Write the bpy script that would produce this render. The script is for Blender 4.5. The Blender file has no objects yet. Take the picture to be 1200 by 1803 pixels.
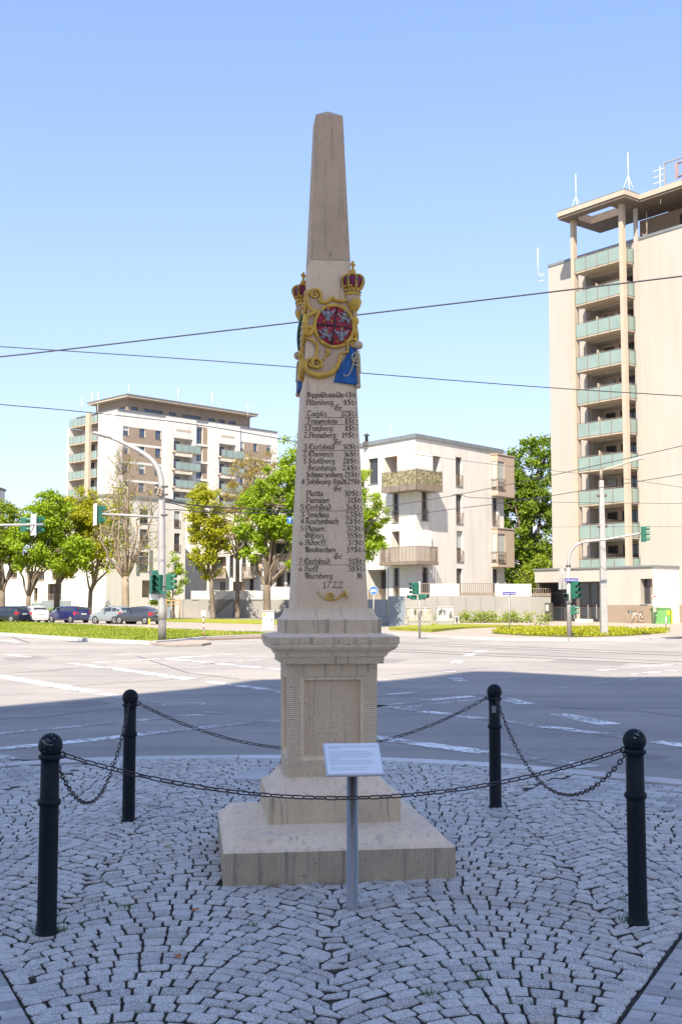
import bpy, math, random
import numpy as np
from mathutils import Vector, Matrix, noise

sc = bpy.context.scene
COL = sc.collection
R = math.radians
PI = math.pi
random.seed(7)

# ------------------------------------------------------------------ camera
F_PX, CX, CY, EYE = 2000.0, 600.0, 901.5, 1.6
TILT = math.atan(163.5 / F_PX)
cam = bpy.data.cameras.new('camera')
cam.sensor_fit = 'HORIZONTAL'
cam.sensor_width = 36.0
cam.lens = 36.0 * F_PX / 1200.0
cam.clip_start = 0.05
cam.clip_end = 3000
cam_ob = bpy.data.objects.new('camera', cam)
COL.objects.link(cam_ob)
cam_ob.location = (0, 0, EYE)
cam_ob.rotation_euler = (PI / 2 + TILT, 0, 0)
sc.camera = cam_ob

# ------------------------------------------------------------------ light
SUN_EL, SUN_AZ = R(49), R(14)          # the light travels away from the camera, a little to the right
world = bpy.data.worlds.new('World')
sc.world = world
world.use_nodes = True
wn, wl = world.node_tree.nodes, world.node_tree.links
wn.clear()
SKY_GRADE = (1.25, 1.32, 1.68)
sky = wn.new('ShaderNodeTexSky')
sky.sky_type = 'NISHITA'
sky.sun_disc = False
sky.sun_elevation = SUN_EL
sky.sun_rotation = PI + SUN_AZ
sky.altitude = 100
sky.air_density = 1.0
sky.dust_density = 0.6
sky.ozone_density = 1.6
bg = wn.new('ShaderNodeBackground')
bg.inputs['Strength'].default_value = 0.10
wo = wn.new('ShaderNodeOutputWorld')
def vmath(op, a, b):
    n = wn.new('ShaderNodeVectorMath'); n.operation = op
    for i, v in enumerate((a, b)):
        if isinstance(v, bpy.types.NodeSocket): wl.new(v, n.inputs[i])
        else: n.inputs[i].default_value = v
    return n.outputs[0]
# one even grade over the whole dome: a soft shoulder for the bright parts, and the photograph's cooler white balance
SH = 5.0
soft = vmath('DIVIDE', sky.outputs[0], vmath('ADD', vmath('MULTIPLY', sky.outputs[0], (1 / SH,) * 3), (1, 1, 1)))
wl.new(vmath('MULTIPLY', soft, SKY_GRADE), bg.inputs[0])
wl.new(bg.outputs[0], wo.inputs[0])
sun = bpy.data.lights.new('sun', 'SUN')
sun.energy = 3.4
sun.angle = R(0.5)
sun.color = (1.0, 0.895, 0.725)
sun_ob = bpy.data.objects.new('sun', sun)
COL.objects.link(sun_ob)
LDIR = Vector((math.sin(SUN_AZ) * math.cos(SUN_EL), math.cos(SUN_AZ) * math.cos(SUN_EL), -math.sin(SUN_EL)))
sun_ob.rotation_euler = LDIR.to_track_quat('-Z', 'Y').to_euler()
sun_ob.location = (-8, -30, 40)
sc.view_settings.view_transform = 'Standard'
sc.view_settings.look = 'None'
sc.view_settings.gamma = 1.0
sc.view_settings.use_curve_mapping = False
sc.view_settings.exposure = 1.62
sc.render.engine = 'CYCLES'
sc.cycles.max_bounces = 6
sc.cycles.transparent_max_bounces = 8

# ------------------------------------------------------------------ measuring: a pixel of the 1200 x 1803 picture to a place
def ray(px, py):
    x, y = (px - CX) / F_PX, (CY - py) / F_PX
    return Vector((x, math.cos(TILT) - y * math.sin(TILT), math.sin(TILT) + y * math.cos(TILT)))
EYEV = Vector((0, 0, EYE))
def G(px, py, z=0.0):
    r = ray(px, py)
    return EYEV + r * ((z - EYE) / r.z)
def D(px, py, Y):
    r = ray(px, py)
    return EYEV + r * (Y / r.y)
def hit(px, py, P, n):
    r = ray(px, py)
    return EYEV + r * ((Vector(P) - EYEV).dot(n) / r.dot(n))

class Fac:
    """a facade plane: o = corner, t = unit along it, n = outward normal"""
    def __init__(s, o, t, toward=(0, 0, 0)):
        s.o = Vector((o[0], o[1], 0)); s.t = Vector((t[0], t[1], 0)).normalized()
        s.n = Vector((s.t.y, -s.t.x, 0))
        if s.n.dot(Vector(toward) - s.o) < 0: s.n = -s.n
    def P(s, a, d, z): return s.o + s.t * a + s.n * d + Vector((0, 0, z))
    def sz(s, px, py, d=0.0):
        h_ = hit(px, py, s.o + s.n * d, s.n)
        return (h_ - s.o).dot(s.t), h_.z
    def rect(s, x0, x1, y0, y1, d=0.0):
        xm, ym = (x0 + x1) / 2, (y0 + y1) / 2
        a = sorted((s.sz(x0, ym, d)[0], s.sz(x1, ym, d)[0]))
        return a[0], a[1], s.sz(xm, y1, d)[1], s.sz(xm, y0, d)[1]

# ------------------------------------------------------------------ objects
def props(o, label=None, cat=None, group=None, kind=None):
    for k, v in (('label', label), ('category', cat), ('group', group), ('kind', kind)):
        if v: o[k] = v
    return o
def root(name, label, cat, loc=(0, 0, 0), rz=0.0, group=None):
    o = bpy.data.objects.new(name, None)
    COL.objects.link(o)
    o.location = loc
    o.rotation_euler = (0, 0, rz)
    o.empty_display_size = 0.2
    return props(o, label, cat, group)
def wmat(o):
    m = Matrix.Identity(4)
    while o:
        m = o.matrix_basis @ m
        o = o.parent
    return m
def kids(o): return [c for c in COL.objects if c.parent == o]
def copy_tree(o, par=None, allobs=None):
    allobs = allobs if allobs is not None else list(COL.objects)
    c = o.copy()
    COL.objects.link(c)
    if par: c.parent = par
    for ch in allobs:
        if ch.parent == o: copy_tree(ch, c, allobs)
    return c

class MB:
    def __init__(s): s.v = []; s.f = []; s.m = []; s.sm = []; s.tint = None
    def add(s, vs, fs, mi=0, smooth=False):
        b = len(s.v)
        s.v += [tuple(p) for p in vs]
        for f in fs:
            s.f.append(tuple(i + b for i in f)); s.m.append(mi); s.sm.append(smooth)
        return s
    def hexa(s, p, mi=0):      # 8 corners: bottom ring then top ring
        return s.add(p, [(3, 2, 1, 0), (4, 5, 6, 7), (0, 1, 5, 4), (1, 2, 6, 5), (2, 3, 7, 6), (3, 0, 4, 7)], mi)
    def box(s, x0, x1, y0, y1, z0, z1, mi=0, M=None):
        p = [Vector(q) for q in ((x0, y0, z0), (x1, y0, z0), (x1, y1, z0), (x0, y1, z0), (x0, y0, z1), (x1, y0, z1), (x1, y1, z1), (x0, y1, z1))]
        if M: p = [M @ q for q in p]
        return s.hexa(p, mi)
    def fbox(s, F, a0, a1, d0, d1, z0, z1, mi=0):   # box in facade coordinates
        return s.hexa([F.P(a0, d0, z0), F.P(a1, d0, z0), F.P(a1, d1, z0), F.P(a0, d1, z0), F.P(a0, d0, z1), F.P(a1, d0, z1), F.P(a1, d1, z1), F.P(a0, d1, z1)], mi)
    def quad(s, a, b, c, d, mi=0): return s.add([a, b, c, d], [(0, 1, 2, 3)], mi)
    def prism(s, poly, z0, z1, mi=0, M=None):
        n = len(poly)
        p = [Vector((q[0], q[1], z0)) for q in poly] + [Vector((q[0], q[1], z1)) for q in poly]
        if M: p = [M @ q for q in p]
        return s.add(p, [tuple(range(n - 1, -1, -1)), tuple(range(n, 2 * n))] + [(i, (i + 1) % n, n + (i + 1) % n, n + i) for i in range(n)], mi)
    def tube(s, pts, r, seg=8, mi=0, caps=True, smooth=True, flat=None, up=None):
        pts = [Vector(p) for p in pts]; n = len(pts)
        rs = r if isinstance(r, (list, tuple)) else [r] * n
        b = len(s.v); prev = None
        for i, p in enumerate(pts):
            t = (pts[min(i + 1, n - 1)] - pts[max(i - 1, 0)])
            t = t.normalized() if t.length > 1e-9 else Vector((0, 0, 1))
            if up is not None: a = Vector(up)
            elif prev is None: a = Vector((0, 0, 1)) if abs(t.z) < 0.9 else Vector((1, 0, 0))
            else: a = prev
            a = (a - t * a.dot(t))
            a = a.normalized() if a.length > 1e-6 else t.orthogonal().normalized()
            prev = a
            c = t.cross(a)
            fl = flat if flat else 1.0
            for k in range(seg):
                w = 2 * PI * k / seg
                s.v.append(tuple(p + (a * math.cos(w) * fl + c * math.sin(w)) * rs[i]))
        for i in range(n - 1):
            for k in range(seg):
                k2 = (k + 1) % seg
                s.f.append((b + i * seg + k, b + i * seg + k2, b + (i + 1) * seg + k2, b + (i + 1) * seg + k)); s.m.append(mi); s.sm.append(smooth)
        if caps:
            s.f.append(tuple(b + k for k in range(seg - 1, -1, -1))); s.m.append(mi); s.sm.append(False)
            s.f.append(tuple(b + (n - 1) * seg + k for k in range(seg))); s.m.append(mi); s.sm.append(False)
        return s
    def lathe(s, prof, seg=24, M=None, mi=0, smooth=True):   # prof: (r, z)
        b = len(s.v); n = len(prof)
        for r_, z in prof:
            for k in range(seg):
                w = 2 * PI * k / seg
                q = Vector((r_ * math.cos(w), r_ * math.sin(w), z))
                s.v.append(tuple(M @ q if M else q))
        for i in range(n - 1):
            for k in range(seg):
                k2 = (k + 1) % seg
                s.f.append((b + i * seg + k, b + i * seg + k2, b + (i + 1) * seg + k2, b + (i + 1) * seg + k)); s.m.append(mi); s.sm.append(smooth)
        if prof[0][0] > 1e-6: s.f.append(tuple(b + k for k in range(seg - 1, -1, -1))); s.m.append(mi); s.sm.append(False)
        if prof[-1][0] > 1e-6: s.f.append(tuple(b + (n - 1) * seg + k for k in range(seg))); s.m.append(mi); s.sm.append(False)
        return s
    def ball(s, c, r, seg=16, rings=10, mi=0, sc_=(1, 1, 1)):
        M = Matrix.Translation(c) @ Matrix.Diagonal((sc_[0], sc_[1], sc_[2], 1))
        return s.lathe([(r * math.sin(PI * i / rings) if 0 < i < rings else 1e-7, -r * math.cos(PI * i / rings)) for i in range(rings + 1)], seg, M, mi)
    def sweep4(s, levels, M=None, mi=0):        # square rings: (half width, z[, half depth])
        b = len(s.v)
        for l in levels:
            h, z = l[0], l[1]; k = l[2] if len(l) > 2 else h
            for q in ((-h, -k, z), (h, -k, z), (h, k, z), (-h, k, z)):
                q = Vector(q); s.v.append(tuple(M @ q if M else q))
        n = len(levels)
        for i in range(n - 1):
            for k in range(4):
                k2 = (k + 1) % 4
                s.f.append((b + i * 4 + k, b + i * 4 + k2, b + i * 4 + 4 + k2, b + i * 4 + 4 + k)); s.m.append(mi); s.sm.append(False)
        s.f.append((b + 3, b + 2, b + 1, b)); s.m.append(mi); s.sm.append(False)
        e = b + (n - 1) * 4
        s.f.append((e, e + 1, e + 2, e + 3)); s.m.append(mi); s.sm.append(False)
        return s
    def build(s, name, mats, parent=None, local=True, bevel=0.0, kind=None, label=None):
        me = bpy.data.meshes.new(name)
        vs = s.v
        if parent is not None and not local:
            inv = wmat(parent).inverted()
            vs = [tuple(inv @ Vector(p)) for p in vs]
        me.from_pydata(vs, [], s.f)
        for m in (mats if isinstance(mats, (list, tuple)) else [mats]): me.materials.append(m)
        me.polygons.foreach_set('material_index', s.m)
        me.polygons.foreach_set('use_smooth', s.sm)
        if s.tint is not None:
            at = me.attributes.new('tint', 'FLOAT', 'FACE')
            at.data.foreach_set('value', s.tint)
        me.update()
        o = bpy.data.objects.new(name, me)
        COL.objects.link(o)
        if parent is not None: o.parent = parent
        if bevel:
            md = o.modifiers.new('bevel', 'BEVEL'); md.width = bevel; md.segments = 2; md.limit_method = 'ANGLE'; md.angle_limit = R(40)
        if kind: o['kind'] = kind
        if label: o['label'] = label
        return o
def thing1(mb, name, mats, label, cat, group=None, kind=None, **k):
    return props(mb.build(name, mats, **k), label, cat, group, kind)
def catmull(pts, n=6):
    pts = [Vector(p) for p in pts]; out = []
    for i in range(len(pts) - 1):
        p0, p1, p2, p3 = pts[max(i - 1, 0)], pts[i], pts[i + 1], pts[min(i + 2, len(pts) - 1)]
        for k in range(n):
            t = k / n
            out.append(0.5 * ((2 * p1) + (p2 - p0) * t + (2 * p0 - 5 * p1 + 4 * p2 - p3) * t * t + (3 * p1 - p0 - 3 * p2 + p3) * t ** 3))
    out.append(pts[-1])
    return out

# ------------------------------------------------------------------ materials
def new_mat(name):
    m = bpy.data.materials.new(name); m.use_nodes = True
    nt = m.node_tree; nt.nodes.clear()
    out = nt.nodes.new('ShaderNodeOutputMaterial'); b = nt.nodes.new('ShaderNodeBsdfPrincipled')
    nt.links.new(b.outputs[0], out.inputs[0])
    return m, nt, b
def N(nt, typ, **kw):
    n = nt.nodes.new(typ)
    for k, v in kw.items():
        if k.startswith('i_'):
            key = k[2:]
            n.inputs[int(key) if key.isdigit() else key].default_value = v
        else: setattr(n, k, v)
    return n
def mixc(nt, fac, a, b, blend='MIX'):
    n = nt.nodes.new('ShaderNodeMix'); n.data_type = 'RGBA'; n.blend_type = blend
    for sock, val in ((n.inputs[0], fac), (n.inputs[6], a), (n.inputs[7], b)):
        if isinstance(val, bpy.types.NodeSocket): nt.links.new(val, sock)
        else: sock.default_value = val if not isinstance(val, tuple) else (*val[:3], 1)
    return n.outputs[2]
def ramp(nt, src, lo, hi):
    n = nt.nodes.new('ShaderNodeMapRange'); n.inputs[1].default_value = lo; n.inputs[2].default_value = hi
    nt.links.new(src, n.inputs[0])
    return n.outputs[0]
def coords(nt, scale=(1, 1, 1), kind='Object'):
    t = nt.nodes.new('ShaderNodeTexCoord'); mp = nt.nodes.new('ShaderNodeMapping')
    mp.inputs['Scale'].default_value = scale
    nt.links.new(t.outputs[kind], mp.inputs[0])
    return mp.outputs[0]
def noise_t(nt, vec, scale, detail=4.0, rough=0.55):
    n = N(nt, 'ShaderNodeTexNoise'); n.inputs['Scale'].default_value = scale; n.inputs['Detail'].default_value = detail; n.inputs['Roughness'].default_value = rough
    nt.links.new(vec, n.inputs['Vector'])
    return n.outputs['Fac']
def mul(nt, a, k, op='MULTIPLY'):
    n = nt.nodes.new('ShaderNodeMath'); n.operation = op
    for i, v in enumerate((a, k)):
        if isinstance(v, bpy.types.NodeSocket): nt.links.new(v, n.inputs[i])
        else: n.inputs[i].default_value = v
    return n.outputs[0]
def bump(nt, b, h, strength=0.5, dist=0.01):
    n = nt.nodes.new('ShaderNodeBump'); n.inputs['Strength'].default_value = strength; n.inputs['Distance'].default_value = dist
    nt.links.new(h, n.inputs['Height']); nt.links.new(n.outputs[0], b.inputs['Normal'])
def mat(name, c, c2=None, scale=4.0, rough=0.7, metal=0.0, bmp=0.0, bscale=None, bdist=0.01, stretch=(1, 1, 1), dirt=None, dscale=0.7, spec=0.5, coat=0.0, tint=0.0):
    m, nt, b = new_mat(name)
    b.inputs['Roughness'].default_value = rough; b.inputs['Metallic'].default_value = metal
    b.inputs['Specular IOR Level'].default_value = spec
    if coat: b.inputs['Coat Weight'].default_value = coat; b.inputs['Coat Roughness'].default_value = 0.05
    col = (*c, 1)
    v = coords(nt, stretch)
    c2 = c2 or tuple(x * 0.86 for x in c)
    n1 = noise_t(nt, v, scale)
    cs = mixc(nt, ramp(nt, n1, 0.35, 0.65), c, c2)
    if dirt:
        n2 = noise_t(nt, v, dscale, 6.0, 0.65)
        cs = mixc(nt, ramp(nt, n2, 0.5, 0.75), cs, dirt)
    if tint:
        a = N(nt, 'ShaderNodeAttribute', attribute_name='tint')
        hsv = N(nt, 'ShaderNodeHueSaturation')
        nt.links.new(cs, hsv.inputs['Color'])
        nt.links.new(mul(nt, mul(nt, a.outputs['Fac'], tint), 1 - tint / 2, 'ADD'), hsv.inputs['Value'])
        cs = hsv.outputs[0]
    nt.links.new(cs, b.inputs['Base Color'])
    if bmp: bump(nt, b, noise_t(nt, v, bscale or scale * 6, 5.0, 0.6), bmp, bdist)
    return m
# ------------------------------------------------------------------ palette
def road_mat():
    m, nt, b = new_mat('asphalt')
    v = coords(nt)
    fine = noise_t(nt, v, 90, 3, 0.7); mid = noise_t(nt, v, 3.0, 5, 0.6); big = noise_t(nt, v, 0.25, 4, 0.6)
    c = mixc(nt, ramp(nt, fine, 0.35, 0.68), (0.215, 0.203, 0.193), (0.375, 0.345, 0.318))
    c = mixc(nt, ramp(nt, mid, 0.45, 0.75), c, (0.24, 0.226, 0.213))
    c = mixc(nt, ramp(nt, big, 0.40, 0.70), c, (0.36, 0.325, 0.293))
    # long tyre-polished streaks along the carriageway
    v2 = coords(nt, (0.05, 0.9, 1))
    c = mixc(nt, mul(nt, ramp(nt, noise_t(nt, v2, 1.3, 3, 0.5), 0.5, 0.72), 0.7), c, (0.215, 0.206, 0.20))
    nt.links.new(c, b.inputs['Base Color'])
    b.inputs['Roughness'].default_value = 0.85
    b.inputs['Specular IOR Level'].default_value = 0.3
    bump(nt, b, fine, 0.5, 0.006)
    return m
def paint_mat(name, col, wear):
    m, nt, b = new_mat(name)
    v = coords(nt)
    w = mul(nt, noise_t(nt, v, 14, 6, 0.75), mul(nt, noise_t(nt, v, 1.2, 3, 0.6), 0.6, 'MULTIPLY'), 'ADD')
    c = mixc(nt, ramp(nt, w, wear, wear + 0.12), col, (0.25, 0.24, 0.23))
    nt.links.new(c, b.inputs['Base Color']); b.inputs['Roughness'].default_value = 0.7
    return m
def cobble_mat():
    m, nt, b = new_mat('granite_setts')
    t = N(nt, 'ShaderNodeTexCoord').outputs['Object']
    geo = N(nt, 'ShaderNodeNewGeometry')
    pos = geo.outputs['Position']
    a = N(nt, 'ShaderNodeAttribute', attribute_name='tint').outputs['Fac']
    base = N(nt, 'ShaderNodeValToRGB')
    el = base.color_ramp.elements
    el[0].position = 0; el[0].color = (0.23, 0.22, 0.205, 1)
    el[1].position = 1; el[1].color = (0.66, 0.62, 0.57, 1)
    for p, c in ((0.25, (0.38, 0.36, 0.335)), (0.6, (0.52, 0.49, 0.45)), (0.9, (0.56, 0.52, 0.47)), (0.94, (0.30, 0.225, 0.18)), (0.97, (0.34, 0.30, 0.27))):
        e = el.new(p); e.color = (*c, 1)
    nt.links.new(a, base.inputs[0])
    sp = noise_t(nt, pos, 150, 3, 0.75); mid = noise_t(nt, pos, 32, 4, 0.65)
    c = mixc(nt, ramp(nt, sp, 0.42, 0.66), base.outputs[0], (0.80, 0.765, 0.715))
    c = mixc(nt, mul(nt, ramp(nt, sp, 0.50, 0.30), 0.85), c, (0.09, 0.088, 0.085))
    c = mixc(nt, mul(nt, ramp(nt, mid, 0.52, 0.75), 0.5), c, (0.19, 0.18, 0.17))
    big = noise_t(nt, pos, 0.9, 4, 0.6)
    c = mixc(nt, mul(nt, ramp(nt, big, 0.52, 0.72), 0.45), c, (0.26, 0.21, 0.175))
    nt.links.new(c, b.inputs['Base Color'])
    b.inputs['Roughness'].default_value = 0.6
    bump(nt, b, mul(nt, mid, mul(nt, sp, 0.35), 'ADD'), 0.9, 0.012)
    return m
def grass_mat(name, a, b_, c_):
    m, nt, b = new_mat(name)
    v = coords(nt)
    c = mixc(nt, ramp(nt, noise_t(nt, v, 0.5, 5, 0.65), 0.35, 0.65), a, b_)
    c = mixc(nt, mul(nt, ramp(nt, noise_t(nt, v, 0.22, 4, 0.6), 0.48, 0.7), 0.8), c, c_)
    nt.links.new(c, b.inputs['Base Color']); b.inputs['Roughness'].default_value = 0.8
    bump(nt, b, noise_t(nt, v, 9, 5, 0.7), 1.0, 0.15)
    return m
def glass_mat(name, c, rough=0.04, vary=0.0):
    m, nt, b = new_mat(name)
    b.inputs['Base Color'].default_value = (*c, 1); b.inputs['Roughness'].default_value = rough
    b.inputs['Specular IOR Level'].default_value = 0.8
    v = coords(nt); bump(nt, b, noise_t(nt, v, 0.8, 2, 0.5), 0.06, 0.05)
    return m
M = {}
M['asphalt'] = road_mat()
M['paint'] = paint_mat('road_paint', (0.88, 0.87, 0.85), 0.72)
M['paint_worn'] = paint_mat('worn_road_paint', (0.84, 0.83, 0.81), 0.66)
M['tar'] = mat('tar_seam', (0.11, 0.108, 0.106), rough=0.6)
M['rail_steel'] = mat('tram_rail_steel', (0.10, 0.085, 0.075), rough=0.5, metal=0.3)
M['seam'] = mat('pale_seam', (0.27, 0.27, 0.28), rough=0.8)
M['cobble'] = cobble_mat()
M['joint'] = mat('joint_soil', (0.045, 0.042, 0.038), (0.085, 0.075, 0.058), 18, 0.95, bmp=0.8, bscale=120)
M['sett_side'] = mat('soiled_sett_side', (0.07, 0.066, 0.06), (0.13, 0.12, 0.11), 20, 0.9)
M['brickpave'] = mat('concrete_pavers', (0.47, 0.455, 0.44), (0.38, 0.365, 0.355), 30, 0.8, bmp=0.5, bscale=220, bdist=0.004, dirt=(0.29, 0.27, 0.25), dscale=2.5, tint=0.5)
M['kerb'] = mat('granite_kerb', (0.62, 0.60, 0.58), (0.50, 0.485, 0.47), 60, 0.75, bmp=0.4, bscale=150, bdist=0.004, dirt=(0.42, 0.39, 0.36), dscale=1.2, tint=0.3)
M['farpave'] = mat('pale_pavement', (0.36, 0.30, 0.25), (0.30, 0.26, 0.22), 3, 0.85, bmp=0.2, dirt=(0.40, 0.34, 0.29), dscale=0.4)
M['redpave'] = mat('red_pavement', (0.34, 0.23, 0.16), (0.28, 0.20, 0.15), 3, 0.85, dirt=(0.36, 0.29, 0.23), dscale=0.5)
M['grass'] = grass_mat('meadow_grass', (0.22, 0.27, 0.012), (0.33, 0.34, 0.015), (0.42, 0.36, 0.03))
M['cover'] = grass_mat('ground_cover_soil', (0.10, 0.13, 0.015), (0.16, 0.17, 0.02), (0.13, 0.11, 0.03))
M['iron'] = mat('cast_iron_cover', (0.13, 0.125, 0.12), (0.24, 0.235, 0.23), 40, 0.55, metal=0.4, bmp=0.5)
M['weed'] = mat('weed_green', (0.06, 0.13, 0.02), (0.10, 0.15, 0.03), 9, 0.7)
M['leaf_yellow'] = mat('fallen_leaf', (0.42, 0.36, 0.04), rough=0.6)
M['leaf_red'] = mat('fallen_red_leaf', (0.42, 0.14, 0.05), rough=0.6)
M['glass'] = glass_mat('window_glass', (0.035, 0.04, 0.045))
M['glass_blue'] = glass_mat('window_glass_blue', (0.05, 0.08, 0.13))
M['curtain'] = mat('window_blind', (0.42, 0.44, 0.42), (0.36, 0.38, 0.36), 2, 0.7)

# ------------------------------------------------------------------ big shading building behind the viewer
GROUND_Z = -0.06
ROAD_Z = -0.06

# ------------------------------------------------------------------ road
RS = 900
mb = MB().quad((-RS, -RS, ROAD_Z), (RS, -RS, ROAD_Z), (RS, RS, ROAD_Z), (-RS, RS, ROAD_Z))
road = props(mb.build('road', M['asphalt']), kind='structure')

def strip(p, q, w, z):
    p = Vector((p[0], p[1], z)); q = Vector((q[0], q[1], z))
    t = (q - p).normalized(); n = Vector((-t.y, t.x, 0)) * (w / 2)
    return [p - n, q - n, q + n, p + n]
def mark(pts, w, m='paint', name='lane_marking', lift=0.004):
    mb = MB()
    g = [G(x, y, ROAD_Z) for x, y in pts]
    for a, b in zip(g[:-1], g[1:]): mb.quad(*strip(a, b, w, ROAD_Z + lift))
    return mb.build(name, M[m], road)
for p, w, m in (
    ([(-90, 1176), (166, 1219)], .42, 'paint'), ([(174, 1221.5), (204, 1225)], .3, 'paint'), ([(210, 1228), (255, 1233)], .3, 'paint'), ([(258, 1235), (284, 1238)], .22, 'paint_worn'),
    ([(123, 1168), (162, 1172)], .35, 'paint'), ([(166, 1173), (340, 1197)], .4, 'paint'), ([(368, 1201), (417, 1207)], .3, 'paint'), ([(421, 1207.7), (470, 1214.3)], .3, 'paint'), ([(473, 1215), (512, 1221)], .3, 'paint'),
    ([(293, 1160), (512, 1181)], .4, 'paint'), ([(166, 1167), (433, 1151)], .28, 'paint'), ([(17, 1153), (55, 1157)], .4, 'paint'), ([(57, 1156.6), (280, 1147)], .2, 'paint_worn'),
    ([(319, 1145), (480, 1138)], .2, 'paint_worn'), ([(0, 1127.5), (38, 1131.5)], .35, 'paint'), ([(0, 1136), (110, 1131.5)], .2, 'paint_worn'), ([(60, 1146), (120, 1143)], .2, 'paint_worn'),
    ([(-120, 1304), (200, 1273)], .2, 'paint_worn'), ([(240, 1269), (287, 1265)], .2, 'paint'), ([(306, 1262), (357, 1259)], .2, 'paint'), ([(357, 1254), (393, 1256.5)], .25, 'paint_worn'),
    ([(-120, 1331), (150, 1304.3)], .28, 'paint'), ([(153, 1304), (302, 1288)], .28, 'paint'), ([(302, 1287.8), (438, 1273)], .28, 'paint_worn'), ([(438, 1270), (493, 1270)], .3, 'paint_worn'), ([(497, 1274), (560, 1276)], .2, 'paint'),
    ([(-30, 1326), (25, 1338)], .2, 'paint_worn'),
    ([(800, 1194), (814, 1200)], .3, 'paint'), ([(640, 1194), (766, 1204)], .14, 'paint_worn'), ([(640, 1226.5), (745, 1218)], .22, 'paint'), ([(754, 1214.5), (790, 1212)], .22, 'paint_worn'), ([(797, 1209.5), (810, 1208.5)], .2, 'paint_worn'),
    ([(640, 1246), (736, 1237)], .22, 'paint_worn'), ([(743, 1234.5), (831, 1226)], .25, 'paint'), ([(834, 1223), (894, 1216)], .25, 'paint_worn'), ([(718, 1246), (853, 1230)], .1, 'paint'),
    ([(600, 1235), (738, 1252.5)], .28, 'paint_worn'), ([(741, 1253), (795, 1258.5)], .28, 'paint'), ([(799, 1260), (860, 1267)], .28, 'paint'), ([(863, 1267.5), (950, 1278.5)], .26, 'paint_worn'), ([(952, 1279.5), (1004, 1285)], .28, 'paint'), ([(1006, 1286.5), (1072, 1293.5)], .26, 'paint'), ([(1075, 1295), (1110, 1299)], .24, 'paint_worn'), ([(1150, 1306), (1300, 1327)], .28, 'paint'),
    ([(600, 1291), (858, 1326)], .32, 'paint'), ([(861, 1327), (952, 1338)], .3, 'paint_worn'), ([(952, 1339), (1040, 1352)], .34, 'paint_worn'),
    ([(885, 1230), (928, 1240)], .34, 'paint'), ([(976, 1257), (1073, 1276)], .38, 'paint'),
    ([(801, 1168.5), (809, 1162.5)], .32, 'paint'), ([(820, 1155.5), (831, 1151)], .34, 'paint'), ([(839, 1149.3), (852, 1145.3)], .34, 'paint'), ([(786, 1184), (800, 1180)], .3, 'paint_worn'),
    ([(1049, 1181), (1081, 1179)], .32, 'paint'), ([(1099, 1176), (1280, 1164)], .32, 'paint'), ([(1103, 1188), (1131, 1186.7)], .32, 'paint'), ([(1133, 1185.5), (1164, 1183.3)], .32, 'paint'), ([(1175, 1181.5), (1280, 1176)], .32, 'paint'),
    ([(984, 1212), (1141, 1193)], .07, 'paint_worn'), ([(880, 1140.5), (948, 1137)], .3, 'paint_worn'), ([(1155, 1138), (1300, 1141)], .3, 'paint_worn'), ([(1090, 1132), (1180, 1134)], .25, 'paint_worn'), ([(690, 1129), (1000, 1131)], .18, 'paint_worn'),
    ([(330, 1172), (505, 1158)], .16, 'paint_worn'), ([(690, 1188), (850, 1176)], .1, 'seam')):
    mark(p, w, m)
for p, w, m in (([(0, 1187), (90, 1181), (187, 1171)], .05, 'tar'), ([(-60, 1257), (280, 1231), (490, 1218), (560, 1214)], .035, 'seam'), ([(85, 1211), (382, 1191.5)], .04, 'tar'), ([(128, 1130.5), (162, 1129.5)], .5, 'tar'), ([(20, 1122), (52, 1132)], .12, 'tar'), ([(1200, 1262), (1120, 1252), (1040, 1250), (960, 1243)], .03, 'tar'), ([(-20, 1268), (90, 1262), (180, 1250), (300, 1246)], .03, 'tar'), ([(560, 1142), (760, 1138), (1000, 1150), (1200, 1147)], .06, 'tar'), ([(240, 1155), (330, 1185), (420, 1196)], .05, 'tar')):
    mark(p, w, m, 'tar_seam', 0.003)
for a, b in (((640, 1129), (1300, 1154)), ((640, 1131.5), (1300, 1159)), ((640, 1141), (1300, 1170)), ((640, 1144.5), (1300, 1176))):
    mark([a, b], .13, 'rail_steel', 'tram_rail', 0.005)
# darker repair patches let into the asphalt, and a gully grate
M['patch'] = mat('asphalt_patch', (0.19, 0.178, 0.17), (0.245, 0.228, 0.215), 40, 0.9, bmp=0.5, bscale=120, dirt=(0.24, 0.225, 0.21), dscale=1.2)
for q in ([(120, 1246), (196, 1240), (176, 1233), (106, 1238)], [(560, 1160), (690, 1168), (720, 1162), (600, 1155)], [(960, 1166), (1090, 1172), (1110, 1167), (985, 1161)], [(20, 1164), (90, 1160), (66, 1156), (2, 1159)], [(1090, 1330), (1150, 1339), (1180, 1333), (1118, 1325)]):
    mb = MB().add([G(x, y, ROAD_Z) + Vector((0, 0, .002)) for x, y in q], [(0, 1, 2, 3)]); mb.build('repair_patch', M['patch'], road)
gq = [G(x, y, ROAD_Z) for x, y in ((1010, 1349), (1046, 1353.5), (1052, 1350), (1017, 1345.8))]
# manhole cover with an iron ring, pattern studs
mc = G(323, 1240.5, ROAD_Z)
mhole = root('manhole_cover', 'round iron manhole cover with studded ring in the shaded road', 'manhole cover', (mc.x, mc.y, ROAD_Z))
MB().lathe([(0.0, .006), (.30, .006), (.30, .001)], 32).build('lid', M['iron'], mhole)
MB().lathe([(.31, .001), (.31, .009), (.37, .009), (.37, .001)], 32).build('ring', M['kerb'], mhole)
mb = MB()
for i in range(-5, 6):
    for j in range(-5, 6):
        if math.hypot(i, j) < 5.2: mb.box(i * .05 - .014, i * .05 + .014, j * .05 - .014, j * .05 + .014, .006, .011)
mb.build('stud_pattern', M['kerb'], mhole)

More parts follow.
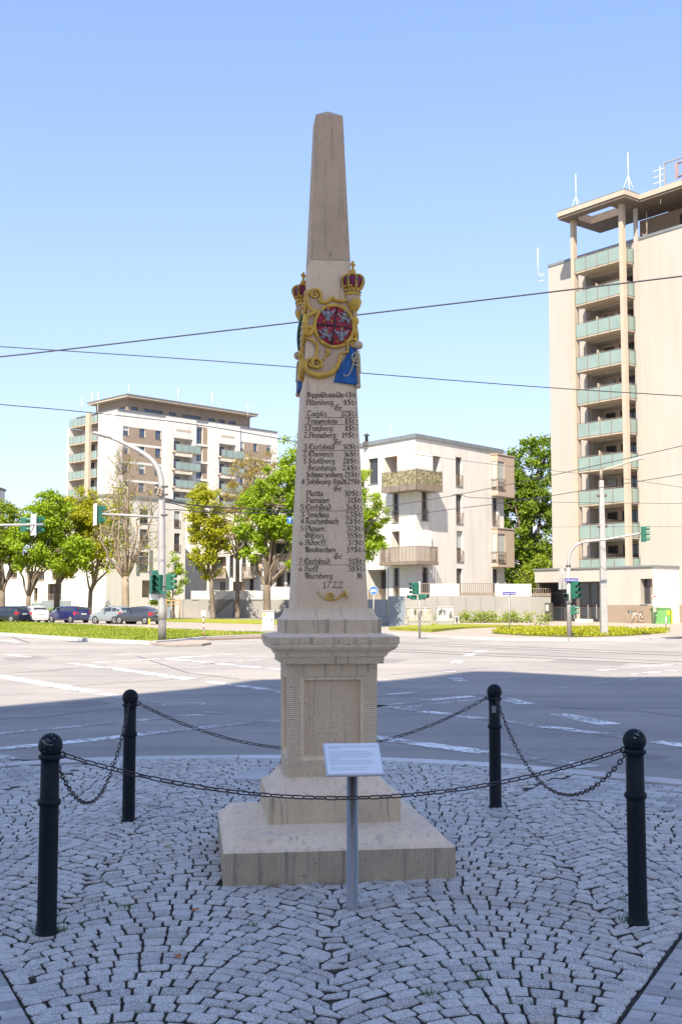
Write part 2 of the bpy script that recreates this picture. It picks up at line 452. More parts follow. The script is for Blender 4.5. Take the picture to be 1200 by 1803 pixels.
# ------------------------------------------------------------------ the paved island with setts, pavers and kerb
KERB = [(-13, 2), (-10.5, 6.2), (-7.5, 9.2)] + [tuple(G(x, y)[:2]) for x, y in ((-60, 1347), (0, 1342), (200, 1332.5), (450, 1329), (600, 1331), (750, 1336), (900, 1345), (1040, 1357), (1200, 1373))] + [(5.4, 8.6), (7.4, 5.2), (8.6, 0)]
kc = catmull([Vector((x, y, 0)) for x, y in KERB], 10)
KERB_W = 0.30
kin = []
for i, p in enumerate(kc):
    t = (kc[min(i + 1, len(kc) - 1)] - kc[max(i - 1, 0)]).normalized()
    kin.append(p + Vector((t.y, -t.x, 0)) * KERB_W)
def inside(x, y, poly):
    c = False; j = len(poly) - 1
    for i in range(len(poly)):
        xi, yi = poly[i][0], poly[i][1]; xj, yj = poly[j][0], poly[j][1]
        if (yi > y) != (yj > y) and x < (xj - xi) * (y - yi) / (yj - yi) + xi: c = not c
        j = i
    return c
def seg_dist(x, y, poly, closed=True):
    d = 1e9; n = len(poly)
    for i in range(n if closed else n - 1):
        a, b = Vector(poly[i][:2]), Vector(poly[(i + 1) % n][:2]); p = Vector((x, y))
        t = max(0, min(1, (p - a).dot(b - a) / max((b - a).length_squared, 1e-9)))
        d = min(d, (a + (b - a) * t - p).length)
    return d
plaza_poly = [(p.x, p.y) for p in kin] + [(8.2, -12), (-13, -12)]
pav = props(MB().prism(list(reversed(plaza_poly)), -0.08, -0.017).build('pavement', M['joint']), kind='structure')

# kerb stones, one object each
kerb = bpy.data.objects.new('kerb', None); COL.objects.link(kerb); kerb['kind'] = 'structure'
acc = [0.0]
for a, b in zip(kc[:-1], kc[1:]): acc.append(acc[-1] + (b - a).length)
def along(line, s):
    for i in range(len(acc) - 1):
        if acc[i + 1] >= s:
            k = (s - acc[i]) / max(acc[i + 1] - acc[i], 1e-9)
            return line[i].lerp(line[i + 1], k)
    return line[-1]
s = 0.0
while s < acc[-1] - 1.2:
    L = random.uniform(0.95, 1.35)
    mb = MB(); n = 4; vs = []
    dz = random.uniform(-.004, .004)
    for k in range(n + 1):
        u = s + .006 + (L - .012) * k / n
        o_, i_ = along(kc, u), along(kin, u)
        o_ = i_.lerp(o_, 1.0); ii = i_.lerp(o_, .015)
        vs += [(o_.x, o_.y, -.2), (o_.x, o_.y, -.008 + dz), (o_.x + (ii.x - o_.x) * .05, o_.y + (ii.y - o_.y) * .05, dz), (ii.x, ii.y, dz), (ii.x, ii.y, -.2)]
    fs = [tuple(range(4, -1, -1)), tuple(n * 5 + q for q in range(5))]
    for k in range(n):
        for q in range(5):
            q2 = (q + 1) % 5
            fs.append((k * 5 + q, k * 5 + q2, k * 5 + 5 + q2, k * 5 + 5 + q))
    mb.add(vs, fs); mb.tint = [random.random()] * len(mb.f)
    mb.build('kerb_stone', M['kerb'], kerb)
    s += L

gl0, gl1 = G(57, 1803), G(0, 1703)
gr0, gr1 = G(1083, 1803), G(1200, 1643)
def ext(a, b, y): return (a.x + (b.x - a.x) * (y - a.y) / (b.y - a.y), y)
cob_poly = [ext(gl0, gl1, 2.4), (gl0.x, gl0.y), (gl1.x, gl1.y), ext(gl0, gl1, 7.8), (-3.3, 9.4), tuple(G(100, 1373)[:2]), tuple(G(155, 1340)[:2])]
k_in = [(p.x, p.y) for p in kin if -2.2 < p.x < 2.3 and p.y > 8]
gw = [G(1048, 1357), G(988, 1369), G(900, 1397), G(1102, 1418), G(1180, 1430)]
cob_poly += k_in + [tuple(p[:2]) for p in gw] + [ext(gr0, gr1, 8.2), (gr1.x, gr1.y), (gr0.x, gr0.y), ext(gr0, gr1, 2.4)]

MON_YAW = R(7.5)
MON_C = Vector((-0.107 + 0.019, 7.378, 0))
def in_mon(x, y, m):
    d = Vector((x - MON_C.x, y - MON_C.y)); c, s_ = math.cos(MON_YAW), math.sin(MON_YAW)
    return abs(d.x * c + d.y * s_) < m and abs(-d.x * s_ + d.y * c) < m

def sett(corn, z, h, inset=0.013):
    """a rounded sett from four ground corners"""
    c = [Vector((p[0], p[1], 0)) for p in corn]
    ring = []
    for i in range(4):
        a, b, d = c[i], c[(i - 1) % 4], c[(i + 1) % 4]
        k = random.uniform(.06, .20)
        ring += [a.lerp(b, k), a.lerp(d, k)]
    cen = sum(c, Vector()) / 4
    tx, ty = random.uniform(-.035, .035), random.uniform(-.035, .035)
    vs = []
    for f_, zz in ((1.0, -.035), (1.0, z + h - .007), (.93, z + h - .0005)):
        for p in ring:
            q = cen + (p - cen) * f_ * (1 if zz < 0 else random.uniform(.975, 1.02))
            vs.append((q.x, q.y, zz + ((q.x - cen.x) * tx + (q.y - cen.y) * ty + random.uniform(-.002, .002) if zz > -.03 else 0)))
    vs.append((cen.x + random.uniform(-.015, .015), cen.y + random.uniform(-.015, .015), z + h + random.uniform(-.001, .005)))
    fs = []
    for r_ in range(2):
        for k in range(8):
            fs.append((r_ * 8 + k, r_ * 8 + (k + 1) % 8, r_ * 8 + 8 + (k + 1) % 8, r_ * 8 + 8 + k))
    for k in range(8): fs.append((16 + k, 16 + (k + 1) % 8, 24))
    return vs, fs
W_ARC, X_ARC, RISE, ROW = 1.42, 0.66, 0.44, 0.100
stones = []
BORDERS = [[cob_poly[0], cob_poly[3]], [ext(gr0, gr1, 2.4), ext(gr0, gr1, 8.2)]]
def warp(x, y):
    v = noise.noise_vector(Vector((x * .7, y * .7, 3.1)))
    w = noise.noise_vector(Vector((x * 3.1, y * 3.1, 9.1)))
    return x + v.x * .05 + w.x * .012, y + v.y * .06 + w.y * .014
col_lo, col_hi = int((-4.5 - X_ARC) / W_ARC) - 1, int((4.0 - X_ARC) / W_ARC) + 1
for c in range(col_lo, col_hi + 1):
    xc = X_ARC + c * W_ARC
    rr = random.Random(c * 77 + 5)
    rg = random.Random(91); y0 = 2.2
    j = 0
    while y0 < 12.8:
        hrow = ROW * rg.uniform(.94, 1.07)
        n = 14
        ws = [rr.uniform(.82, 1.2) for _ in range(n)]
        tot = sum(ws); xs = [-.5]
        for w in ws: xs.append(xs[-1] + w / tot)
        bl = random.Random((c - 1) * 1009 + j * 31 + 7).uniform(-.075, .075); br_ = random.Random(c * 1009 + j * 31 + 7).uniform(-.075, .075)
        xs = [x * W_ARC for x in xs]; xs = [-W_ARC / 2 + bl + (x + W_ARC / 2) / W_ARC * (W_ARC + br_ - bl) for x in xs]
        gap = .0055
        for i in range(n):
            xa, xb = xs[i], xs[i + 1]
            q = []
            for x, top in ((xa, 0), (xb, 0), (xb, 1), (xa, 1)):
                sl = 8 * RISE * x / W_ARC ** 2
                sh = (.36 if top else -.36) * sl * hrow / (1 + sl * sl)
                xx = x + sh * (1 if 0 < i + (x == xb) < n else .0)
                ya = min(abs(xx), W_ARC - abs(xx))
                yb = y0 + (hrow if top else 0) - RISE * (2 * ya / W_ARC) ** 2
                q.append(Vector((xc + xx, yb, 0)))
            cen = sum(q, Vector()) / 4
            if min((q[1] - q[0]).length, (q[2] - q[3]).length) < .035: continue
            q = [q[k] + (q[(k + 1) % 4] - q[k]).normalized() * gap * rr.uniform(.7, 1.3) + (q[(k - 1) % 4] - q[k]).normalized() * gap * rr.uniform(.7, 1.3) + Vector((rr.uniform(-.0025, .0025), rr.uniform(-.0025, .0025), 0)) for k in range(4)]
            cx_, cy_ = warp(cen.x, cen.y)
            if not inside(cx_, cy_, cob_poly) or min(seg_dist(cx_, cy_, brd, False) for brd in BORDERS) < .048 or seg_dist(cx_, cy_, cob_poly) < .02 or in_mon(cx_, cy_, .655): continue
            stones.append([warp(p.x, p.y) for p in q])
        y0 += hrow
        j += 1
# edging course along the straight borders
for a, b in ((cob_poly[0], cob_poly[3]), (ext(gr0, gr1, 2.4), ext(gr0, gr1, 8.2))):
    a, b = Vector((*a, 0)), Vector((*b, 0)); L = (b - a).length; t = (b - a).normalized(); n_ = Vector((-t.y, t.x, 0))
    if not inside(*((a + b) / 2 + n_ * .05)[:2], cob_poly): n_ = -n_
    s = 0
    while s < L:
        l = random.uniform(.085, .125)
        q = [a + t * (s + .006) + n_ * .006, a + t * (s + l - .006) + n_ * .006, a + t * (s + l - .006) + n_ * .085, a + t * (s + .006) + n_ * .085]
        if (t.x * n_.y - t.y * n_.x) < 0: q.reverse()
        stones.append([(p.x + random.uniform(-.005, .005), p.y + random.uniform(-.005, .005)) for p in q])
        s += l
def in_view(x, y, z=0):
    v = Vector((x, y, z - EYE)); d = v.y * math.cos(TILT) + v.z * math.sin(TILT); u = -v.y * math.sin(TILT) + v.z * math.cos(TILT)
    return d > .1 and abs(v.x / d) < .302 and abs(u / d) < .452
order = sorted(range(len(stones)), key=lambda i: (not in_view(stones[i][0][0], stones[i][0][1]), stones[i][0][1]))
stuff = MB(); stuff.tint = []
for k, i in enumerate(order):
    vs, fs = sett(stones[i], random.uniform(-.004, .003), .004)
    tv = random.random()
    if k < 300:
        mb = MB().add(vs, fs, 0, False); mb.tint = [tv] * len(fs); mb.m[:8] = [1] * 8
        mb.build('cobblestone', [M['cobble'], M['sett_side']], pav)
    else:
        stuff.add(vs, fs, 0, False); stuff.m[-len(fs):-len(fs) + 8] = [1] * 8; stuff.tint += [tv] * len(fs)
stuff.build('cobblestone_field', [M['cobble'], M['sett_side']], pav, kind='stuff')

# concrete pavers outside the setts
bricks = []
def brick_field(org, e1, test, x0, x1, y0, y1):
    e1 = Vector(e1).normalized(); e2 = Vector((-e1.y, e1.x))
    j = 0; v = y0
    while v < y1:
        u = x0 + (j % 2) * .1
        while u < x1:
            hv = [Vector(org) + e1 * (u + o_) + e2 * (v + .05) for o_ in (.05, .15)]
            ok = [test(c.x, c.y) for c in hv]
            if all(ok): bricks.append(((hv[0] + hv[1]) / 2, e1, e2, .0975))
            else: bricks.extend([(c, e1, e2, .0475) for c, k_ in zip(hv, ok) if k_])
            u += .2
        v += .1; j += 1
def free(x, y): return inside(x, y, plaza_poly) and not (inside(x, y, cob_poly)) and seg_dist(x, y, cob_poly) > .012 and seg_dist(x, y, [p[:2] for p in kin], False) > .09 and y > 3.2
dr = Vector((gr1.x - gr0.x, gr1.y - gr0.y)).normalized()
brick_field((gr0.x, gr0.y), (dr.y, -dr.x), lambda x, y: x > 0.6 and x < 5.2 and free(x, y), -4 + .01, 6, -3, 9)
dl = Vector((gl1.x - gl0.x, gl1.y - gl0.y)).normalized()
brick_field((gl0.x, gl0.y), (dl.y, -dl.x), lambda x, y: x < -0.6 and x > -5.0 and free(x, y), -6, 4, -3, 10)
bricks.sort(key=lambda b: (not in_view(b[0].x, b[0].y), b[0].y))
pst = MB(); pst.tint = []
for k, (c, e1, e2, hl) in enumerate(bricks):
    dz = random.uniform(-.002, .002); tv = random.random()
    vs = []
    for f_, zz in ((1, -.03), (1, -.006 + dz), (.965, -.001 + dz)):
        for a, b in ((-1, -1), (1, -1), (1, 1), (-1, 1)):
            p = c + e1 * a * (hl - .0015 - (1 - f_) * .1) + e2 * b * (.0458 - (1 - f_) * .1)
            vs.append((p.x, p.y, zz))
    fs = [(i + r_ * 4, (i + 1) % 4 + r_ * 4, (i + 1) % 4 + r_ * 4 + 4, i + r_ * 4 + 4) for r_ in range(2) for i in range(4)] + [(8, 9, 10, 11)]
    if k < 300:
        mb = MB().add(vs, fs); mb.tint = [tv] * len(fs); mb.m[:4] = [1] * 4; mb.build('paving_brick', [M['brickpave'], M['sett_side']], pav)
    else:
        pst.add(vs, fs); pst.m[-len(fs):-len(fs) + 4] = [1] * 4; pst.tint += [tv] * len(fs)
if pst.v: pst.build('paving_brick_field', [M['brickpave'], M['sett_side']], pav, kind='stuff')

# flat service cover left of the milestone
q = [G(x, y, .0) for x, y in ((408, 1374), (470, 1374.5), (476, 1352.5), (446, 1352))]
thing1(MB().hexa([Vector((p.x, p.y, -.01)) for p in q] + [Vector((p.x, p.y, .012)) for p in q]), 'service_cover', M['kerb'], 'flat pale grey service cover set in the cobbles beside the milestone', 'service cover')

# weeds in the joints
wd = MB()
rw = random.Random(4)
def tuft(x, y, n, r_, hgt):
    for _ in range(n):
        a = rw.uniform(0, 2 * PI); d = rw.uniform(0, r_); px_, py_ = x + d * math.cos(a), y + d * math.sin(a)
        b = rw.uniform(0, 2 * PI); w = rw.uniform(.002, .005); h_ = hgt * rw.uniform(.4, 1); l = h_ * rw.uniform(.3, .9)
        wd.add([(px_ - w * math.sin(b), py_ + w * math.cos(b), -.015), (px_ + w * math.sin(b), py_ - w * math.cos(b), -.015), (px_ + l * math.cos(b), py_ + l * math.sin(b), h_ - .01)], [(0, 1, 2)])
for x, y, n, r_, h_ in ((218, 1598, 60, .07, .03), (178, 1590, 40, .08, .03), (360, 1600, 30, .05, .02), (730 / 2 + 3, 1605, 20, .04, .02), (448, 1632, 30, .03, .05), (380, 1478, 40, .05, .03), (75 + 4, 1640, 60, .08, .09), (105, 1644, 40, .06, .06), (150, 1625, 30, .08, .03),
                       (900 - 60, 1722, 50, .05, .035), (760, 1756, 60, .05, .05), (822, 1732, 40, .05, .03), (915, 1768, 30, .05, .03), (1100, 1585, 40, .04, .03), (1135, 1590, 40, .06, .03), (1158, 1650, 40, .05, .03), (1100, 1622, 50, .05, .06), (905, 1590, 20, .03, .03), (960, 1700, 30, .06, .02), (990, 1600, 30, .08, .02), (480, 1610, 25, .03, .02), (470, 1605, 15, .03, .03), (8, 1608, 40, .05, .03), (70, 1690, 20, .04, .03), (1000, 1650, 30, .05, .02), (680, 1690, 20, .03, .02), (740, 1735, 30, .03, .03), (395, 1470, 20, .03, .02), (655, 1630, 20, .03, .03), (1045, 1680, 20, .05, .02), (430, 1790, 20, .03, .02), (1150, 1552, 20, .05, .02)):
    g = G(x, y); tuft(g.x, g.y, n, r_, h_)
for _ in range(130):
    x, y = rw.uniform(-1.8, 1.8), rw.uniform(4.2, 9.5)
    if not in_mon(x, y, .66): tuft(x, y, 7, .025, .018)
props(wd.build('weeds', M['weed']), kind='stuff')
gm = MB()
for _ in range(1500):
    x, y = rw.uniform(-2.4, 2.4), rw.uniform(4.2, 9.8)
    if in_mon(x, y, .69) or not inside(x, y, cob_poly): continue
    r_ = rw.uniform(.0015, .005); z = rw.uniform(-.010, .006)
    a = rw.uniform(0, 6)
    gm.add([(x + r_ * math.cos(a + k * 2.1), y + r_ * math.sin(a + k * 2.1) * .8, z) for k in range(3)] + [(x, y, z + r_ * 1.2)], [(0, 1, 3), (1, 2, 3), (2, 0, 3)])
M['grit'] = mat('pale_grit', (0.34, 0.30, 0.25), (0.16, 0.13, 0.10), 40, 0.9)
props(gm.build('gravel', M['grit']), kind='stuff')
for (x, y, a, m, l) in ((591 / 2, 1493, .4, 'leaf_yellow', 'small yellow leaf fallen on the cobbles left of the milestone'), (692 / 2, 1607, .9, 'leaf_red', 'small reddish leaf fallen on the cobbles near the grass tufts'), (626 / 2, 1689, 2, 'leaf_red', 'small rusty leaf fallen on the nearest arc of cobbles')):
    g = G(x, y); c, s_ = math.cos(a), math.sin(a); mb = MB()
    pts = [(-.03, 0, .012), (-.012, .016, .016), (.012, .014, .02), (.03, 0, .013), (.012, -.014, .021), (-.012, -.016, .017), (0, 0, .013)]
    mb.add([(g.x + p[0] * c - p[1] * s_, g.y + p[0] * s_ + p[1] * c, p[2]) for p in pts], [(6, i, (i + 1) % 6) for i in range(6)])
    thing1(mb, 'fallen_leaf', M[m], l, 'leaf')

# ------------------------------------------------------------------ far side: pavements and grass
def sheet(pts, z0, z1, name, m):
    return props(MB().prism(pts, z0, z1).build(name, m), kind='structure')
def gp(pts, z=0.0): return [tuple(G(x, y, z)[:2]) for x, y in pts]
far_kerb = gp([(648, 1110), (700, 1115.5), (800, 1121), (900, 1124), (1000, 1125.5), (1120, 1124), (1240, 1119), (1420, 1112)], .04)
def gz(y): return .04 + max(0, y - 60) * .0072 if y < 90 else .256
mb = MB()
rowA = [(x, y, .04) for x, y in far_kerb] + [(90, 52, .04)]
rowB = [(6.5 + 9.5 * i, 90, gz(90)) for i in range(len(rowA))]
rowC = [(4 + 14 * i, 170, gz(90)) for i in range(len(rowA))]
nA = len(rowA); mb.v = rowA + rowB + rowC
for r_ in range(2):
    for i in range(nA - 1): mb.f.append((r_ * nA + i, r_ * nA + i + 1, r_ * nA + nA + i + 1, r_ * nA + nA + i)); mb.m.append(0); mb.sm.append(False)
props(mb.build('far_pavement', M['farpave']), kind='structure')
mb = MB()
for a, b in zip(far_kerb[:-1], far_kerb[1:]): mb.prism(list(strip(a, b, .25, 0)[i][:2] for i in range(4)), -.07, .055)
props(mb.build('far_kerb', M['kerb']), kind='structure')
grass_lo = gp([(-260, 1098), (-120, 1106), (0, 1114.5), (100, 1121), (167, 1125.3), (230, 1128), (268, 1129.6), (300, 1127.5), (358, 1122), (410, 1119.5), (470, 1117.2)], .08)
grass_hi = gp([(470, 1113.4), (400, 1111), (290, 1106.3), (167, 1100.5), (0, 1093), (-260, 1083)], .08)
median = sheet(grass_lo + grass_hi, -.05, .08, 'median_grass', M['grass'])
mb = MB()
for a, b in zip(grass_lo[:-1], grass_lo[1:]): mb.prism([strip(a, b, .3, 0)[i][:2] for i in range(4)], -.055, .10)
props(mb.build('median_kerb', M['kerb']), kind='structure')
isl = gp([(262, 1131.3), (300, 1135.5), (355, 1134), (372, 1131), (365, 1127), (330, 1126.6)], .03)
sheet(isl, -.05, .03, 'median_pavement', M['farpave'])
sheet(gp([(345, 1125.5), (470, 1121), (640, 1113), (640, 1110), (470, 1114.5), (380, 1120)], .02), -.05, .02, 'red_pavement', M['redpave'])
sheet(gp([(-200, 1084.5), (100, 1090.5), (290, 1093.6), (480, 1098.5), (640, 1101), (640, 1092.5), (480, 1091), (290, 1088.5), (90, 1085), (-200, 1080)], .06), -.05, .06, 'verge_grass', M['grass'])
sheet(gp([(60, 1099.5), (167, 1100.7), (290, 1106.5), (400, 1111.2), (470, 1113.6), (640, 1107), (640, 1101.4), (480, 1098.9), (290, 1094), (100, 1090.9)], -.01), -.055, -.01, 'side_street', M['farpave'])
bed_pts = gp([(866, 1113.5), (930, 1117), (1010, 1119), (1100, 1117.5), (1172, 1113), (1172, 1107.5), (1040, 1104.5), (930, 1104), (880, 1108)], .14)
sheet(bed_pts, .0, .10, 'planting_bed', M['cover'])
sheet(gp([(684, 1105.5), (760, 1109), (815, 1104.8), (920, 1101.5), (760, 1098.5)], .2), .0, .235, 'lawn_patch', M['grass'])
# blades and sprigs on the grass areas: nobody could count them
def blades(poly, n, hgt, wid, seed, name, m, z=.08, lean=.5):
    r_ = random.Random(seed); mb = MB()
    x0, x1 = min(p[0] for p in poly), max(p[0] for p in poly); y0, y1 = min(p[1] for p in poly), max(p[1] for p in poly)
    k = 0; tries = 0
    while k < n and tries < n * 30:
        tries += 1
        x, y = r_.uniform(x0, x1), r_.uniform(y0, y1)
        if not inside(x, y, poly): continue
        if noise.noise(Vector((x * .35, y * .2, seed))) < r_.uniform(-.7, .3): continue
        k += 1
        a = r_.uniform(0, 2 * PI); w = wid * r_.uniform(.6, 1.3); h_ = hgt * r_.uniform(.4, 1.25); l = h_ * lean * r_.uniform(.2, 1.2)
        b = r_.uniform(0, 2 * PI)
        mb.add([(x - w * math.cos(a), y - w * math.sin(a), z - .01), (x + w * math.cos(a), y + w * math.sin(a), z - .01), (x + l * math.cos(b), y + l * math.sin(b), z + h_)], [(0, 1, 2)])
    return props(mb.build(name, m), kind='stuff')
# ------------------------------------------------------------------ milestone
def stone_mat(name, c1, c2, tool=None, tool_s=30, grime=0.5, pick=False, topdirt=True):
    m, nt, b = new_mat(name)
    v = coords(nt)
    c = mixc(nt, ramp(nt, noise_t(nt, v, 3.0, 6, 0.62), 0.33, 0.68), c1, c2)
    fine = noise_t(nt, v, 55, 4, 0.65)
    c = mixc(nt, mul(nt, ramp(nt, noise_t(nt, v, 75, 3, 0.8), 0.5, 0.70), 0.5), c, tuple(x * 0.55 for x in c1))
    # weather streaks run down the faces
    vs = coords(nt, (13, 13, 0.7))
    st = ramp(nt, noise_t(nt, vs, 2.2, 6, 0.68), 0.53, 0.68)
    c = mixc(nt, mul(nt, st, grime), c, (0.17, 0.152, 0.13))
    gr = ramp(nt, noise_t(nt, v, 1.4, 6, 0.7), 0.55, 0.78)
    c = mixc(nt, mul(nt, gr, grime * 1.1), c, (0.32, 0.295, 0.26))
    # small chips and pores
    pits = noise_t(nt, coords(nt, (1, 1, 1.6)), 26, 3, 0.5)
    c = mixc(nt, mul(nt, ramp(nt, pits, 0.70, 0.74), 0.7), c, (0.10, 0.08, 0.065))
    h = mul(nt, fine, 0.5)
    if tool:
        w = N(nt, 'ShaderNodeTexWave', wave_type='BANDS', bands_direction=tool, wave_profile='SIN')
        w.inputs['Scale'].default_value = tool_s; w.inputs['Distortion'].default_value = 0.35; w.inputs['Detail'].default_value = 2; w.inputs['Detail Scale'].default_value = 2
        nt.links.new(v, w.inputs['Vector'])
        c = mixc(nt, mul(nt, ramp(nt, w.outputs['Fac'], 0.40, 0.05), 0.20), c, (0.12, 0.10, 0.08))
        h = mul(nt, h, mul(nt, w.outputs['Fac'], 1.6), 'ADD')
    if pick:
        p = noise_t(nt, coords(nt, (1.5, 1.5, 2.2)), 95, 4, 0.7)
        c = mixc(nt, mul(nt, ramp(nt, p, 0.50, 0.30), 0.5), c, (0.13, 0.10, 0.08))
        h = mul(nt, h, mul(nt, p, 3.0), 'ADD')
    nt.links.new(c, b.inputs['Base Color']); b.inputs['Roughness'].default_value = 0.85
    bump(nt, b, h, 0.6, 0.006)
    return m
S1, S2 = (0.83, 0.655, 0.445), (0.72, 0.555, 0.365)
M['stone'] = stone_mat('sandstone', S1, S2, grime=0.42)
M['stone_slope'] = stone_mat('sandstone_weathered_top', (0.86, 0.68, 0.50), (0.76, 0.59, 0.42), grime=0.4)
M['stone_tv'] = stone_mat('sandstone_vertical_tooling', (0.82, 0.64, 0.43), (0.69, 0.525, 0.345), 'X', 24, grime=0.75)
M['stone_tvy'] = stone_mat('sandstone_vertical_tooling_side', (0.82, 0.64, 0.43), (0.69, 0.525, 0.345), 'Y', 24, grime=0.75)
M['stone_th'] = stone_mat('sandstone_horizontal_tooling', S1, S2, 'Z', 26, grime=0.35)
M['stone_pick'] = stone_mat('sandstone_picked_panel', (0.82, 0.625, 0.415), (0.70, 0.52, 0.335), pick=True, grime=0.35)
M['stone_dark'] = stone_mat('sandstone_slab_face', (0.56, 0.45, 0.31), (0.42, 0.34, 0.23), 'X', 19, grime=0.65)
M['stone_darky'] = stone_mat('sandstone_slab_side', (0.56, 0.45, 0.31), (0.42, 0.34, 0.23), 'Y', 19, grime=0.65)
M['shaft'] = stone_mat('sandstone_shaft', (0.84, 0.635, 0.425), (0.73, 0.54, 0.35), grime=0.35)
M['shaft_up'] = stone_mat('sandstone_upper_shaft', (0.62, 0.445, 0.29), (0.51, 0.36, 0.235), grime=0.45)
M['mortar'] = mat('pale_mortar', (0.52, 0.42, 0.31), (0.45, 0.36, 0.26), 9, 0.9)
M['letter'] = mat('incised_letter_paint', (0.06, 0.04, 0.03), (0.115, 0.08, 0.06), 30, 0.8)
def gold_mat():
    m, nt, b = new_mat('ochre_gilding')
    v = coords(nt)
    c = mixc(nt, ramp(nt, noise_t(nt, v, 14, 4, 0.6), 0.35, 0.65), (0.74, 0.45, 0.055), (0.58, 0.34, 0.05))
    c = mixc(nt, mul(nt, ramp(nt, noise_t(nt, v, 30, 4, 0.7), 0.50, 0.68), 0.75), c, (0.30, 0.175, 0.045))
    nt.links.new(c, b.inputs['Base Color']); b.inputs['Roughness'].default_value = 0.6; b.inputs['Metallic'].default_value = 0.05
    bump(nt, b, noise_t(nt, v, 60, 3, 0.6), 0.3, 0.003)
    return m
M['gold'] = gold_mat()
M['red'] = mat('shield_red', (0.42, 0.016, 0.04), (0.25, 0.012, 0.03), 30, 0.7, dirt=(0.16, 0.03, 0.035), dscale=16)
M['purple'] = mat('crown_velvet', (0.22, 0.012, 0.075), (0.16, 0.01, 0.06), 20, 0.6)
M['green'] = mat('crown_green', (0.03, 0.13, 0.07), (0.02, 0.09, 0.05), 20, 0.5)
M['black'] = mat('heraldic_black', (0.02, 0.02, 0.025), rough=0.5)
M['silver'] = mat('relief_grey', (0.36, 0.35, 0.36), (0.22, 0.21, 0.22), 60, 0.55, bmp=0.4, bscale=90)
M['blue'] = mat('drape_blue', (0.02, 0.15, 0.44), (0.012, 0.085, 0.28), 22, 0.7, dirt=(0.02, 0.06, 0.16), dscale=14)
M['cream'] = mat('monogram_cream', (0.62, 0.50, 0.25), rough=0.5)

mon = root('milestone', 'tall sandstone obelisk milestone with gilded coats of arms and carved distances', 'obelisk', tuple(MON_C), MON_YAW)
MW = Matrix.Translation(MON_C) @ Matrix.Rotation(MON_YAW, 4, 'Z'); MWI = MW.inverted()

def sq(name, levels, mats, idx, bevel=0.004):
    """square moulded block; idx: per band (front/back material, side material)"""
    mb = MB(); mb.sweep4(levels)
    n = len(levels) - 1
    for i in range(n):
        for k in range(4): mb.m[i * 4 + k] = idx[i][k % 2] if isinstance(idx[i], tuple) else idx[i]
    return mb.build(name, mats, mon, bevel=bevel)
sq('base_slab', [(.677, -.05), (.677, .182), (.669, .186), (.669, .193), (.656, .196), (.634, .212), (.614, .234), (.600, .252), (.40, .287)], [M['stone_slope'], M['stone_dark'], M['stone_darky']], [(1, 2), 0, 0, 0, 0, 0, 0, 0], .003)
sq('lower_plinth', [(.402, .286), (.402, .444), (.397, .447), (.372, .456), (.345, .474), (.322, .500), (.306, .528), (.298, .543)], [M['stone_slope'], M['stone_tv'], M['stone_tvy']], [(1, 2), 0, 0, 0, 0, 0, 0], .003)
# die with a sunk panel on each side
mb = MB()
zb, zt, pb, pt_, phw = .543, 1.238, .645, 1.158, .198
def dhw(z): return .274 + (z - zb) * .009
for k in range(4):
    Mk = Matrix.Rotation(k * PI / 2, 4, 'Z')
    def q(u, d, z): return Mk @ Vector((u, -dhw(z) + d, z))
    O = [q(-dhw(zb), 0, zb), q(dhw(zb), 0, zb), q(dhw(zt), 0, zt), q(-dhw(zt), 0, zt)]
    rings = [O]
    for hw_, zb_, zt_, d in ((phw, pb, pt_, 0), (phw - .006, pb + .006, pt_ - .006, .010), (phw - .020, pb + .022, pt_ - .022, .012), (phw - .024, pb + .026, pt_ - .026, .034)):
        rings.append([q(-hw_, d, zb_), q(hw_, d, zb_), q(hw_, d, zt_), q(-hw_, d, zt_)])
    for r_ in range(4):
        A, B = rings[r_], rings[r_ + 1]
        for i in range(4):
            j = (i + 1) % 4
            mi = (1 if i in (1, 3) else (2 if k % 2 == 0 else 3)) if r_ == 0 else 0
            mb.quad(A[i], A[j], B[j], B[i], mi)
    mb.quad(*rings[4], 4)
mb.build('pedestal_die', [M['stone'], M['stone_th'], M['stone_tv'], M['stone_tvy'], M['stone_pick']], mon)
sq('cornice', [(.316, 1.236), (.318, 1.279), (.329, 1.281), (.333, 1.290), (.340, 1.303), (.356, 1.317), (.378, 1.327), (.390, 1.342), (.394, 1.360), (.400, 1.363), (.400, 1.403), (.396, 1.405), (.300, 1.424)], [M['stone'], M['stone_tv'], M['stone_tvy'], M['stone_slope']], [(1, 2), 0, 0, 0, 0, 0, 0, 0, 0, (1, 2), 3, 3], .002)
sq('upper_plinth', [(.303, 1.423), (.3036, 1.507), (.300, 1.511), (.284, 1.521), (.272, 1.538), (.265, 1.558), (.261, 1.577)], [M['stone'], M['stone_tv'], M['stone_tvy']], [(1, 2), 0, 0, 0, 0, 0], .002)
def HW(z): return .2307 - .0436 * (z - 1.584)
sq('shaft', [(HW(1.57), 1.576), (HW(2.2), 2.2), (HW(2.97), 2.97), (HW(3.838), 3.838)], [M['shaft']], [0, 0, 0], .004)
sq('shaft_joint', [(HW(3.84) - .001, 3.837), (HW(3.84) - .001, 3.846)], [M['mortar']], [0], 0)
sq('upper_shaft', [(HW(3.845), 3.845), (HW(4.3), 4.3), (.0895, 4.838), (.001, 4.902)], [M['shaft_up']], [0, 0, 0], .004)

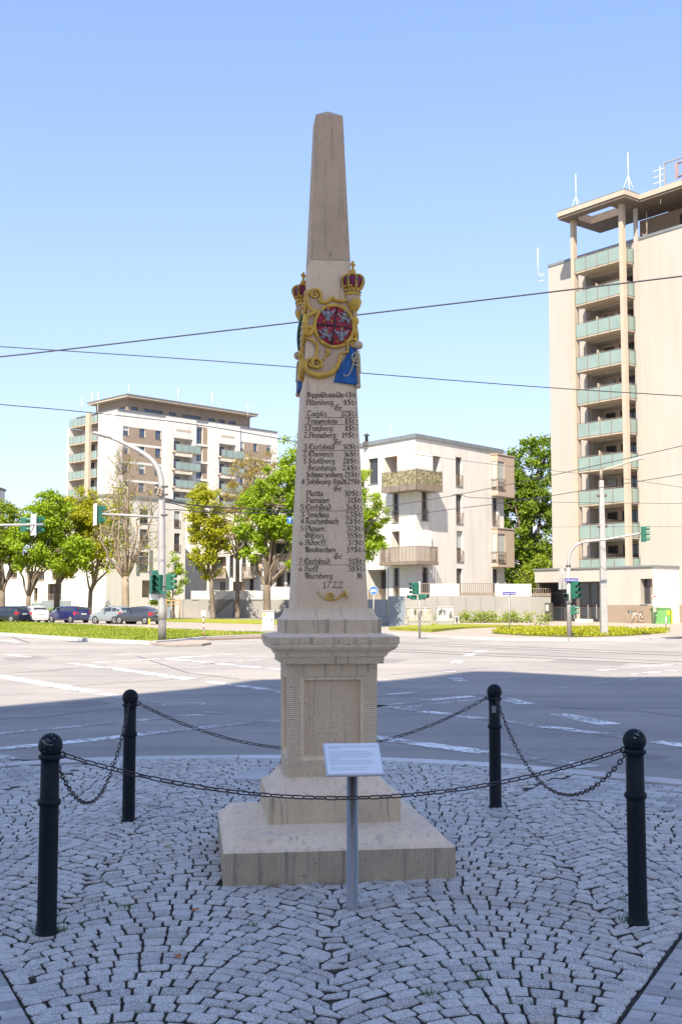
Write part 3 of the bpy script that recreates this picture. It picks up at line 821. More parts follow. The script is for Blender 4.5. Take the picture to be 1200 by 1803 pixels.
FN = (MW.to_3x3() @ Vector((0, -1, .0436))).normalized()
FP = MW @ Vector((0, -HW(2.5), 2.5))
def fpt(px, py, d=0.0):
    """a place on the front face of the shaft, lifted d metres off it (local coordinates)"""
    p = MWI @ hit(px, py, FP, FN)
    return Vector((p.x, -HW(p.z) - d, p.z))
def z3(X, Y, d=0.0): return fpt(480 + X / 4.395, 670 + Y / 4.395, d)
def z2(X, Y, d=0.0): return fpt(500 + X / 7.5, 460 + Y / 7.5, d)

# ---- a pen-stroke blackletter alphabet: width, strokes (baseline 0, x height 1)
GL = {
 'a': (.75, [[(.5, .95), (.2, 1), (.08, .8), (.08, .2), (.22, 0), (.48, .2)], [(.5, 1), (.5, .12), (.68, 0)]]),
 'b': (.72, [[(.12, 1.65), (.12, .1), (.32, 0), (.58, .2), (.58, .75), (.36, 1), (.12, .8)]]),
 'c': (.6, [[(.52, .9), (.3, 1), (.1, .78), (.1, .2), (.3, 0), (.54, .16)]]),
 'd': (.72, [[(.1, 1.5), (.3, 1.55), (.58, .95), (.58, .2), (.34, 0), (.1, .22), (.1, .72), (.34, 1), (.55, .88)]]),
 'e': (.62, [[(.1, .48), (.54, .66), (.34, 1), (.1, .78), (.1, .2), (.3, 0), (.54, .16)]]),
 'f': (.5, [[(.5, 1.55), (.3, 1.65), (.2, 1.4), (.2, -.35)], [(.04, .98), (.44, .98)]]),
 'g': (.72, [[(.56, 1), (.26, 1), (.1, .78), (.1, .28), (.3, .08), (.54, .25)], [(.56, 1.02), (.56, -.3), (.32, -.55), (.06, -.38)]]),
 'h': (.74, [[(.12, 1.65), (.12, 0)], [(.12, .8), (.38, 1), (.58, .8), (.58, .05), (.38, -.4)]]),
 'i': (.38, [[(.06, .9), (.18, 1), (.18, .1), (.34, 0)], [(.2, 1.38), (.25, 1.46)]]),
 'k': (.66, [[(.12, 1.65), (.12, 0)], [(.12, .8), (.42, 1.05), (.46, .75), (.14, .58)], [(.28, .6), (.6, 0)]]),
 'l': (.36, [[(.14, 1.65), (.14, .12), (.34, 0)]]),
 'm': (1.08, [[(.05, .9), (.16, 1), (.16, 0)], [(.16, .78), (.36, 1), (.52, .82), (.52, 0)], [(.52, .78), (.74, 1), (.88, .82), (.88, .1), (1.02, 0)]]),
 'n': (.76, [[(.05, .9), (.16, 1), (.16, 0)], [(.16, .78), (.4, 1), (.56, .82), (.56, .1), (.72, 0)]]),
 'o': (.7, [[(.3, 1), (.1, .76), (.1, .22), (.34, 0), (.58, .22), (.58, .76), (.3, 1)]]),
 'p': (.72, [[(.04, .9), (.14, 1), (.14, -.5)], [(.14, .8), (.38, 1), (.6, .78), (.6, .2), (.38, 0), (.14, .14)]]),
 'r': (.56, [[(.05, .9), (.16, 1), (.16, .1), (.3, 0)], [(.16, .8), (.36, 1), (.52, .88)]]),
 's': (.6, [[(.52, 1.0), (.2, .98), (.14, .72), (.5, .38), (.46, .06), (.12, .02)]]),
 'S': (.9, [[(.78, 1.5), (.5, 1.68), (.16, 1.4), (.3, 1.0), (.66, .7), (.7, .25), (.4, 0), (.1, .2)], [(.45, 1.3), (.45, .35)]]),
 't': (.48, [[(.2, 1.4), (.2, .12), (.42, 0)], [(.04, 1), (.42, 1)]]),
 'u': (.76, [[(.04, .92), (.14, 1), (.14, .2), (.34, 0), (.54, .2)], [(.54, 1), (.54, .12), (.7, 0)]]),
 'w': (1.04, [[(.06, 1.15), (.16, 1), (.16, .15), (.34, 0), (.5, .2), (.5, 1)], [(.5, .15), (.66, 0), (.9, .25), (.9, .8), (.72, 1.05)]]),
 'y': (.74, [[(.08, 1.1), (.16, .95), (.16, .2), (.36, 0), (.58, .2)], [(.58, 1), (.58, 0), (.34, -.5)], [(.2, 1.35), (.24, 1.42)], [(.46, 1.35), (.5, 1.42)]]),
 'z': (.6, [[(.1, .95), (.5, 1), (.2, .55), (.5, .4), (.46, -.25), (.14, -.42)]]),
 'D': (1.02, [[(.1, 1.35), (.3, 1.6), (.75, 1.4), (.92, .8), (.78, .2), (.4, 0), (.08, .12)], [(.34, 1.3), (.34, .1)], [(.5, 1.2), (.5, .3)]]),
 'A': (1.02, [[(.06, .1), (.24, 0), (.3, .9), (.2, 1.4), (.5, 1.68), (.84, 1.35), (.84, .1), (.98, 0)], [(.3, .8), (.84, .8)]]),
 'T': (.96, [[(.04, 1.4), (.3, 1.6), (.6, 1.45), (.9, 1.62)], [(.56, 1.5), (.3, 1.1), (.26, .35), (.5, 0), (.86, .2)]]),
 'F': (.92, [[(.06, 1.4), (.3, 1.6), (.55, 1.45), (.86, 1.6)], [(.4, 1.5), (.4, .1), (.2, -.15), (.04, .05)], [(.4, .85), (.74, .95)]]),
 'C': (.96, [[(.86, 1.4), (.6, 1.66), (.2, 1.3), (.12, .6), (.4, 0), (.84, .2)], [(.5, 1.55), (.4, 1.0), (.5, .5)], [(.86, 1.62), (.86, 1.2)]]),
 'G': (1.0, [[(.7, 1.55), (.42, 1.66), (.12, 1.2), (.12, .5), (.42, 0), (.84, .2), (.84, .8), (.5, .95)], [(.5, 1.5), (.42, .4)], [(.9, 1.66), (.7, 1.5)]]),
 'J': (.8, [[(.1, 1.45), (.4, 1.66), (.74, 1.45)], [(.5, 1.55), (.56, .2), (.4, -.35), (.1, -.25)]]),
 'P': (.96, [[(.06, 1.4), (.26, 1.6), (.3, .1), (.14, -.3)], [(.3, 1.3), (.6, 1.62), (.88, 1.3), (.84, .75), (.56, .5), (.3, .6)]]),
 'Z': (.92, [[(.12, 1.4), (.5, 1.66), (.8, 1.35), (.4, .9), (.8, .6), (.7, -.1), (.34, -.3), (.1, -.1)]]),
 'R': (1.0, [[(.06, 1.4), (.24, 1.6), (.28, .1), (.1, 0)], [(.28, 1.3), (.56, 1.64), (.84, 1.3), (.7, .9), (.36, .82)], [(.52, .82), (.74, .1), (.96, 0)]]),
 'N': (1.04, [[(.04, 1.35), (.22, 1.6), (.28, .2), (.12, 0)], [(.28, 1.2), (.5, 1.6), (.62, .1), (.94, .05)], [(.84, 1.6), (.84, .3)]]),
 'H': (1.0, [[(.7, 1.62), (.4, 1.6), (.2, 1.2), (.34, .7), (.12, .1), (.36, 0)], [(.34, .9), (.66, 1.05), (.84, .7), (.78, 0), (.5, -.4)]]),
 'O': (1.0, [[(.5, 1.6), (.14, 1.1), (.16, .4), (.5, 0), (.88, .4), (.86, 1.1), (.4, 1.62)], [(.5, 1.3), (.46, .3)]]),
 '1': (.5, [[(.1, 1.1), (.3, 1.5), (.3, 0)], [(.12, 0), (.48, 0)]]),
 '2': (.78, [[(.1, 1.45), (.66, 1.5), (.1, .08), (.4, .12), (.72, 0)]]),
 '3': (.72, [[(.1, 1.45), (.6, 1.5), (.3, .95), (.62, .55), (.5, .02), (.1, .02)]]),
 '4': (.78, [[(.5, 0), (.5, 1.5), (.06, .5), (.74, .5)]]),
 '5': (.7, [[(.62, 1.5), (.2, 1.48), (.14, .9), (.5, .85), (.6, .4), (.4, 0), (.08, .05)]]),
 '6': (.72, [[(.56, 1.5), (.2, 1.0), (.1, .4), (.34, 0), (.62, .3), (.5, .75), (.14, .6)]]),
 '7': (.7, [[(.08, 1.45), (.62, 1.48), (.3, .7), (.22, 0)]]),
 '8': (.74, [[(.56, 1.3), (.34, 1.52), (.14, 1.2), (.58, .6), (.5, .05), (.22, .02), (.12, .4), (.58, 1.1)]]),
 '9': (.72, [[(.56, 1.0), (.24, .8), (.1, 1.2), (.36, 1.52), (.6, 1.2), (.5, .4), (.2, 0)]]),
 '0': (.74, [[(.34, 1.5), (.1, 1.0), (.12, .4), (.38, 0), (.62, .5), (.6, 1.1), (.3, 1.5)]]),
 '.': (.28, [[(.1, .08), (.16, .14)]]),
 '-': (.5, [[(.06, .6), (.42, .6)]]),
 '\u00df': (.74, [[(.14, -.4), (.14, 1.5), (.4, 1.66), (.58, 1.4), (.3, .95), (.6, .5), (.46, -.2), (.26, -.3)]]),
 '\u00b7': (.3, [[(.06, .95), (.22, .95)], [(.06, .6), (.22, .6)], [(.06, .25), (.22, .3)]]),
}
def glyph(ch):
    if ch in '\u00fc\u00d6\u00e4\u00f6':
        w, s_ = GL[{'\u00fc': 'u', '\u00d6': 'O', '\u00e4': 'a', '\u00f6': 'o'}[ch]]
        y = 1.85 if ch == '\u00d6' else 1.3
        return w, s_ + [[(w * .3, y), (w * .36, y + .1)], [(w * .62, y), (w * .68, y + .1)]]
    return GL[ch]
def pen_text(mb, s_, x0, x1, base, place, xh, nib=.013, cnt=[0]):
    """letters between x0 and x1 (picture columns of the enlarged view), on the line `base`"""
    A, B = place(x0, base), place(x1, base)
    tot = sum(glyph(c)[0] if c != ' ' else .35 for c in s_)
    ux = (B - A) / tot; up = Vector((0, .0436, 1)).normalized()
    k = .0; nv = (ux.normalized() * .72 + up * .55) * nib * .5
    lift = Vector((0, -1, 0))
    for ch in s_:
        if ch == ' ': k += .35; continue
        w, st = glyph(ch)
        for line in st:
            pts = [A + ux * (k + x) + up * (y * xh) for x, y in line]
            for p, q_ in zip(pts[:-1], pts[1:]):
                d = (q_ - p).normalized(); pr = (ux.normalized() * -d.dot(up) + up * d.dot(ux.normalized())) * nib * .20
                n_ = nv + (pr if pr.dot(nv) > 0 else -pr)
                e = d * nib * .12
                o_ = lift * (.0012 + (cnt[0] % 40) * .00004); cnt[0] += 1
                mb.quad(p - n_ - e + o_, q_ - n_ + e + o_, q_ + n_ + e + o_, p + n_ - e + o_)
        k += w
ROWS = [(130, ('Dippoldiswalda', 262, 550), ('4St\u00b7', 554, 652)), (187, ('Altenberg', 255, 470), ('8St.\u00b7', 548, 654)), (230, ('Gr.', 475, 550)), (275, ('Toepliz', 262, 418), ('12St.\u00b7', 530, 657)),
        (332, ('Frauenstein', 264, 502), ('8St.\u00b7', 556, 660)), (388, ('1.Freyberg', 245, 462), ('8St.\u00b7', 557, 662)), (441, ('2.Annaberg', 240, 490), ('19St.\u00b7', 533, 664)), (496, ('Gr.', 473, 543)),
        (531, ('3.Carlsbad', 240, 480), ('30St.\u00b7', 540, 668)), (587, ('2.Chemniz', 235, 467), ('16St.\u00b7', 553, 672)), (641, ('3.Stollberg', 233, 483), ('20St.\u00b7', 542, 674)), (695, ('Gr\u00fcnhayn', 270, 490), ('24St-', 538, 680)),
        (747, ('Schwarzenberg', 257, 542), ('25St.\u00b7', 553, 682)), (801, ('4.JohGeorg-Stadt', 222, 572), ('29St\u00b7', 577, 685)), (855, ('Gr.', 470, 545)), (893, ('Platta', 255, 392), ('30St.\u00b7', 553, 692)),
        (945, ('Perniger', 255, 443), ('31St\u00b7', 575, 694)), (999, ('5.Carlsbad', 215, 453), ('36St.\u00b7', 562, 698)), (1057, ('3.Zwickau', 218, 437), ('23St\u00b7', 560, 700)), (1108, ('4.Reichenbach', 215, 510), ('28St-', 562, 706)),
        (1165, ('5.Plauen', 212, 402), ('32St.\u00b7', 572, 708)), (1219, ('\u00d6l\u00dfniz', 247, 397), ('35St-', 570, 711)), (1273, ('6.Adorff', 205, 412), ('37St.\u00b7', 580, 714)), (1328, ('Neukirchen', 247, 488), ('39St.\u00b7', 567, 716)),
        (1381, ('Gr.', 472, 552)), (1418, ('7.Carlsbad', 203, 443), ('51St.\u00b7', 585, 720)), (1476, ('6.Hoff', 200, 353), ('38St.\u00b7', 583, 722)), (1532, ('N\u00fcrnberg', 245, 463), ('St.', 650, 710)), (1605, ('1722', 383, 548))]
for base, *items in ROWS:
    for t, x0, x1 in items:
        mb = MB(); pen_text(mb, t, x0, x1 - (9 if x1 > 600 else 0), base, z3, .0215 if t != '1722' else .025, .0045)
        mb.build('inscription', M['letter'], mon)
for y, x0, x1 in ((285, 248, 660), (341, 243, 664), (542, 226, 672), (1009, 205, 704), (1427, 190, 722)):
    MB().quad(z3(x0, y + 1.6, .0015), z3(x1, y + 1.6, .0015), z3(x1, y - 1.6, .0015), z3(x0, y - 1.6, .0015)).build('inscription_rule', M['letter'], mon)
# post horn
mb = MB()
hp = [(352, 1636), (362, 1650), (380, 1672), (405, 1692), (440, 1702), (478, 1697), (508, 1680), (530, 1663), (547, 1652)]
mb.tube(catmull([z3(x, y, .008) for x, y in hp], 4), [.004 + .016 * (i / 32) ** 3.2 for i in range(33)], 10, flat=.6, up=(0, 0, 1))
mb.tube(catmull([z3(552 - 2, 1624, .010), z3(562, 1650, .014), z3(576, 1684, .010)], 4), .006, 8)
mb.tube([z3(440 + 27 * math.cos(a), 1668 + 24 * math.sin(a), .010) for a in [2 * PI * i / 20 for i in range(21)]], .005, 8)
mb.tube([z3(447 + 11 * math.cos(a), 1672 + 10 * math.sin(a), .010) for a in [2 * PI * i / 12 for i in range(13)]], .003, 8)
mb.tube([z3(350, 1640, .008), z3(346, 1630, .008)], [.006, .004], 8)
mb.build('post_horn', M['gold'], mon)

# ---- cartouche: built once on the front right corner, the half on the side face mirrored over the corner's diagonal, all turned half round for the far corner
def mir(p): return Vector((-p[1], -p[0], p[2]))
RZ = Matrix.Rotation(PI, 4, 'Z')
def both(name, mb, m, par=None, mirror=True):
    """front piece, its mirror on the right face, and both again on the opposite corner"""
    vs, fs = [Vector(p) for p in mb.v], mb.f
    outs = []
    variants = [lambda p: p, lambda p: RZ @ p] + ([mir, lambda p: RZ @ mir(p)] if mirror else [])
    for k, fn in enumerate(variants):
        b = MB(); b.v = [tuple(fn(p)) for p in vs]; b.f = [tuple(reversed(f)) for f in fs] if k >= 2 else list(fs); b.m = list(mb.m); b.sm = list(mb.sm)
        outs.append(b.build(name, m, par[k] if par else mon))
    return outs
def scroll(pts, r, d=.012, n=5, flat=.8):
    c = catmull([z2(x, y, d) for x, y in pts], n)
    rs = r if not isinstance(r, tuple) else [r[0] + (r[1] - r[0]) * math.sin(PI * i / (len(c) - 1)) for i in range(len(c))]
    return MB().tube(c, rs, 8, flat=flat, up=None)
both('gilded_scroll', scroll([(400, 442), (425, 430), (438, 455), (412, 480), (368, 468), (352, 428), (388, 388), (440, 384), (478, 428), (482, 490), (470, 530), (505, 546), (550, 543), (590, 520), (630, 486), (670, 514), (740, 528), (830, 520), (875, 505), (920, 520), (935, 558), (905, 598), (865, 595), (846, 565), (870, 545), (890, 562)], (.0085, .0150)), M['gold'])
both('gilded_scroll', scroll([(420, 372), (370, 378), (320, 412), (300, 480), (312, 565), (342, 622), (372, 660), (420, 676), (385, 690), (330, 716), (285, 778), (262, 860), (272, 930), (304, 974), (352, 960), (376, 910), (350, 870), (310, 878), (300, 912), (330, 930), (345, 905)], (.0085, .0155)), M['gold'])
both('gilded_scroll', scroll([(250, 1010), (330, 1032), (400, 1075), (434, 1140), (430, 1215), (408, 1290)], (.006, .0125)), M['gold'])
both('gilded_scroll', scroll([(418, 1358), (440, 1345), (452, 1375), (420, 1402), (380, 1388), (364, 1345), (388, 1302), (440, 1298), (482, 1335), (486, 1385), (455, 1412), (400, 1408), (350, 1392), (318, 1352)], (.009, .014), .022), M['gold'])
both('gilded_scroll', scroll([(400, 1296), (330, 1300), (284, 1350), (284, 1420), (332, 1478), (420, 1512), (520, 1510), (608, 1486), (678, 1428), (718, 1350), (738, 1272), (752, 1216)], (.009, .023), .014), M['gold'])
both('gilded_scroll', scroll([(752, 1222), (790, 1212), (832, 1206), (836, 1165), (832, 1120), (850, 1062), (900, 1036), (950, 1060), (962, 1108), (922, 1136), (886, 1112), (896, 1082), (922, 1090)], .0095, .016), M['gold'])
# stone field behind the cartouche
mb = MB()
fld = [(330, 390), (440, 400), (500, 560), (620, 505), (900, 530), (960, 640), (960, 1060), (840, 1120), (760, 1210), (690, 1420), (560, 1500), (380, 1490), (300, 1400), (330, 1290), (420, 1210), (360, 1060), (290, 1000), (280, 830), (370, 690), (310, 560)]
n_ = len(fld)
mb.add([z2(x, y, .0005) for x, y in fld] + [z2(x, y, .008) for x, y in fld], [tuple(range(n_, 2 * n_))] + [(i, (i + 1) % n_, n_ + (i + 1) % n_, n_ + i) for i in range(n_)])
if (mb.v[1][0] - mb.v[0][0]) > 0: mb.f = [tuple(reversed(f)) for f in mb.f]
both('cartouche_field', mb, M['shaft_up'])
# bell flowers and drops
mb = MB()
for x, y, a, b_, ang in ((575, 1195, 26, 52, .35), (552, 1250, 18, 26, .4), (528, 1298, 15, 18, 0), (495, 1332, 13, 22, .8)):
    c = z2(x, y, .016)
    Mx = Matrix.Translation(c) @ Matrix.Rotation(-ang, 4, 'Y') @ Matrix.Diagonal((a * .00048, .011, b_ * .00048, 1))
    mb.lathe([(math.sin(PI * i / 8) if 0 < i < 8 else 1e-6, -math.cos(PI * i / 8)) for i in range(9)], 10, Mx)
both('bell_flower_drop', mb, M['gold'])
mb = MB()
for x, y, a, b_ in ((985, 735, 20, 40), (990, 795, 40, 52), (1000, 850, 26, 36), (1005, 905, 18, 26), (1010, 960, 32, 46), (1018, 1030, 20, 36), (1024, 1080, 13, 32)):
    p = z2(x, y)
    c = Vector((HW(p.z) + .009, -HW(p.z) - .009, p.z))
    mb.lathe([(math.sin(PI * i / 8) if 0 < i < 8 else 1e-6, -math.cos(PI * i / 8)) for i in range(9)], 12, Matrix.Translation(c) @ Matrix.Diagonal((a * .00066, a * .00066, b_ * .00062, 1)))
both('corner_leaf_drop', mb, M['gold'], mirror=False)
# shield discs
dc = z2(657, 862); drx, drz = (z2(902, 862) - z2(412, 862)).length / 2, (z2(655, 608) - z2(655, 1132)).length / 2
def disc_pt(a, k, d):
    u, z = dc.x + drx * k * math.cos(a), dc.z + drz * k * math.sin(a)
    return Vector((u, -HW(z) - d, z))
mb = MB(); n_ = 40
vs = []
for k, d in ((1.0, .002), (1.0, .016), (.8, .021), (.5, .026), (.25, .028)):
    vs += [disc_pt(2 * PI * i / n_, k, d) for i in range(n_)]
vs.append(disc_pt(0, 0, .029))
fs = [(r_ * n_ + i, r_ * n_ + (i + 1) % n_, r_ * n_ + n_ + (i + 1) % n_, r_ * n_ + n_ + i) for r_ in range(4) for i in range(n_)] + [(4 * n_ + i, 4 * n_ + (i + 1) % n_, 5 * n_) for i in range(n_)]
mb.add(vs, fs, 0, True)
sh = both('shield', mb, [M['red']])
M['saxon'] = None
m, nt, b = new_mat('shield_black_gold_green')
w = N(nt, 'ShaderNodeTexWave', wave_type='BANDS', bands_direction='Z'); w.inputs['Scale'].default_value = 8.5
nt.links.new(coords(nt), w.inputs['Vector'])
c = mixc(nt, ramp(nt, w.outputs['Fac'], 0.49, 0.51), (0.03, 0.03, 0.03), (0.62, 0.40, 0.05))
nt.links.new(c, b.inputs['Base Color']); b.inputs['Roughness'].default_value = 0.5
M['saxon'] = m
for k in (2, 3): sh[k].data.materials[0] = M['saxon']
mb = MB(); mb.tube([disc_pt(2 * PI * i / 48, 1.045, .014) for i in range(49)], .0125, 10, caps=False)
both('shield_rim', mb, M['gold'], sh)
# quarter lines (front) and the green wreath bend (side)
def on_front(name, mb, m, ks=(0, 1), par=sh):
    for k in ks:
        fn = [lambda p: p, lambda p: RZ @ p, mir, lambda p: RZ @ mir(p)][k]
        b = MB(); b.v = [tuple(fn(Vector(p))) for p in mb.v]; b.f = [tuple(reversed(f)) for f in mb.f] if k >= 2 else list(mb.f); b.m = list(mb.m); b.sm = list(mb.sm)
        b.build(name, m, par[k])
mb = MB()
mb.tube([z2(690, 622, .019), z2(672, 740, .026), z2(655, 860, .030), z2(638, 990, .027), z2(621, 1130, .019)], .0052, 6)
mb.tube([z2(420, 852, .019), z2(530, 850, .027), z2(655, 862, .031), z2(770, 882, .027), z2(892, 898, .019)], .0052, 6)
on_front('quarter_line', mb, M['black'])
mb = MB(); mb.tube(catmull([disc_pt(2.2, .95, .020), disc_pt(1.6, .35, .030), disc_pt(.6, .1, .034), disc_pt(-.6, .55, .030), disc_pt(-.95, .97, .02)], 5), .014, 8)
on_front('green_bend', mb, M['green'], (2, 3))
def relief(parts, cx_, cy_, sc_, name='silver', lift=.026):
    mb = MB()
    for (x, y, a, b_, ang) in parts:
        c = z2(cx_ + x * sc_, cy_ + y * sc_, lift)
        Mx = Matrix.Translation(c) @ Matrix.Rotation(ang, 4, 'Y') @ Matrix.Diagonal((a * sc_ * .00047, .0085, b_ * sc_ * .00047, 1))
        mb.lathe([(math.sin(PI * i / 6) if 0 < i < 6 else 1e-6, -math.cos(PI * i / 6)) for i in range(7)], 8, Mx)
    return mb
EAGLE = [(0, 0, 22, 46, 0), (0, -52, 15, 18, 0), (12, -54, 12, 6, 0), (-34, -24, 30, 14, .5), (34, -24, 30, 14, -.5), (-62, -30, 12, 40, -.5), (62, -30, 12, 40, .5), (-46, -4, 9, 34, -.35), (46, -4, 9, 34, .35), (-30, 8, 8, 30, -.25), (30, 8, 8, 30, .25), (0, 58, 20, 24, 0), (-16, 44, 8, 20, .4), (16, 44, 8, 20, -.4)]
EGOLD = [(-10, -76, 5, 12, .2), (0, -78, 5, 12, 0), (10, -76, 5, 12, -.2), (0, -68, 16, 5, 0), (-30, 62, 5, 22, .8), (30, 62, 5, 22, -.8), (-50, 74, 14, 5, -.3), (50, 74, 14, 5, .3), (-42, 82, 5, 12, .3), (42, 82, 5, 12, -.3)]
RIDER = [(5, 12, 48, 22, .25), (-42, -12, 12, 34, -.7), (-62, -34, 20, 10, -.4), (46, 32, 20, 24, .3), (-36, 36, 8, 30, .9), (-58, 48, 8, 20, -.3), (-14, 44, 8, 26, .5), (44, 60, 9, 28, .2), (62, 62, 8, 28, -.3), (68, 10, 8, 34, -.5), (0, -30, 16, 30, .1), (4, -64, 12, 13, 0), (-24, -48, 22, 7, .5), (26, -44, 6, 40, .6), (16, 16, 8, 26, .2)]
for cx_, cy_, kind in ((572, 715, 'E'), (752, 982, 'E'), (783, 752, 'H'), (532, 968, 'H')):
    par = sh
    on_front('eagle_relief' if kind == 'E' else 'rider_relief', relief(EAGLE if kind == 'E' else RIDER, cx_, cy_, 1.18), M['silver'])
    if kind == 'E': on_front('eagle_gold', relief(EGOLD, cx_, cy_, 1.18), M['gold'])
    else:
        on_front('rider_shield', relief([(22, -14, 19, 21, 0)], cx_, cy_, 1.18, lift=.033), M['cream'])
        on_front('rider_shield_boss', relief([(22, -14, 11, 13, 0)], cx_, cy_, 1.18, lift=.0365), M['black'])
# corner: stone bracket, shell, crown, drape, knob
def zz(Y, X=905): return z2(X, Y).z
CO = Vector((1, -1, 0)).normalized()
def corner(z, out=0.0): return Vector((HW(z), -HW(z), z)) + CO * out
z0_, z1_ = zz(525), zz(452)
mb = MB()
mb.lathe([(.034, z0_ - .03), (.048, z0_ - .008), (.052, z0_ + .01), (.048, z1_ - .006), (.050, z1_)], 16, Matrix.Translation(Vector((corner(z0_, .004).x, corner(z0_, .004).y, 0))))
both('corner_bracket', mb, M['shaft_up'], mirror=False)
mb = MB(); zs0, zs1 = zz(690, 990), zz(500, 990)
c = corner((zs0 + zs1) / 2, .012)
prof = [(.006, zs0), (.026, zs0 + .02), (.040, zs0 + .05), (.046, zs0 + .075), (.040, zs1)]
b0 = len(mb.v); seg = 28
for r_, z in prof:
    for k in range(seg):
        w = 2 * PI * k / seg; rr_ = r_ * (1 + .10 * math.cos(7 * w))
        mb.v.append((c.x + rr_ * math.cos(w), c.y + rr_ * math.sin(w), z))
for i in range(4):
    for k in range(seg):
        k2 = (k + 1) % seg; mb.f.append((i * seg + k, i * seg + k2, (i + 1) * seg + k2, (i + 1) * seg + k)); mb.m.append(0); mb.sm.append(True)
mb.f.append(tuple(4 * seg + k for k in range(seg))); mb.m.append(0); mb.sm.append(False)
both('gilded_shell', mb, M['gold'], mirror=False)
zb_, zb1, zc1, zo = zz(462), zz(372), zz(205), zz(128)
cc = corner((zb_ + zc1) / 2, .010)
def at(z): return Matrix.Translation(Vector((cc.x, cc.y, 0)))
mb = MB().lathe([(.051, zb_), (.0535, zb_ + .004), (.0535, zb_ + .009), (.050, zb_ + .012), (.050, zb1 - .010), (.055, zb1 - .006), (.056, zb1), (.046, zb1 + .002)], 28, at(0))
for k in range(10):
    a = 2 * PI * k / 10
    mb.ball(Vector((cc.x + .056 * math.cos(a), cc.y + .056 * math.sin(a), zb1 + .010)), .0085, 8, 6)
crown = both('crown', mb, M['gold'], mirror=False)
mb = MB()
for k in range(12):
    a = 2 * PI * (k + .5) / 12
    mb.ball(Vector((cc.x + .0505 * math.cos(a), cc.y + .0505 * math.sin(a), (zb_ + zb1) / 2)), .006, 8, 6)
both('crown_jewels', mb, M['black'], crown, mirror=False)
hgt = zc1 - zb1
mb = MB().lathe([(.044, zb1 + .002), (.058, zb1 + hgt * .25), (.064, zb1 + hgt * .55), (.060, zb1 + hgt * .82), (.040, zb1 + hgt * .98), (.010, zb1 + hgt * 1.0), (.001, zb1 + hgt)], 24, at(0))
both('crown_cap', mb, M['purple'], crown, mirror=False)
for k in range(8):
    a = 2 * PI * k / 8 + .2
    dv = Vector((math.cos(a), math.sin(a), 0))
    arch = [cc * 1 + dv * r_ + Vector((0, 0, zb1 + hgt * h_ - cc.z)) for r_, h_ in ((.052, 0), (.066, .28), (.074, .58), (.068, .88), (.045, 1.06), (.015, 1.10))]
    ar = both('crown_arch', MB().tube(catmull(arch, 3), .0085, 8), M['gold'], crown, mirror=False) if k < 8 else None
mb = MB()
for k in range(8):
    a = 2 * PI * k / 8 + .2
    dv = Vector((math.cos(a), math.sin(a), 0))
    arch = [cc * 1 + dv * r_ + Vector((0, 0, zb1 + hgt * h_ - cc.z)) for r_, h_ in ((.070, .30), (.078, .58), (.0725, .86), (.056, 1.0))]
    mb.tube(catmull(arch, 3), .0058, 6)
both('crown_arch_foliage', mb, M['green'], crown, mirror=False)
mb = MB()
mb.lathe([(.016, zc1 + .004), (.018, zc1 + .012), (.022, zc1 + .028), (.018, zc1 + .042), (.008, zc1 + .050), (.001, zc1 + .052)], 14, at(0))
t_ = zc1 + .05
side = Vector((1, 1, 0)).normalized()
for (a0, a1, b0_, b1_) in ((-.007, .007, 0, .052), (-.022, .022, .022, .036)):
    q8 = [Vector((cc.x, cc.y, 0)) + side * a + CO * d + Vector((0, 0, t_ + b)) for b in (b0_, b1_) for a, d in ((a0, -.006), (a1, -.006), (a1, .006), (a0, .006))]
    mb.hexa(q8)
both('crown_orb_cross', mb, M['gold'], crown, mirror=False)
# blue drape over the lower corner
mb = MB(); nu, nv_ = 14, 16
lf = [(848, 1140), (838, 1210), (790, 1300), (730, 1400), (690, 1500), (662, 1600)]
for j in range(nv_ + 1):
    t = j / nv_; k = min(int(t * 5), 4); f_ = t * 5 - k
    lx, ly = lf[k][0] + (lf[k + 1][0] - lf[k][0]) * f_, lf[k][1] + (lf[k + 1][1] - lf[k][1]) * f_
    pl = z2(lx, ly); zc_ = z2(990, 1150 + t * 490).z
    for i in range(nu + 1):
        a = i / nu; z = pl.z + (zc_ - pl.z) * a
        u = pl.x + (HW(z) + .014 - pl.x) * a
        d = .014 + .007 * math.sin(a * 13 + t * 3.2) * (.3 + .7 * t) * (1 - a * .55) + .004 * math.sin(a * 5 - t * 9)
        mb.v.append((u, -HW(z) - d, z))
for j in range(nv_):
    for i in range(nu):
        q = j * (nu + 1) + i
        mb.f.append((q, q + nu + 1, q + nu + 2, q + 1)); mb.m.append(0); mb.sm.append(True)
drape = both('blue_drape', mb, M['blue'])
for o in drape:
    md = o.modifiers.new('thickness', 'SOLIDIFY'); md.thickness = .010; md.offset = -1
mb = MB()
for pts in ([(778, 1500), (792, 1524), (830, 1520), (868, 1470), (893, 1400), (908, 1340), (930, 1280), (955, 1235)], [(905, 1365), (940, 1385), (985, 1388)], [(962, 1228), (920, 1226), (888, 1262), (900, 1298), (945, 1290), (980, 1262)], [(900, 1300), (893, 1322), (930, 1330), (972, 1318)], [(968, 1238), (980, 1300), (985, 1400), (990, 1480)]):
    mb.tube(catmull([z2(x, y, .027) for x, y in pts], 4), .0036, 6)
both('gilded_monogram', mb, M['cream'], drape)
mb = MB()
z = zz(1120, 1040); c = corner(z, .03); mb.ball(c, .030, 14, 10, sc_=(1, 1, .95))
z = zz(1650, 985); c = corner(z, .012); mb.ball(c, .018, 12, 8)
mb.tube([corner(zz(1190, 990), .02), corner(zz(1640, 990), .016)], .012, 10)
both('corner_knob', mb, M['shaft_up'], mirror=False)

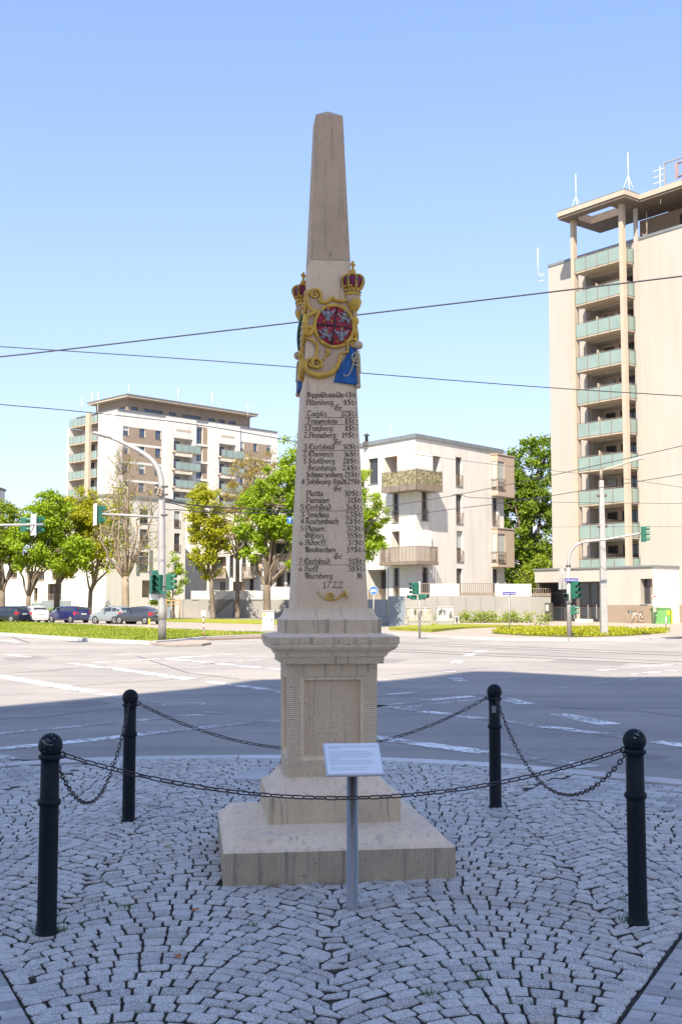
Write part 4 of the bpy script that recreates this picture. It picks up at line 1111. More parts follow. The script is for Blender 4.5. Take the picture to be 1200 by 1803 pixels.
# ------------------------------------------------------------------ information panel on its post
M['steel'] = mat('brushed_steel', (0.34, 0.32, 0.295), (0.26, 0.245, 0.225), 6, 0.33, metal=0.85, stretch=(30, 30, 1))
M['plate'] = mat('white_panel_face', (0.80, 0.82, 0.84), (0.76, 0.78, 0.81), 2, 0.25)
M['plate_edge'] = mat('panel_edge', (0.62, 0.62, 0.66), rough=0.35, metal=0.3)
M['print'] = mat('black_print', (0.05, 0.055, 0.08), rough=0.6)
sp = G(620, 1601)
sign = root('information_panel', 'small tilted white text panel on a round steel post before the milestone', 'sign', (sp.x, sp.y, 0), R(6.5))
MB().lathe([(.052, -.01), (.052, .004), (.031, .006), (.031, .745)], 24).build('post', M['steel'], sign)
mb = MB()
for a in (0, 2.1, 4.2): mb.lathe([(.006, 0), (.006, .01)], 6, Matrix.Translation((.042 * math.cos(a), .042 * math.sin(a), .003)))
mb.build('base_bolts', M['steel'], sign)
TP = Matrix.Translation((.003, -.02, .785)) @ Matrix.Rotation(R(33), 4, 'X')
MB().box(-.153, .153, -.128, .128, -.012, 0, M=TP).build('panel', M['plate_edge'], sign, bevel=.002)
MB().box(-.145, .145, -.120, .120, .0, .003, M=TP).build('panel_face', M['plate'], sign)
mb = MB().box(-.05, .05, -.06, .06, -.026, -.013, M=TP); mb.build('bracket', M['steel'], sign)
TXT = ['Nachbildung der kurs\u00e4chsischen Postmeilens\u00e4ule vom ehemaligen', 'Wilsdruffer Tor', '',
       'Die S\u00e4ule aus dem Jahre 1722 ursprünglicher Standort Wilsdruffer', 'Vorstadt, war Beginn der Entfernungsmessung im Kurf\u00fcrstentum Sachsen.', 'Angezeigt sind Entfernungsangaben in Wegestunden zu Post- und Reisezielen', 'zahlreicher S\u00e4ulen dieser Art im Land, eine Wegstunde ca. 4,5 km', 'nach ihrem Aufbau.', 'Im ausgehenden 19. Jahrhundert wurden die S\u00e4ulen abgebaut und zum',
       'anderen verwendet. Von der Ausf\u00fchrung dieses Standortes am ehemaligen', 'Postplatz ist nur ein Bruchst\u00fcck erhalten, das Original fehlt bis heute.', '', 'Ein Wegstunde und Entfernungsangaben: 1 St. = 1 Wegstunde =', '4,5 Kilometer / eine kurs\u00e4chsische Meile = zwei Stunden']
def text_mesh(body, size, M_, name, m, par, align='LEFT', extr=0.0, local=True):
    cu = bpy.data.curves.new('t', 'FONT'); cu.body = body; cu.size = size; cu.align_x = align; cu.resolution_u = 2; cu.extrude = extr
    ob = bpy.data.objects.new('t', cu); COL.objects.link(ob)
    dg = bpy.context.evaluated_depsgraph_get()
    me = bpy.data.meshes.new_from_object(ob.evaluated_get(dg))
    bpy.data.objects.remove(ob); bpy.data.curves.remove(cu)
    me.transform(M_ if local or par is None else wmat(par).inverted() @ M_)
    me.name = name; me.materials.clear(); me.materials.append(m)
    o = bpy.data.objects.new(name, me); COL.objects.link(o); o.parent = par
    return o
for i, t in enumerate(TXT):
    if t: text_mesh(t, .0098 if i < 2 else .0078, TP @ Matrix.Translation((-.128, .092 - i * .0142, .0036)), 'text_line', M['print'], sign)

# ------------------------------------------------------------------ bollards and chains
M['bollard'] = mat('dark_green_black_enamel', (0.006, 0.010, 0.016), (0.009, 0.014, 0.020), 3, 0.5, spec=0.16, coat=0.0, bmp=0.08, bscale=40, dirt=(0.016, 0.021, 0.024), dscale=4)
M['chip'] = mat('chipped_paint', (0.42, 0.42, 0.42), rough=0.8)
M['chain'] = mat('rusty_chain', (0.028, 0.024, 0.030), (0.06, 0.040, 0.042), 60, 0.5, metal=0.4)
M['sticker'] = mat('grey_sticker', (0.30, 0.29, 0.29), (0.12, 0.11, 0.11), 90, 0.6)
BP = {'nl': G(82, 1646), 'nr': G(1123, 1626), 'fl': G(226, 1446), 'fr': G(872, 1422)}
LB = {'nl': 'dark iron bollard with white paint chips on its ball, beside the grass tufts', 'nr': 'dark iron bollard with scratched ball at the near right by the concrete pavers',
      'fl': 'clean dark iron bollard standing behind the chipped one, left of the milestone', 'fr': 'dark iron bollard with a small grey sticker, right of the milestone by the kerb'}
BTOP = .962
def bollard(key):
    b = root('bollard', LB[key], 'bollard', tuple(BP[key]), random.uniform(0, 6), 'bollards round the milestone')
    return b
proto = None
for key in ('nl', 'nr', 'fl', 'fr'):
    b = bollard(key)
    if proto is None:
        proto = [MB().lathe([(.056, -.03), (.056, .012), (.050, .016), (.0475, .03), (.0465, .62), (.0455, .855)], 28).build('post', M['bollard'], b),
                 MB().lathe([(.0465, .615), (.054, .622), (.057, .632), (.057, .638), (.054, .648), (.0465, .655)], 28).build('band', M['bollard'], b),
                 MB().lathe([(.046, .838), (.055, .844), (.058, .852), (.058, .858), (.052, .866), (.040, .870)], 28).build('collar', M['bollard'], b),
                 MB().ball(Vector((0, 0, .910)), .0595, 28, 18).build('ball', M['bollard'], b)]
    else:
        for o in proto:
            c = o.copy(); COL.objects.link(c); c.parent = b
rc = random.Random(5)
def chips(b, n, ax, spread, smax):
    mb = MB()
    inv = wmat(b).inverted()
    for _ in range(n):
        d = (Vector(ax) + Vector((rc.gauss(0, spread), rc.gauss(0, spread), rc.gauss(0, spread)))).normalized()
        s_ = rc.uniform(.0015, smax); t = d.orthogonal().normalized(); u = d.cross(t)
        wp = wmat(b) @ Vector((0, 0, .910))
        vs = [inv @ (wp + d * .0599 + (t * math.cos(a) + u * math.sin(a)) * s_ * rc.uniform(.5, 1.2)) for a in (0, 1.2, 2.4, 3.7, 5)]
        mb.add(vs, [(0, 1, 2, 3, 4)])
    mb.build('paint_chips', M['chip'], b)
bobs = {o['label']: o for o in COL.objects if o.get('category') == 'bollard'}
chips(bobs[LB['nl']], 34, (-.15, -1, .35), .33, .0035)
chips(bobs[LB['nr']], 8, (-.1, -.8, .6), .45, .006)
fr = bobs[LB['fr']]
mb = MB(); q = []
for a in np.linspace(-.62, .15, 6): q.append(a)
wp = wmat(fr); inv = wp.inverted(); cpos = wp @ Vector((0, 0, 0))
for a0, a1 in zip(q[:-1], q[1:]):
    P_ = [cpos + Vector((.0474 * math.sin(a), -.0474 * math.cos(a), z)) for a, z in ((a0, .745), (a1, .745), (a1, .80), (a0, .80))]
    mb.quad(*[inv @ p for p in P_])
mb.build('sticker', M['sticker'], fr)

def link_mesh(L, wid, r_):
    mb = MB(); pts = []
    hl, hw_ = L / 2 - wid / 2, wid / 2 - r_
    for i in range(6): a = -PI / 2 + PI * i / 5; pts.append(Vector((hl + hw_ * math.cos(a), hw_ * math.sin(a), 0)))
    for i in range(6): a = PI / 2 + PI * i / 5; pts.append(Vector((-hl + hw_ * math.cos(a), hw_ * math.sin(a), 0)))
    n_ = len(pts); seg = 6
    for i, p in enumerate(pts):
        t = (pts[(i + 1) % n_] - pts[i - 1]).normalized(); c = Vector((0, 0, 1)); a = t.cross(c)
        for k in range(seg):
            w = 2 * PI * k / seg; mb.v.append(tuple(p + (a * math.cos(w) + c * math.sin(w)) * r_))
    for i in range(n_):
        for k in range(seg):
            mb.f.append((i * seg + k, i * seg + (k + 1) % seg, ((i + 1) % n_) * seg + (k + 1) % seg, ((i + 1) % n_) * seg + k)); mb.m.append(0); mb.sm.append(True)
    me = bpy.data.meshes.new('chain_link'); me.from_pydata(mb.v, [], mb.f); me.materials.append(M['chain'])
    me.polygons.foreach_set('use_smooth', mb.sm); me.update()
    return me
LINK = link_mesh(.064, .0275, .0036)
def chain(ka, kb, sag, label):
    A, B = BP[ka].copy(), BP[kb].copy()
    d = (B - A).normalized()
    A = A + d * .066 + Vector((0, 0, .862)); B = B - d * .066 + Vector((0, 0, .862))
    mid = (A + B) / 2
    r_ = root('chain', label, 'chain', (A.x, A.y, A.z), 0, 'chains hung between the bollards')
    n = 400; pts = [A.lerp(B, i / n) - Vector((0, 0, sag * 4 * (i / n) * (1 - i / n))) for i in range(n + 1)]
    cum = [0]
    for p, q_ in zip(pts[:-1], pts[1:]): cum.append(cum[-1] + (q_ - p).length)
    pitch = .0545; cnt = int(round(cum[-1] / pitch)); pitch = cum[-1] / cnt
    j = 0
    for i in range(cnt):
        s0, s1 = i * pitch, (i + 1) * pitch
        def pos(s):
            k = min(int(np.searchsorted(cum, s)), n); k = max(k, 1)
            return pts[k - 1].lerp(pts[k], (s - cum[k - 1]) / (cum[k] - cum[k - 1]))
        p, q_ = pos(s0), pos(min(s1, cum[-1]))
        X = (q_ - p).normalized(); Y = Vector((0, 0, 1)).cross(X).normalized(); Z = X.cross(Y)
        roll = (R(42) if i % 2 == 0 else R(-48)) + random.uniform(-.15, .15)
        Mx = Matrix((X, Y, Z)).transposed().to_4x4() @ Matrix.Rotation(roll, 4, 'X')
        Mx.translation = (p + q_) / 2 - A
        o = bpy.data.objects.new('link', LINK); COL.objects.link(o); o.parent = r_; o.matrix_basis = Mx
    for nm, P_, e in (('eye_ring', Vector((0, 0, 0)), -d), ('eye_ring', B - A, d)):
        mb = MB(); c = P_ + e * .006
        s_ = Vector((0, 0, 1))
        mb.tube([c + (d * math.cos(a) + s_ * math.sin(a)) * .014 for a in [2 * PI * i / 14 for i in range(15)]], .0042, 6, caps=False)
        mb.build(nm, M['chain'], r_)
    return r_
chain('nl', 'nr', .225, 'near dark chain hanging low across the front of the milestone steps')
chain('nl', 'fl', .45, 'deeply sagging chain between the chipped bollard and the bollard behind it')
chain('fl', 'fr', .37, 'far chain passing behind the milestone pedestal')
chain('fr', 'nr', .46, 'deeply sagging chain between the stickered bollard and the scratched bollard')
# ------------------------------------------------------------------ the tall house behind the viewer that shades the square
prof = []
for X, Y in ((-7.6, 15.0), (-5.9, 18.3), (-2.9, 22.8), (-1.9, 25.4), (-.4, 25.9), (.9, 24.9), (2.0, 26.6), (3.2, 28.6), (4.0, 28.6), (6.1, 26.3), (8.2, 26.6), (9.2, 26.8)):
    yb = -9.0; L = Y - yb
    prof.append((X - L * math.tan(SUN_AZ), L / math.cos(SUN_AZ) * math.tan(SUN_EL)))
poly = [(prof[0][0], -.06)] + prof + [(prof[-1][0], -.06)]
M['plaster'] = mat('pale_plaster', (0.80, 0.72, 0.61), (0.76, 0.68, 0.58), 2, 0.85, bmp=0.15)
tb = root('house_behind', 'tall pale plastered house behind the viewer whose roof line shades the square', 'building', (0, -9, 0))
n_ = len(poly); mb = MB()
vs = [(x, 0, z) for x, z in poly] + [(x, -14, z) for x, z in poly]
mb.add(vs, [tuple(range(n_)), tuple(range(2 * n_ - 1, n_ - 1, -1))] + [(i, n_ + i, n_ + (i + 1) % n_, (i + 1) % n_) for i in range(n_)])
mb.build('wall', M['plaster'], tb)
for r_ in range(8):
    for c in range(5):
        x, z = -11.9 + c * 2.7, 1.4 + r_ * 3.1
        f = MB().box(x - .62, x + .62, .0, .06, z - .08, z + 1.72).build('window', M['plaster'], tb)
        MB().box(x - .54, x + .54, .061, .075, z, z + 1.64).build('pane', M['glass'], f)
# ------------------------------------------------------------------ buildings
M['white'] = mat('white_render', (0.63, 0.605, 0.57), (0.59, 0.565, 0.53), 1.6, 0.9, bmp=0.1, bscale=30, dirt=(0.53, 0.50, 0.46), dscale=0.8, stretch=(1, 1, .14))
M['beige'] = mat('beige_render', (0.43, 0.395, 0.355), (0.41, 0.375, 0.335), 1.5, 0.9, bmp=0.1, bscale=30, dirt=(0.385, 0.35, 0.31), dscale=0.7, stretch=(1, 1, .12))
M['brown'] = mat('brown_grey_render', (0.29, 0.225, 0.165), (0.26, 0.20, 0.15), 0.8, 0.9, bmp=0.1, bscale=30)
M['pink'] = mat('rose_beige_render', (0.46, 0.36, 0.29), (0.43, 0.335, 0.27), 0.8, 0.9)
M['roofgrey'] = mat('zinc_coping', (0.22, 0.245, 0.25), (0.18, 0.20, 0.205), 2, 0.5, metal=0.2)
M['roofbrown'] = mat('brown_roof_edge', (0.15, 0.115, 0.095), (0.12, 0.092, 0.076), 2, 0.7)
M['frame'] = mat('dark_window_frame', (0.085, 0.075, 0.07), rough=0.5)
M['soffit'] = mat('balcony_soffit', (0.46, 0.385, 0.30), (0.42, 0.35, 0.275), 1.5, 0.9)
M['concrete'] = mat('grey_concrete_wall', (0.31, 0.295, 0.275), (0.27, 0.26, 0.245), 0.6, 0.9, bmp=0.2, bscale=20, dirt=(0.28, 0.265, 0.245), dscale=0.3)
M['concrete_blue'] = mat('slate_blue_wall', (0.20, 0.235, 0.27), (0.175, 0.205, 0.235), 0.8, 0.85)
M['bars'] = mat('bronze_balustrade', (0.27, 0.215, 0.17), (0.22, 0.175, 0.14), 3, 0.5, metal=0.2)
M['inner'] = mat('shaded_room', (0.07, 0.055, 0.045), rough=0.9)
m, nt, b = new_mat('green_balcony_glass')
v = coords(nt)
nt.links.new(mixc(nt, ramp(nt, noise_t(nt, v, 0.6, 3, 0.5), 0.35, 0.65), (0.215, 0.285, 0.255), (0.25, 0.325, 0.295)), b.inputs['Base Color'])
b.inputs['Roughness'].default_value = 0.12; b.inputs['Specular IOR Level'].default_value = 0.6
M['bglass'] = m
m, nt, b = new_mat('camouflage_screen')
v = coords(nt)
c = mixc(nt, ramp(nt, noise_t(nt, v, 5.5, 3, 0.7), 0.46, 0.54), (0.30, 0.26, 0.15), (0.08, 0.085, 0.04))
c = mixc(nt, ramp(nt, noise_t(nt, v, 9, 3, 0.7), 0.56, 0.62), c, (0.50, 0.44, 0.28))
nt.links.new(c, b.inputs['Base Color']); b.inputs['Roughness'].default_value = 0.9
M['camo'] = m

def wall(F, s0, s1, z0, z1, ops, par, mats, bands=(), depth=.22, name='wall', d0=0.0):
    """a facade with real openings; ops (a0, a1, b0, b1[, depth]); bands (a0, a1, b0, b1, material index)"""
    ss = {s0, s1}; zs = {z0, z1}
    for o in list(ops) + list(bands):
        for q in o[:2]:
            if s0 < q < s1: ss.add(q)
        for q in o[2:4]:
            if z0 < q < z1: zs.add(q)
    ss, zs = sorted(ss), sorted(zs); mb = MB()
    for i in range(len(ss) - 1):
        if ss[i + 1] - ss[i] < 1e-5: continue
        for j in range(len(zs) - 1):
            if zs[j + 1] - zs[j] < 1e-5: continue
            a, z = (ss[i] + ss[i + 1]) / 2, (zs[j] + zs[j + 1]) / 2
            if any(o[0] < a < o[1] and o[2] < z < o[3] for o in ops): continue
            mi = 0
            for b_ in bands:
                if b_[0] < a < b_[1] and b_[2] < z < b_[3]: mi = b_[4]
            mb.quad(F.P(ss[i], d0, zs[j]), F.P(ss[i + 1], d0, zs[j]), F.P(ss[i + 1], d0, zs[j + 1]), F.P(ss[i], d0, zs[j + 1]), mi)
    for o in ops:
        dd = d0 - (o[4] if len(o) > 4 else depth)
        a0, a1, b0, b1 = max(o[0], s0), min(o[1], s1), max(o[2], z0), min(o[3], z1)
        for p, q in (((a0, b0), (a1, b0)), ((a1, b0), (a1, b1)), ((a1, b1), (a0, b1)), ((a0, b1), (a0, b0))):
            mb.quad(F.P(p[0], d0, p[1]), F.P(q[0], d0, q[1]), F.P(q[0], dd, q[1]), F.P(p[0], dd, p[1]), 0)
    return mb.build(name, mats, par, local=False)
def window(F, o, par, depth=.22, mull=(), trans=(), fw=.07, glass='glass', sill=True, d0=0.0, rail=0, blind=0.0, fm='frame'):
    a0, a1, b0, b1 = o[:4]; d1 = d0 - depth + .04; d2 = d0 - depth
    mb = MB()
    mb.fbox(F, a0, a0 + fw, d2, d1, b0, b1); mb.fbox(F, a1 - fw, a1, d2, d1, b0, b1)
    mb.fbox(F, a0 + fw, a1 - fw, d2, d1, b0, b0 + fw); mb.fbox(F, a0 + fw, a1 - fw, d2, d1, b1 - fw, b1)
    for k in mull: c = a0 + (a1 - a0) * k; mb.fbox(F, c - fw / 2, c + fw / 2, d2, d1, b0 + fw, b1 - fw)
    for k in trans: c = b0 + (b1 - b0) * k; mb.fbox(F, a0 + fw, a1 - fw, d2 - .003, d1 - .004, c - fw / 2, c + fw / 2)
    w = mb.build('window', M[fm], par, local=False)
    MB().quad(F.P(a0 + .01, d2 + .012, b0 + .01), F.P(a1 - .01, d2 + .012, b0 + .01), F.P(a1 - .01, d2 + .012, b1 - .01), F.P(a0 + .01, d2 + .012, b1 - .01)).build('pane', M[glass], w, local=False)
    if not blind and glass != 'glass' and sill and random.random() < .3: blind = random.choice((.3, .5, .8))
    if blind: MB().fbox(F, a0 + .03, a1 - .03, d1 + .004, d1 + .02, b1 - (b1 - b0) * blind, b1 - .02).build('blind', M['curtain'], w, local=False)
    if sill: MB().fbox(F, a0 - .05, a1 + .05, d2 + .05, d0 + .06, b0 - .05, b0 - .004).build('sill', M['roofgrey'], w, local=False)
    if rail:
        mb = MB(); n = max(3, int((a1 - a0) / .13))
        mb.fbox(F, a0 - .06, a1 + .06, d0 + .03, d0 + .07, b0 + rail - .04, b0 + rail); mb.fbox(F, a0 - .06, a1 + .06, d0 + .03, d0 + .07, b0 + .02, b0 + .05)
        for i in range(n + 1):
            c = a0 - .04 + (a1 - a0 + .08) * i / n; mb.fbox(F, c - .012, c + .012, d0 + .04, d0 + .06, b0 + .05, b0 + rail - .04)
        mb.build('railing', M['bars'], w, local=False)
    return w
def solid(pts, z0, z1, name, m, par, mi=0):
    return MB().prism([(p[0], p[1]) for p in pts], z0, z1).build(name, m, par, local=False)
def glass_balcony(F, a0, a1, d0, d1, zslab, par, npan=4, gh=1.0, slab=.2, m='bglass', ret0=0, ret1=0):
    sl = MB().fbox(F, a0, a1, d0, d1, zslab - slab, zslab).build('balcony', M['soffit'], par, local=False)
    for i in range(npan):
        w = (a1 - a0) / npan
        MB().fbox(F, a0 + w * i + .02, a0 + w * (i + 1) - .02, d1 + .01, d1 + .03, zslab - .08, zslab + gh).build('glass_panel', M[m], sl, local=False)
    mb = MB()
    for i in range(npan + 1):
        c = a0 + (a1 - a0) * i / npan
        mb.fbox(F, c - .018, c + .018, d1 + .032, d1 + .07, zslab - .2, zslab + gh + .12)
    mb.fbox(F, a0, a1, d1 + .005, d1 + .031, zslab + gh + .06, zslab + gh + .10)
    mb.build('rail', M['bars'], sl, local=False)
    for side, a, n_ in (('l', a0, ret0), ('r', a1, ret1)):
        for i in range(n_):
            w = (d1 - d0) / n_
            da, db = d0 + w * i + .02, d0 + w * (i + 1) - .02
            if side == 'l': MB().fbox(F, a - .03, a - .01, da, db, zslab - .08, zslab + gh).build('glass_panel', M[m], sl, local=False)
            else: MB().fbox(F, a + .01, a + .03, da, db, zslab - .08, zslab + gh).build('glass_panel', M[m], sl, local=False)
        if n_:
            mb = MB(); k = -1 if side == 'l' else 1
            for i in range(n_ + 1):
                c = d0 + (d1 - d0) * i / n_ - (.03 if i == n_ else 0)
                e = sorted((a + k * .032, a + k * .066)); mb.fbox(F, e[0], e[1], c - .018, c + .018, zslab - .2, zslab + gh + .12)
            e = sorted((a + k * .003, a + k * .03)); mb.fbox(F, e[0], e[1], d0, d1, zslab + gh + .06, zslab + gh + .10)
            mb.build('side_rail', M['bars'], sl, local=False)
    return sl

# ======== tower on the right
tw = root('apartment_tower', 'tall beige apartment tower with a stack of green glass balconies and open canopy roof', 'building', (23.6, 89.2, 0))
FT = Fac((23.6, 89.2), (-.62, .78))
ZT = FT.sz(1145, 416)[1]
S_END = 9.1
Z0 = [29.05 - 2.757 * k for k in range(10)]
ops = []
for z in Z0[1:]: ops.append((.25, 4.7, z + .0, z + 2.45, 1.5))
wall(FT, -13, S_END, 1.6, ZT, ops, tw, [M['beige'], M['brown']], depth=1.5)
wall(FT, -13, S_END, 0, 1.6, [], tw, [M['brown']], name='plinth', d0=.03)
MB().fbox(FT, -13, S_END, -.0, .0301, 1.595, 1.605).build('plinth_edge', M['beige'], tw, local=False)
e0, e1 = FT.P(S_END, 0, 0), FT.P(S_END, -14, 0)
MB().quad(e0, e1, e1 + Vector((0, 0, ZT)), e0 + Vector((0, 0, ZT))).build('end_wall', M['beige'], tw, local=False)
MB().fbox(FT, -13, S_END + .05, -14, .06, ZT, ZT + .22).build('parapet', M['roofgrey'], tw, local=False)
for k, z in enumerate(Z0[1:]):
    o = (.25, 4.7, z, z + 2.45)
    MB().fbox(FT, .25, 4.7, -1.56, -1.5, z, z + 2.45).build('loggia_back_wall', M['soffit'], tw, local=False)
    window(FT, (.45, 2.9, z + .05, z + 2.25), tw, 1.48, (.5,), (), .09, 'glass', False)
    MB().fbox(FT, 3.05, 3.15, -1.49, 1.1, z + .01, z + 1.5).build('partition', M['soffit'], tw, local=False)
    window(FT, (3.4, 4.4, z + .05, z + 2.2), tw, 1.48, (), (), .09, 'glass', False, blind=.3 if k % 3 == 0 else 0)
for k, z in enumerate(Z0):
    glass_balcony(FT, .16, 4.72, .004, 1.72, z, tw, 4, .98, .22, ret0=2)
zc = FT.sz(1104, 356, 1.7)[1]
for nm, a0, a1, b0, b1 in (('corner_column', -.22, .15, 1.45, 1.86), ('corner_column', 4.75, 5.07, 1.40, 1.85)):
    MB().fbox(FT, a0, a1, b0, b1, .2, zc).build(nm, M['soffit'], tw, local=False)
MB().fbox(FT, -.35, .0, .005, .16, 4.45, zc - .02).build('wall_pier', M['beige'], tw, local=False)
MB().fbox(FT, 4.75, 5.07, .005, .4, 4.45, ZT - .02).build('wall_pier', M['beige'], tw, local=False)
mb = MB()
for a0, a1, b0, b1 in ((-1.25, 5.5, 2.0, 2.85), (-1.25, 5.5, -2.6, -.1), (-1.25, .75, -.1, 2.0), (4.4, 5.5, -.1, 2.0)): mb.fbox(FT, a0, a1, b0, b1, zc, zc + .55)
mb.build('canopy_roof', [M['roofbrown']], tw, local=False)
mb = MB()
for a0, a1, b0, b1 in ((-1.28, 5.55, 2.852, 2.93), (5.502, 5.57, -2.6, 2.85), (-1.3, -1.252, 1.0, 2.85)): mb.fbox(FT, a0, a1, b0, b1, zc + .22, zc + .58)
mb.build('roof_edge', M['soffit'], tw, local=False)
mb = MB()
for a0, a1, b0, b1 in ((-1.3, 5.55, 2.0, 2.92), (-1.3, 5.55, -2.6, -.1), (-1.3, .75, -.1, 2.0), (4.4, 5.55, -.1, 2.0)): mb.fbox(FT, a0, a1, b0, b1, zc + .585, zc + .68)
mb.build('roof_sheet', [M['roofgrey']], tw, local=False)
MB().fbox(FT, -13, -1.31, -9, 1.0, zc, zc + .55).build('main_roof', M['roofbrown'], tw, local=False)
MB().fbox(FT, -13, -1.31, 1.003, 1.08, zc + .2, zc + .6).build('roof_edge', M['soffit'], tw, local=False)
MB().fbox(FT, -13, 1.5, -9, -2.7, ZT + .23, zc - .004).build('penthouse_wall', M['brown'], tw, local=False)
for a in (-10, -7, -4): window(FT, (a, a + 1.6, ZT + .7, zc - .5), tw, .1, (.5,), d0=-2.6, sill=False)
M['whitepole'] = mat('white_rod', (0.75, 0.75, 0.76), rough=0.5)
def rod(px, py0, py1, Y, par, r=.03, tripod=0, name='lightning_rod', m='whitepole'):
    a, b = D(px, py1, Y), D(px, py0, Y)
    mb = MB().tube([(a.x, a.y, a.z), (a.x, a.y, b.z)], r, 6)
    if tripod:
        h = b.z - a.z
        for k in range(3):
            w = 2 * PI * k / 3 + .4
            mb.tube([(a.x, a.y, a.z + h * tripod), (a.x + math.cos(w) * h * .2, a.y + math.sin(w) * h * .2, a.z)], r, 6)
    return mb.build(name, M[m], par, local=False)
YC = FT.P(5, 1.5, 0).y
rod(1014, 306, 374, 92, tw, .024, .42)
rod(1106, 268, 340, 88, tw, .024, .42)
rod(1162.5, 293, 358, 87, tw, .03)
p_ = FT.P(S_END + .4, .4, 0)
rod(947, 436, 494, 97, tw, .025)
for y in (482, 485.5, 494): q, q2 = D(947, y, 97), D(961, y, 97); MB().tube([q, q2], .02, 6).build('rod_bracket', M['whitepole'], tw, local=False)
q = FT.P(-.75, .5, 0); rod(1138.5, 373, 418, q.y, tw, .04, 0, 'wall_mast', 'soffit')
q = D(1138.5, 418, q.y); q2 = FT.P(-.75, .0, q.z + .4); MB().tube([q, q2], .03, 6).build('mast_bracket', M['soffit'], tw, local=False)
q = D(1138.5, 408, FT.P(-.75, .5, 0).y); q2 = FT.P(-.75, .0, q.z - .6); MB().tube([q, q2], .03, 6).build('mast_bracket', M['soffit'], tw, local=False)
# letter frame standing on the roof
M['sign_red'] = mat('faded_red_letter', (0.34, 0.24, 0.25), (0.30, 0.21, 0.22), 2, 0.6)
M['sign_grey'] = mat('sign_frame_grey', (0.34, 0.33, 0.34), rough=0.6)
rs = root('roof_sign', 'grey framed roof sign with faded red letter on the tower roof', 'sign', tuple(FT.P(-4, -.5, zc + .62)))
FS = Fac(FT.P(-4, .2, 0)[:2], (-.62, .78)); zr = zc + .62
mb = MB()
a0, a1 = -3.6, .95
for q in ((a1 - .1, a1, zr, zr + 2.2), (a0, a0 + .1, zr, zr + 2.2), (a0 + .1, a1 - .1, zr + 2.12, zr + 2.2), (a0 + .1, a1 - .1, zr + .35, zr + .43)): mb.fbox(FS, q[0], q[1], -.06, .06, q[2], q[3])
mb.build('frame', M['sign_grey'], rs, local=False)
mb = MB(); mb.fbox(FS, -.35, -.05, -.03, .03, zr + .62, zr + 1.9)
mb.tube([FS.P(-.36, 0, zr + 1.82), FS.P(-.9, 0, zr + 1.75), FS.P(-1.2, 0, zr + 1.25), FS.P(-.9, 0, zr + .75), FS.P(-.36, 0, zr + .70)], .09, 6)
mb.build('letter', M['sign_red'], rs, local=False)
mb = MB()
for k in range(4): mb.fbox(FS, a1, a1 + 1.0, -.02, .02, zr + .3 + k * .5, zr + .34 + k * .5)
mb.build('ladder_rungs', M['whitepole'], rs, local=False)

# ======== podium with the glazed entrance
PD = 3.2
pf = FT.P(0, PD, 0); FP_ = Fac(pf[:2], (-.62, .78))
def prect(x0, x1, y0, y1): return FP_.rect(x0, x1, y0, y1)
sl_ = FP_.sz(941, 1010)[0]; sr_ = FP_.sz(1149, 1010)[0]
zp0, zp1 = 3.42, 4.43
ent = root('entrance_block', 'low beige entrance block with dark glazed doors at the foot of the tower', 'building', tuple(pf))
g0 = FP_.sz(1066, 1060)[0]; g1 = FP_.sz(967, 1060)[0]
wo = prect(1127, 1148, 1019, 1064)
wall(FP_, sr_, g0, 1.58, zp1, [wo + (.5,)], ent, [M['beige']], depth=.5)
wall(FP_, sr_, g0, 0, 1.58, [], ent, [M['brown']], name='lower_wall', d0=.02)
window(FP_, (wo[0] + .5, wo[1], wo[2], wo[3]), ent, .49, (), (), .08, 'glass', True)
MB().fbox(FP_, wo[0], wo[0] + .5, -.52, -.44, wo[2], wo[3]).build('window_side_panel', M['brown'], ent, local=False)
MB().fbox(FP_, g0, sl_, -.0, .02, zp0, zp1).build('fascia', M['beige'], ent, local=False)
MB().fbox(FP_, g0, sl_, -PD + .01, .0, zp0, zp0 + .12).build('canopy_soffit', M['soffit'], ent, local=False)
MB().fbox(FP_, sr_ - .1, sl_ + .1, -PD + .01, .12, zp1, zp1 + .12).build('podium_roof', M['roofgrey'], ent, local=False)
MB().fbox(FP_, sl_ - .3, sl_, -PD + .02, -.01, zp0 + .12, zp1).build('fascia_return', M['white'], ent, local=False)
MB().quad(FP_.P(sr_, 0, 0), FP_.P(sr_, -PD, 0), FP_.P(sr_, -PD, zp1), FP_.P(sr_, 0, zp1)).build('side_wall', M['white'], ent, local=False)
MB().quad(FP_.P(g0, 0, 0), FP_.P(g0, -1.6, 0), FP_.P(g0, -1.6, zp0), FP_.P(g0, 0, zp0)).build('jamb_wall', M['brown'], ent, local=False)
gd = -1.3
FG = Fac(FP_.P(0, gd, 0)[:2], (-.62, .78))
zf = .22
cells = [FG.sz(x, 1060)[0] for x in (1062, 1052, 1037, 1013, 993, 970)]
for i in range(5):
    a, b_ = sorted((cells[i], cells[i + 1]))
    window(FG, (a + .01, b_ - .01, zf, 1.45), ent, .1, (), (), .09, 'glass', False)
    window(FG, (a + .01, b_ - .01, 1.47, zp0 - .01), ent, .1, (), ((.55,) if i in (0, 4) else ()), .09, 'glass', False)
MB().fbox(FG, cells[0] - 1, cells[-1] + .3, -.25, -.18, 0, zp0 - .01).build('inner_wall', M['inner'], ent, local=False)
q0 = FG.sz(967, 1060)[0]
MB().fbox(FG, q0, q0 + .25, -.2, 1.25, zf, zp0 - .01).build('door_pier', M['frame'], ent, local=False)
a = FP_.sz(975, 1080)[0]
MB().fbox(FP_, a, a + .22, .1, .3, .1, 1.75).build('intercom_pillar', M['frame'], ent, local=False)
MB().fbox(FP_, a + .22, a + .75, .12, .28, .95, 1.75).build('notice_case', M['frame'], ent, local=False)
MB().fbox(FP_, a + .30, a + .67, .285, .29, 1.1, 1.62).build('notice_sheet', M['curtain'], ent, local=False)
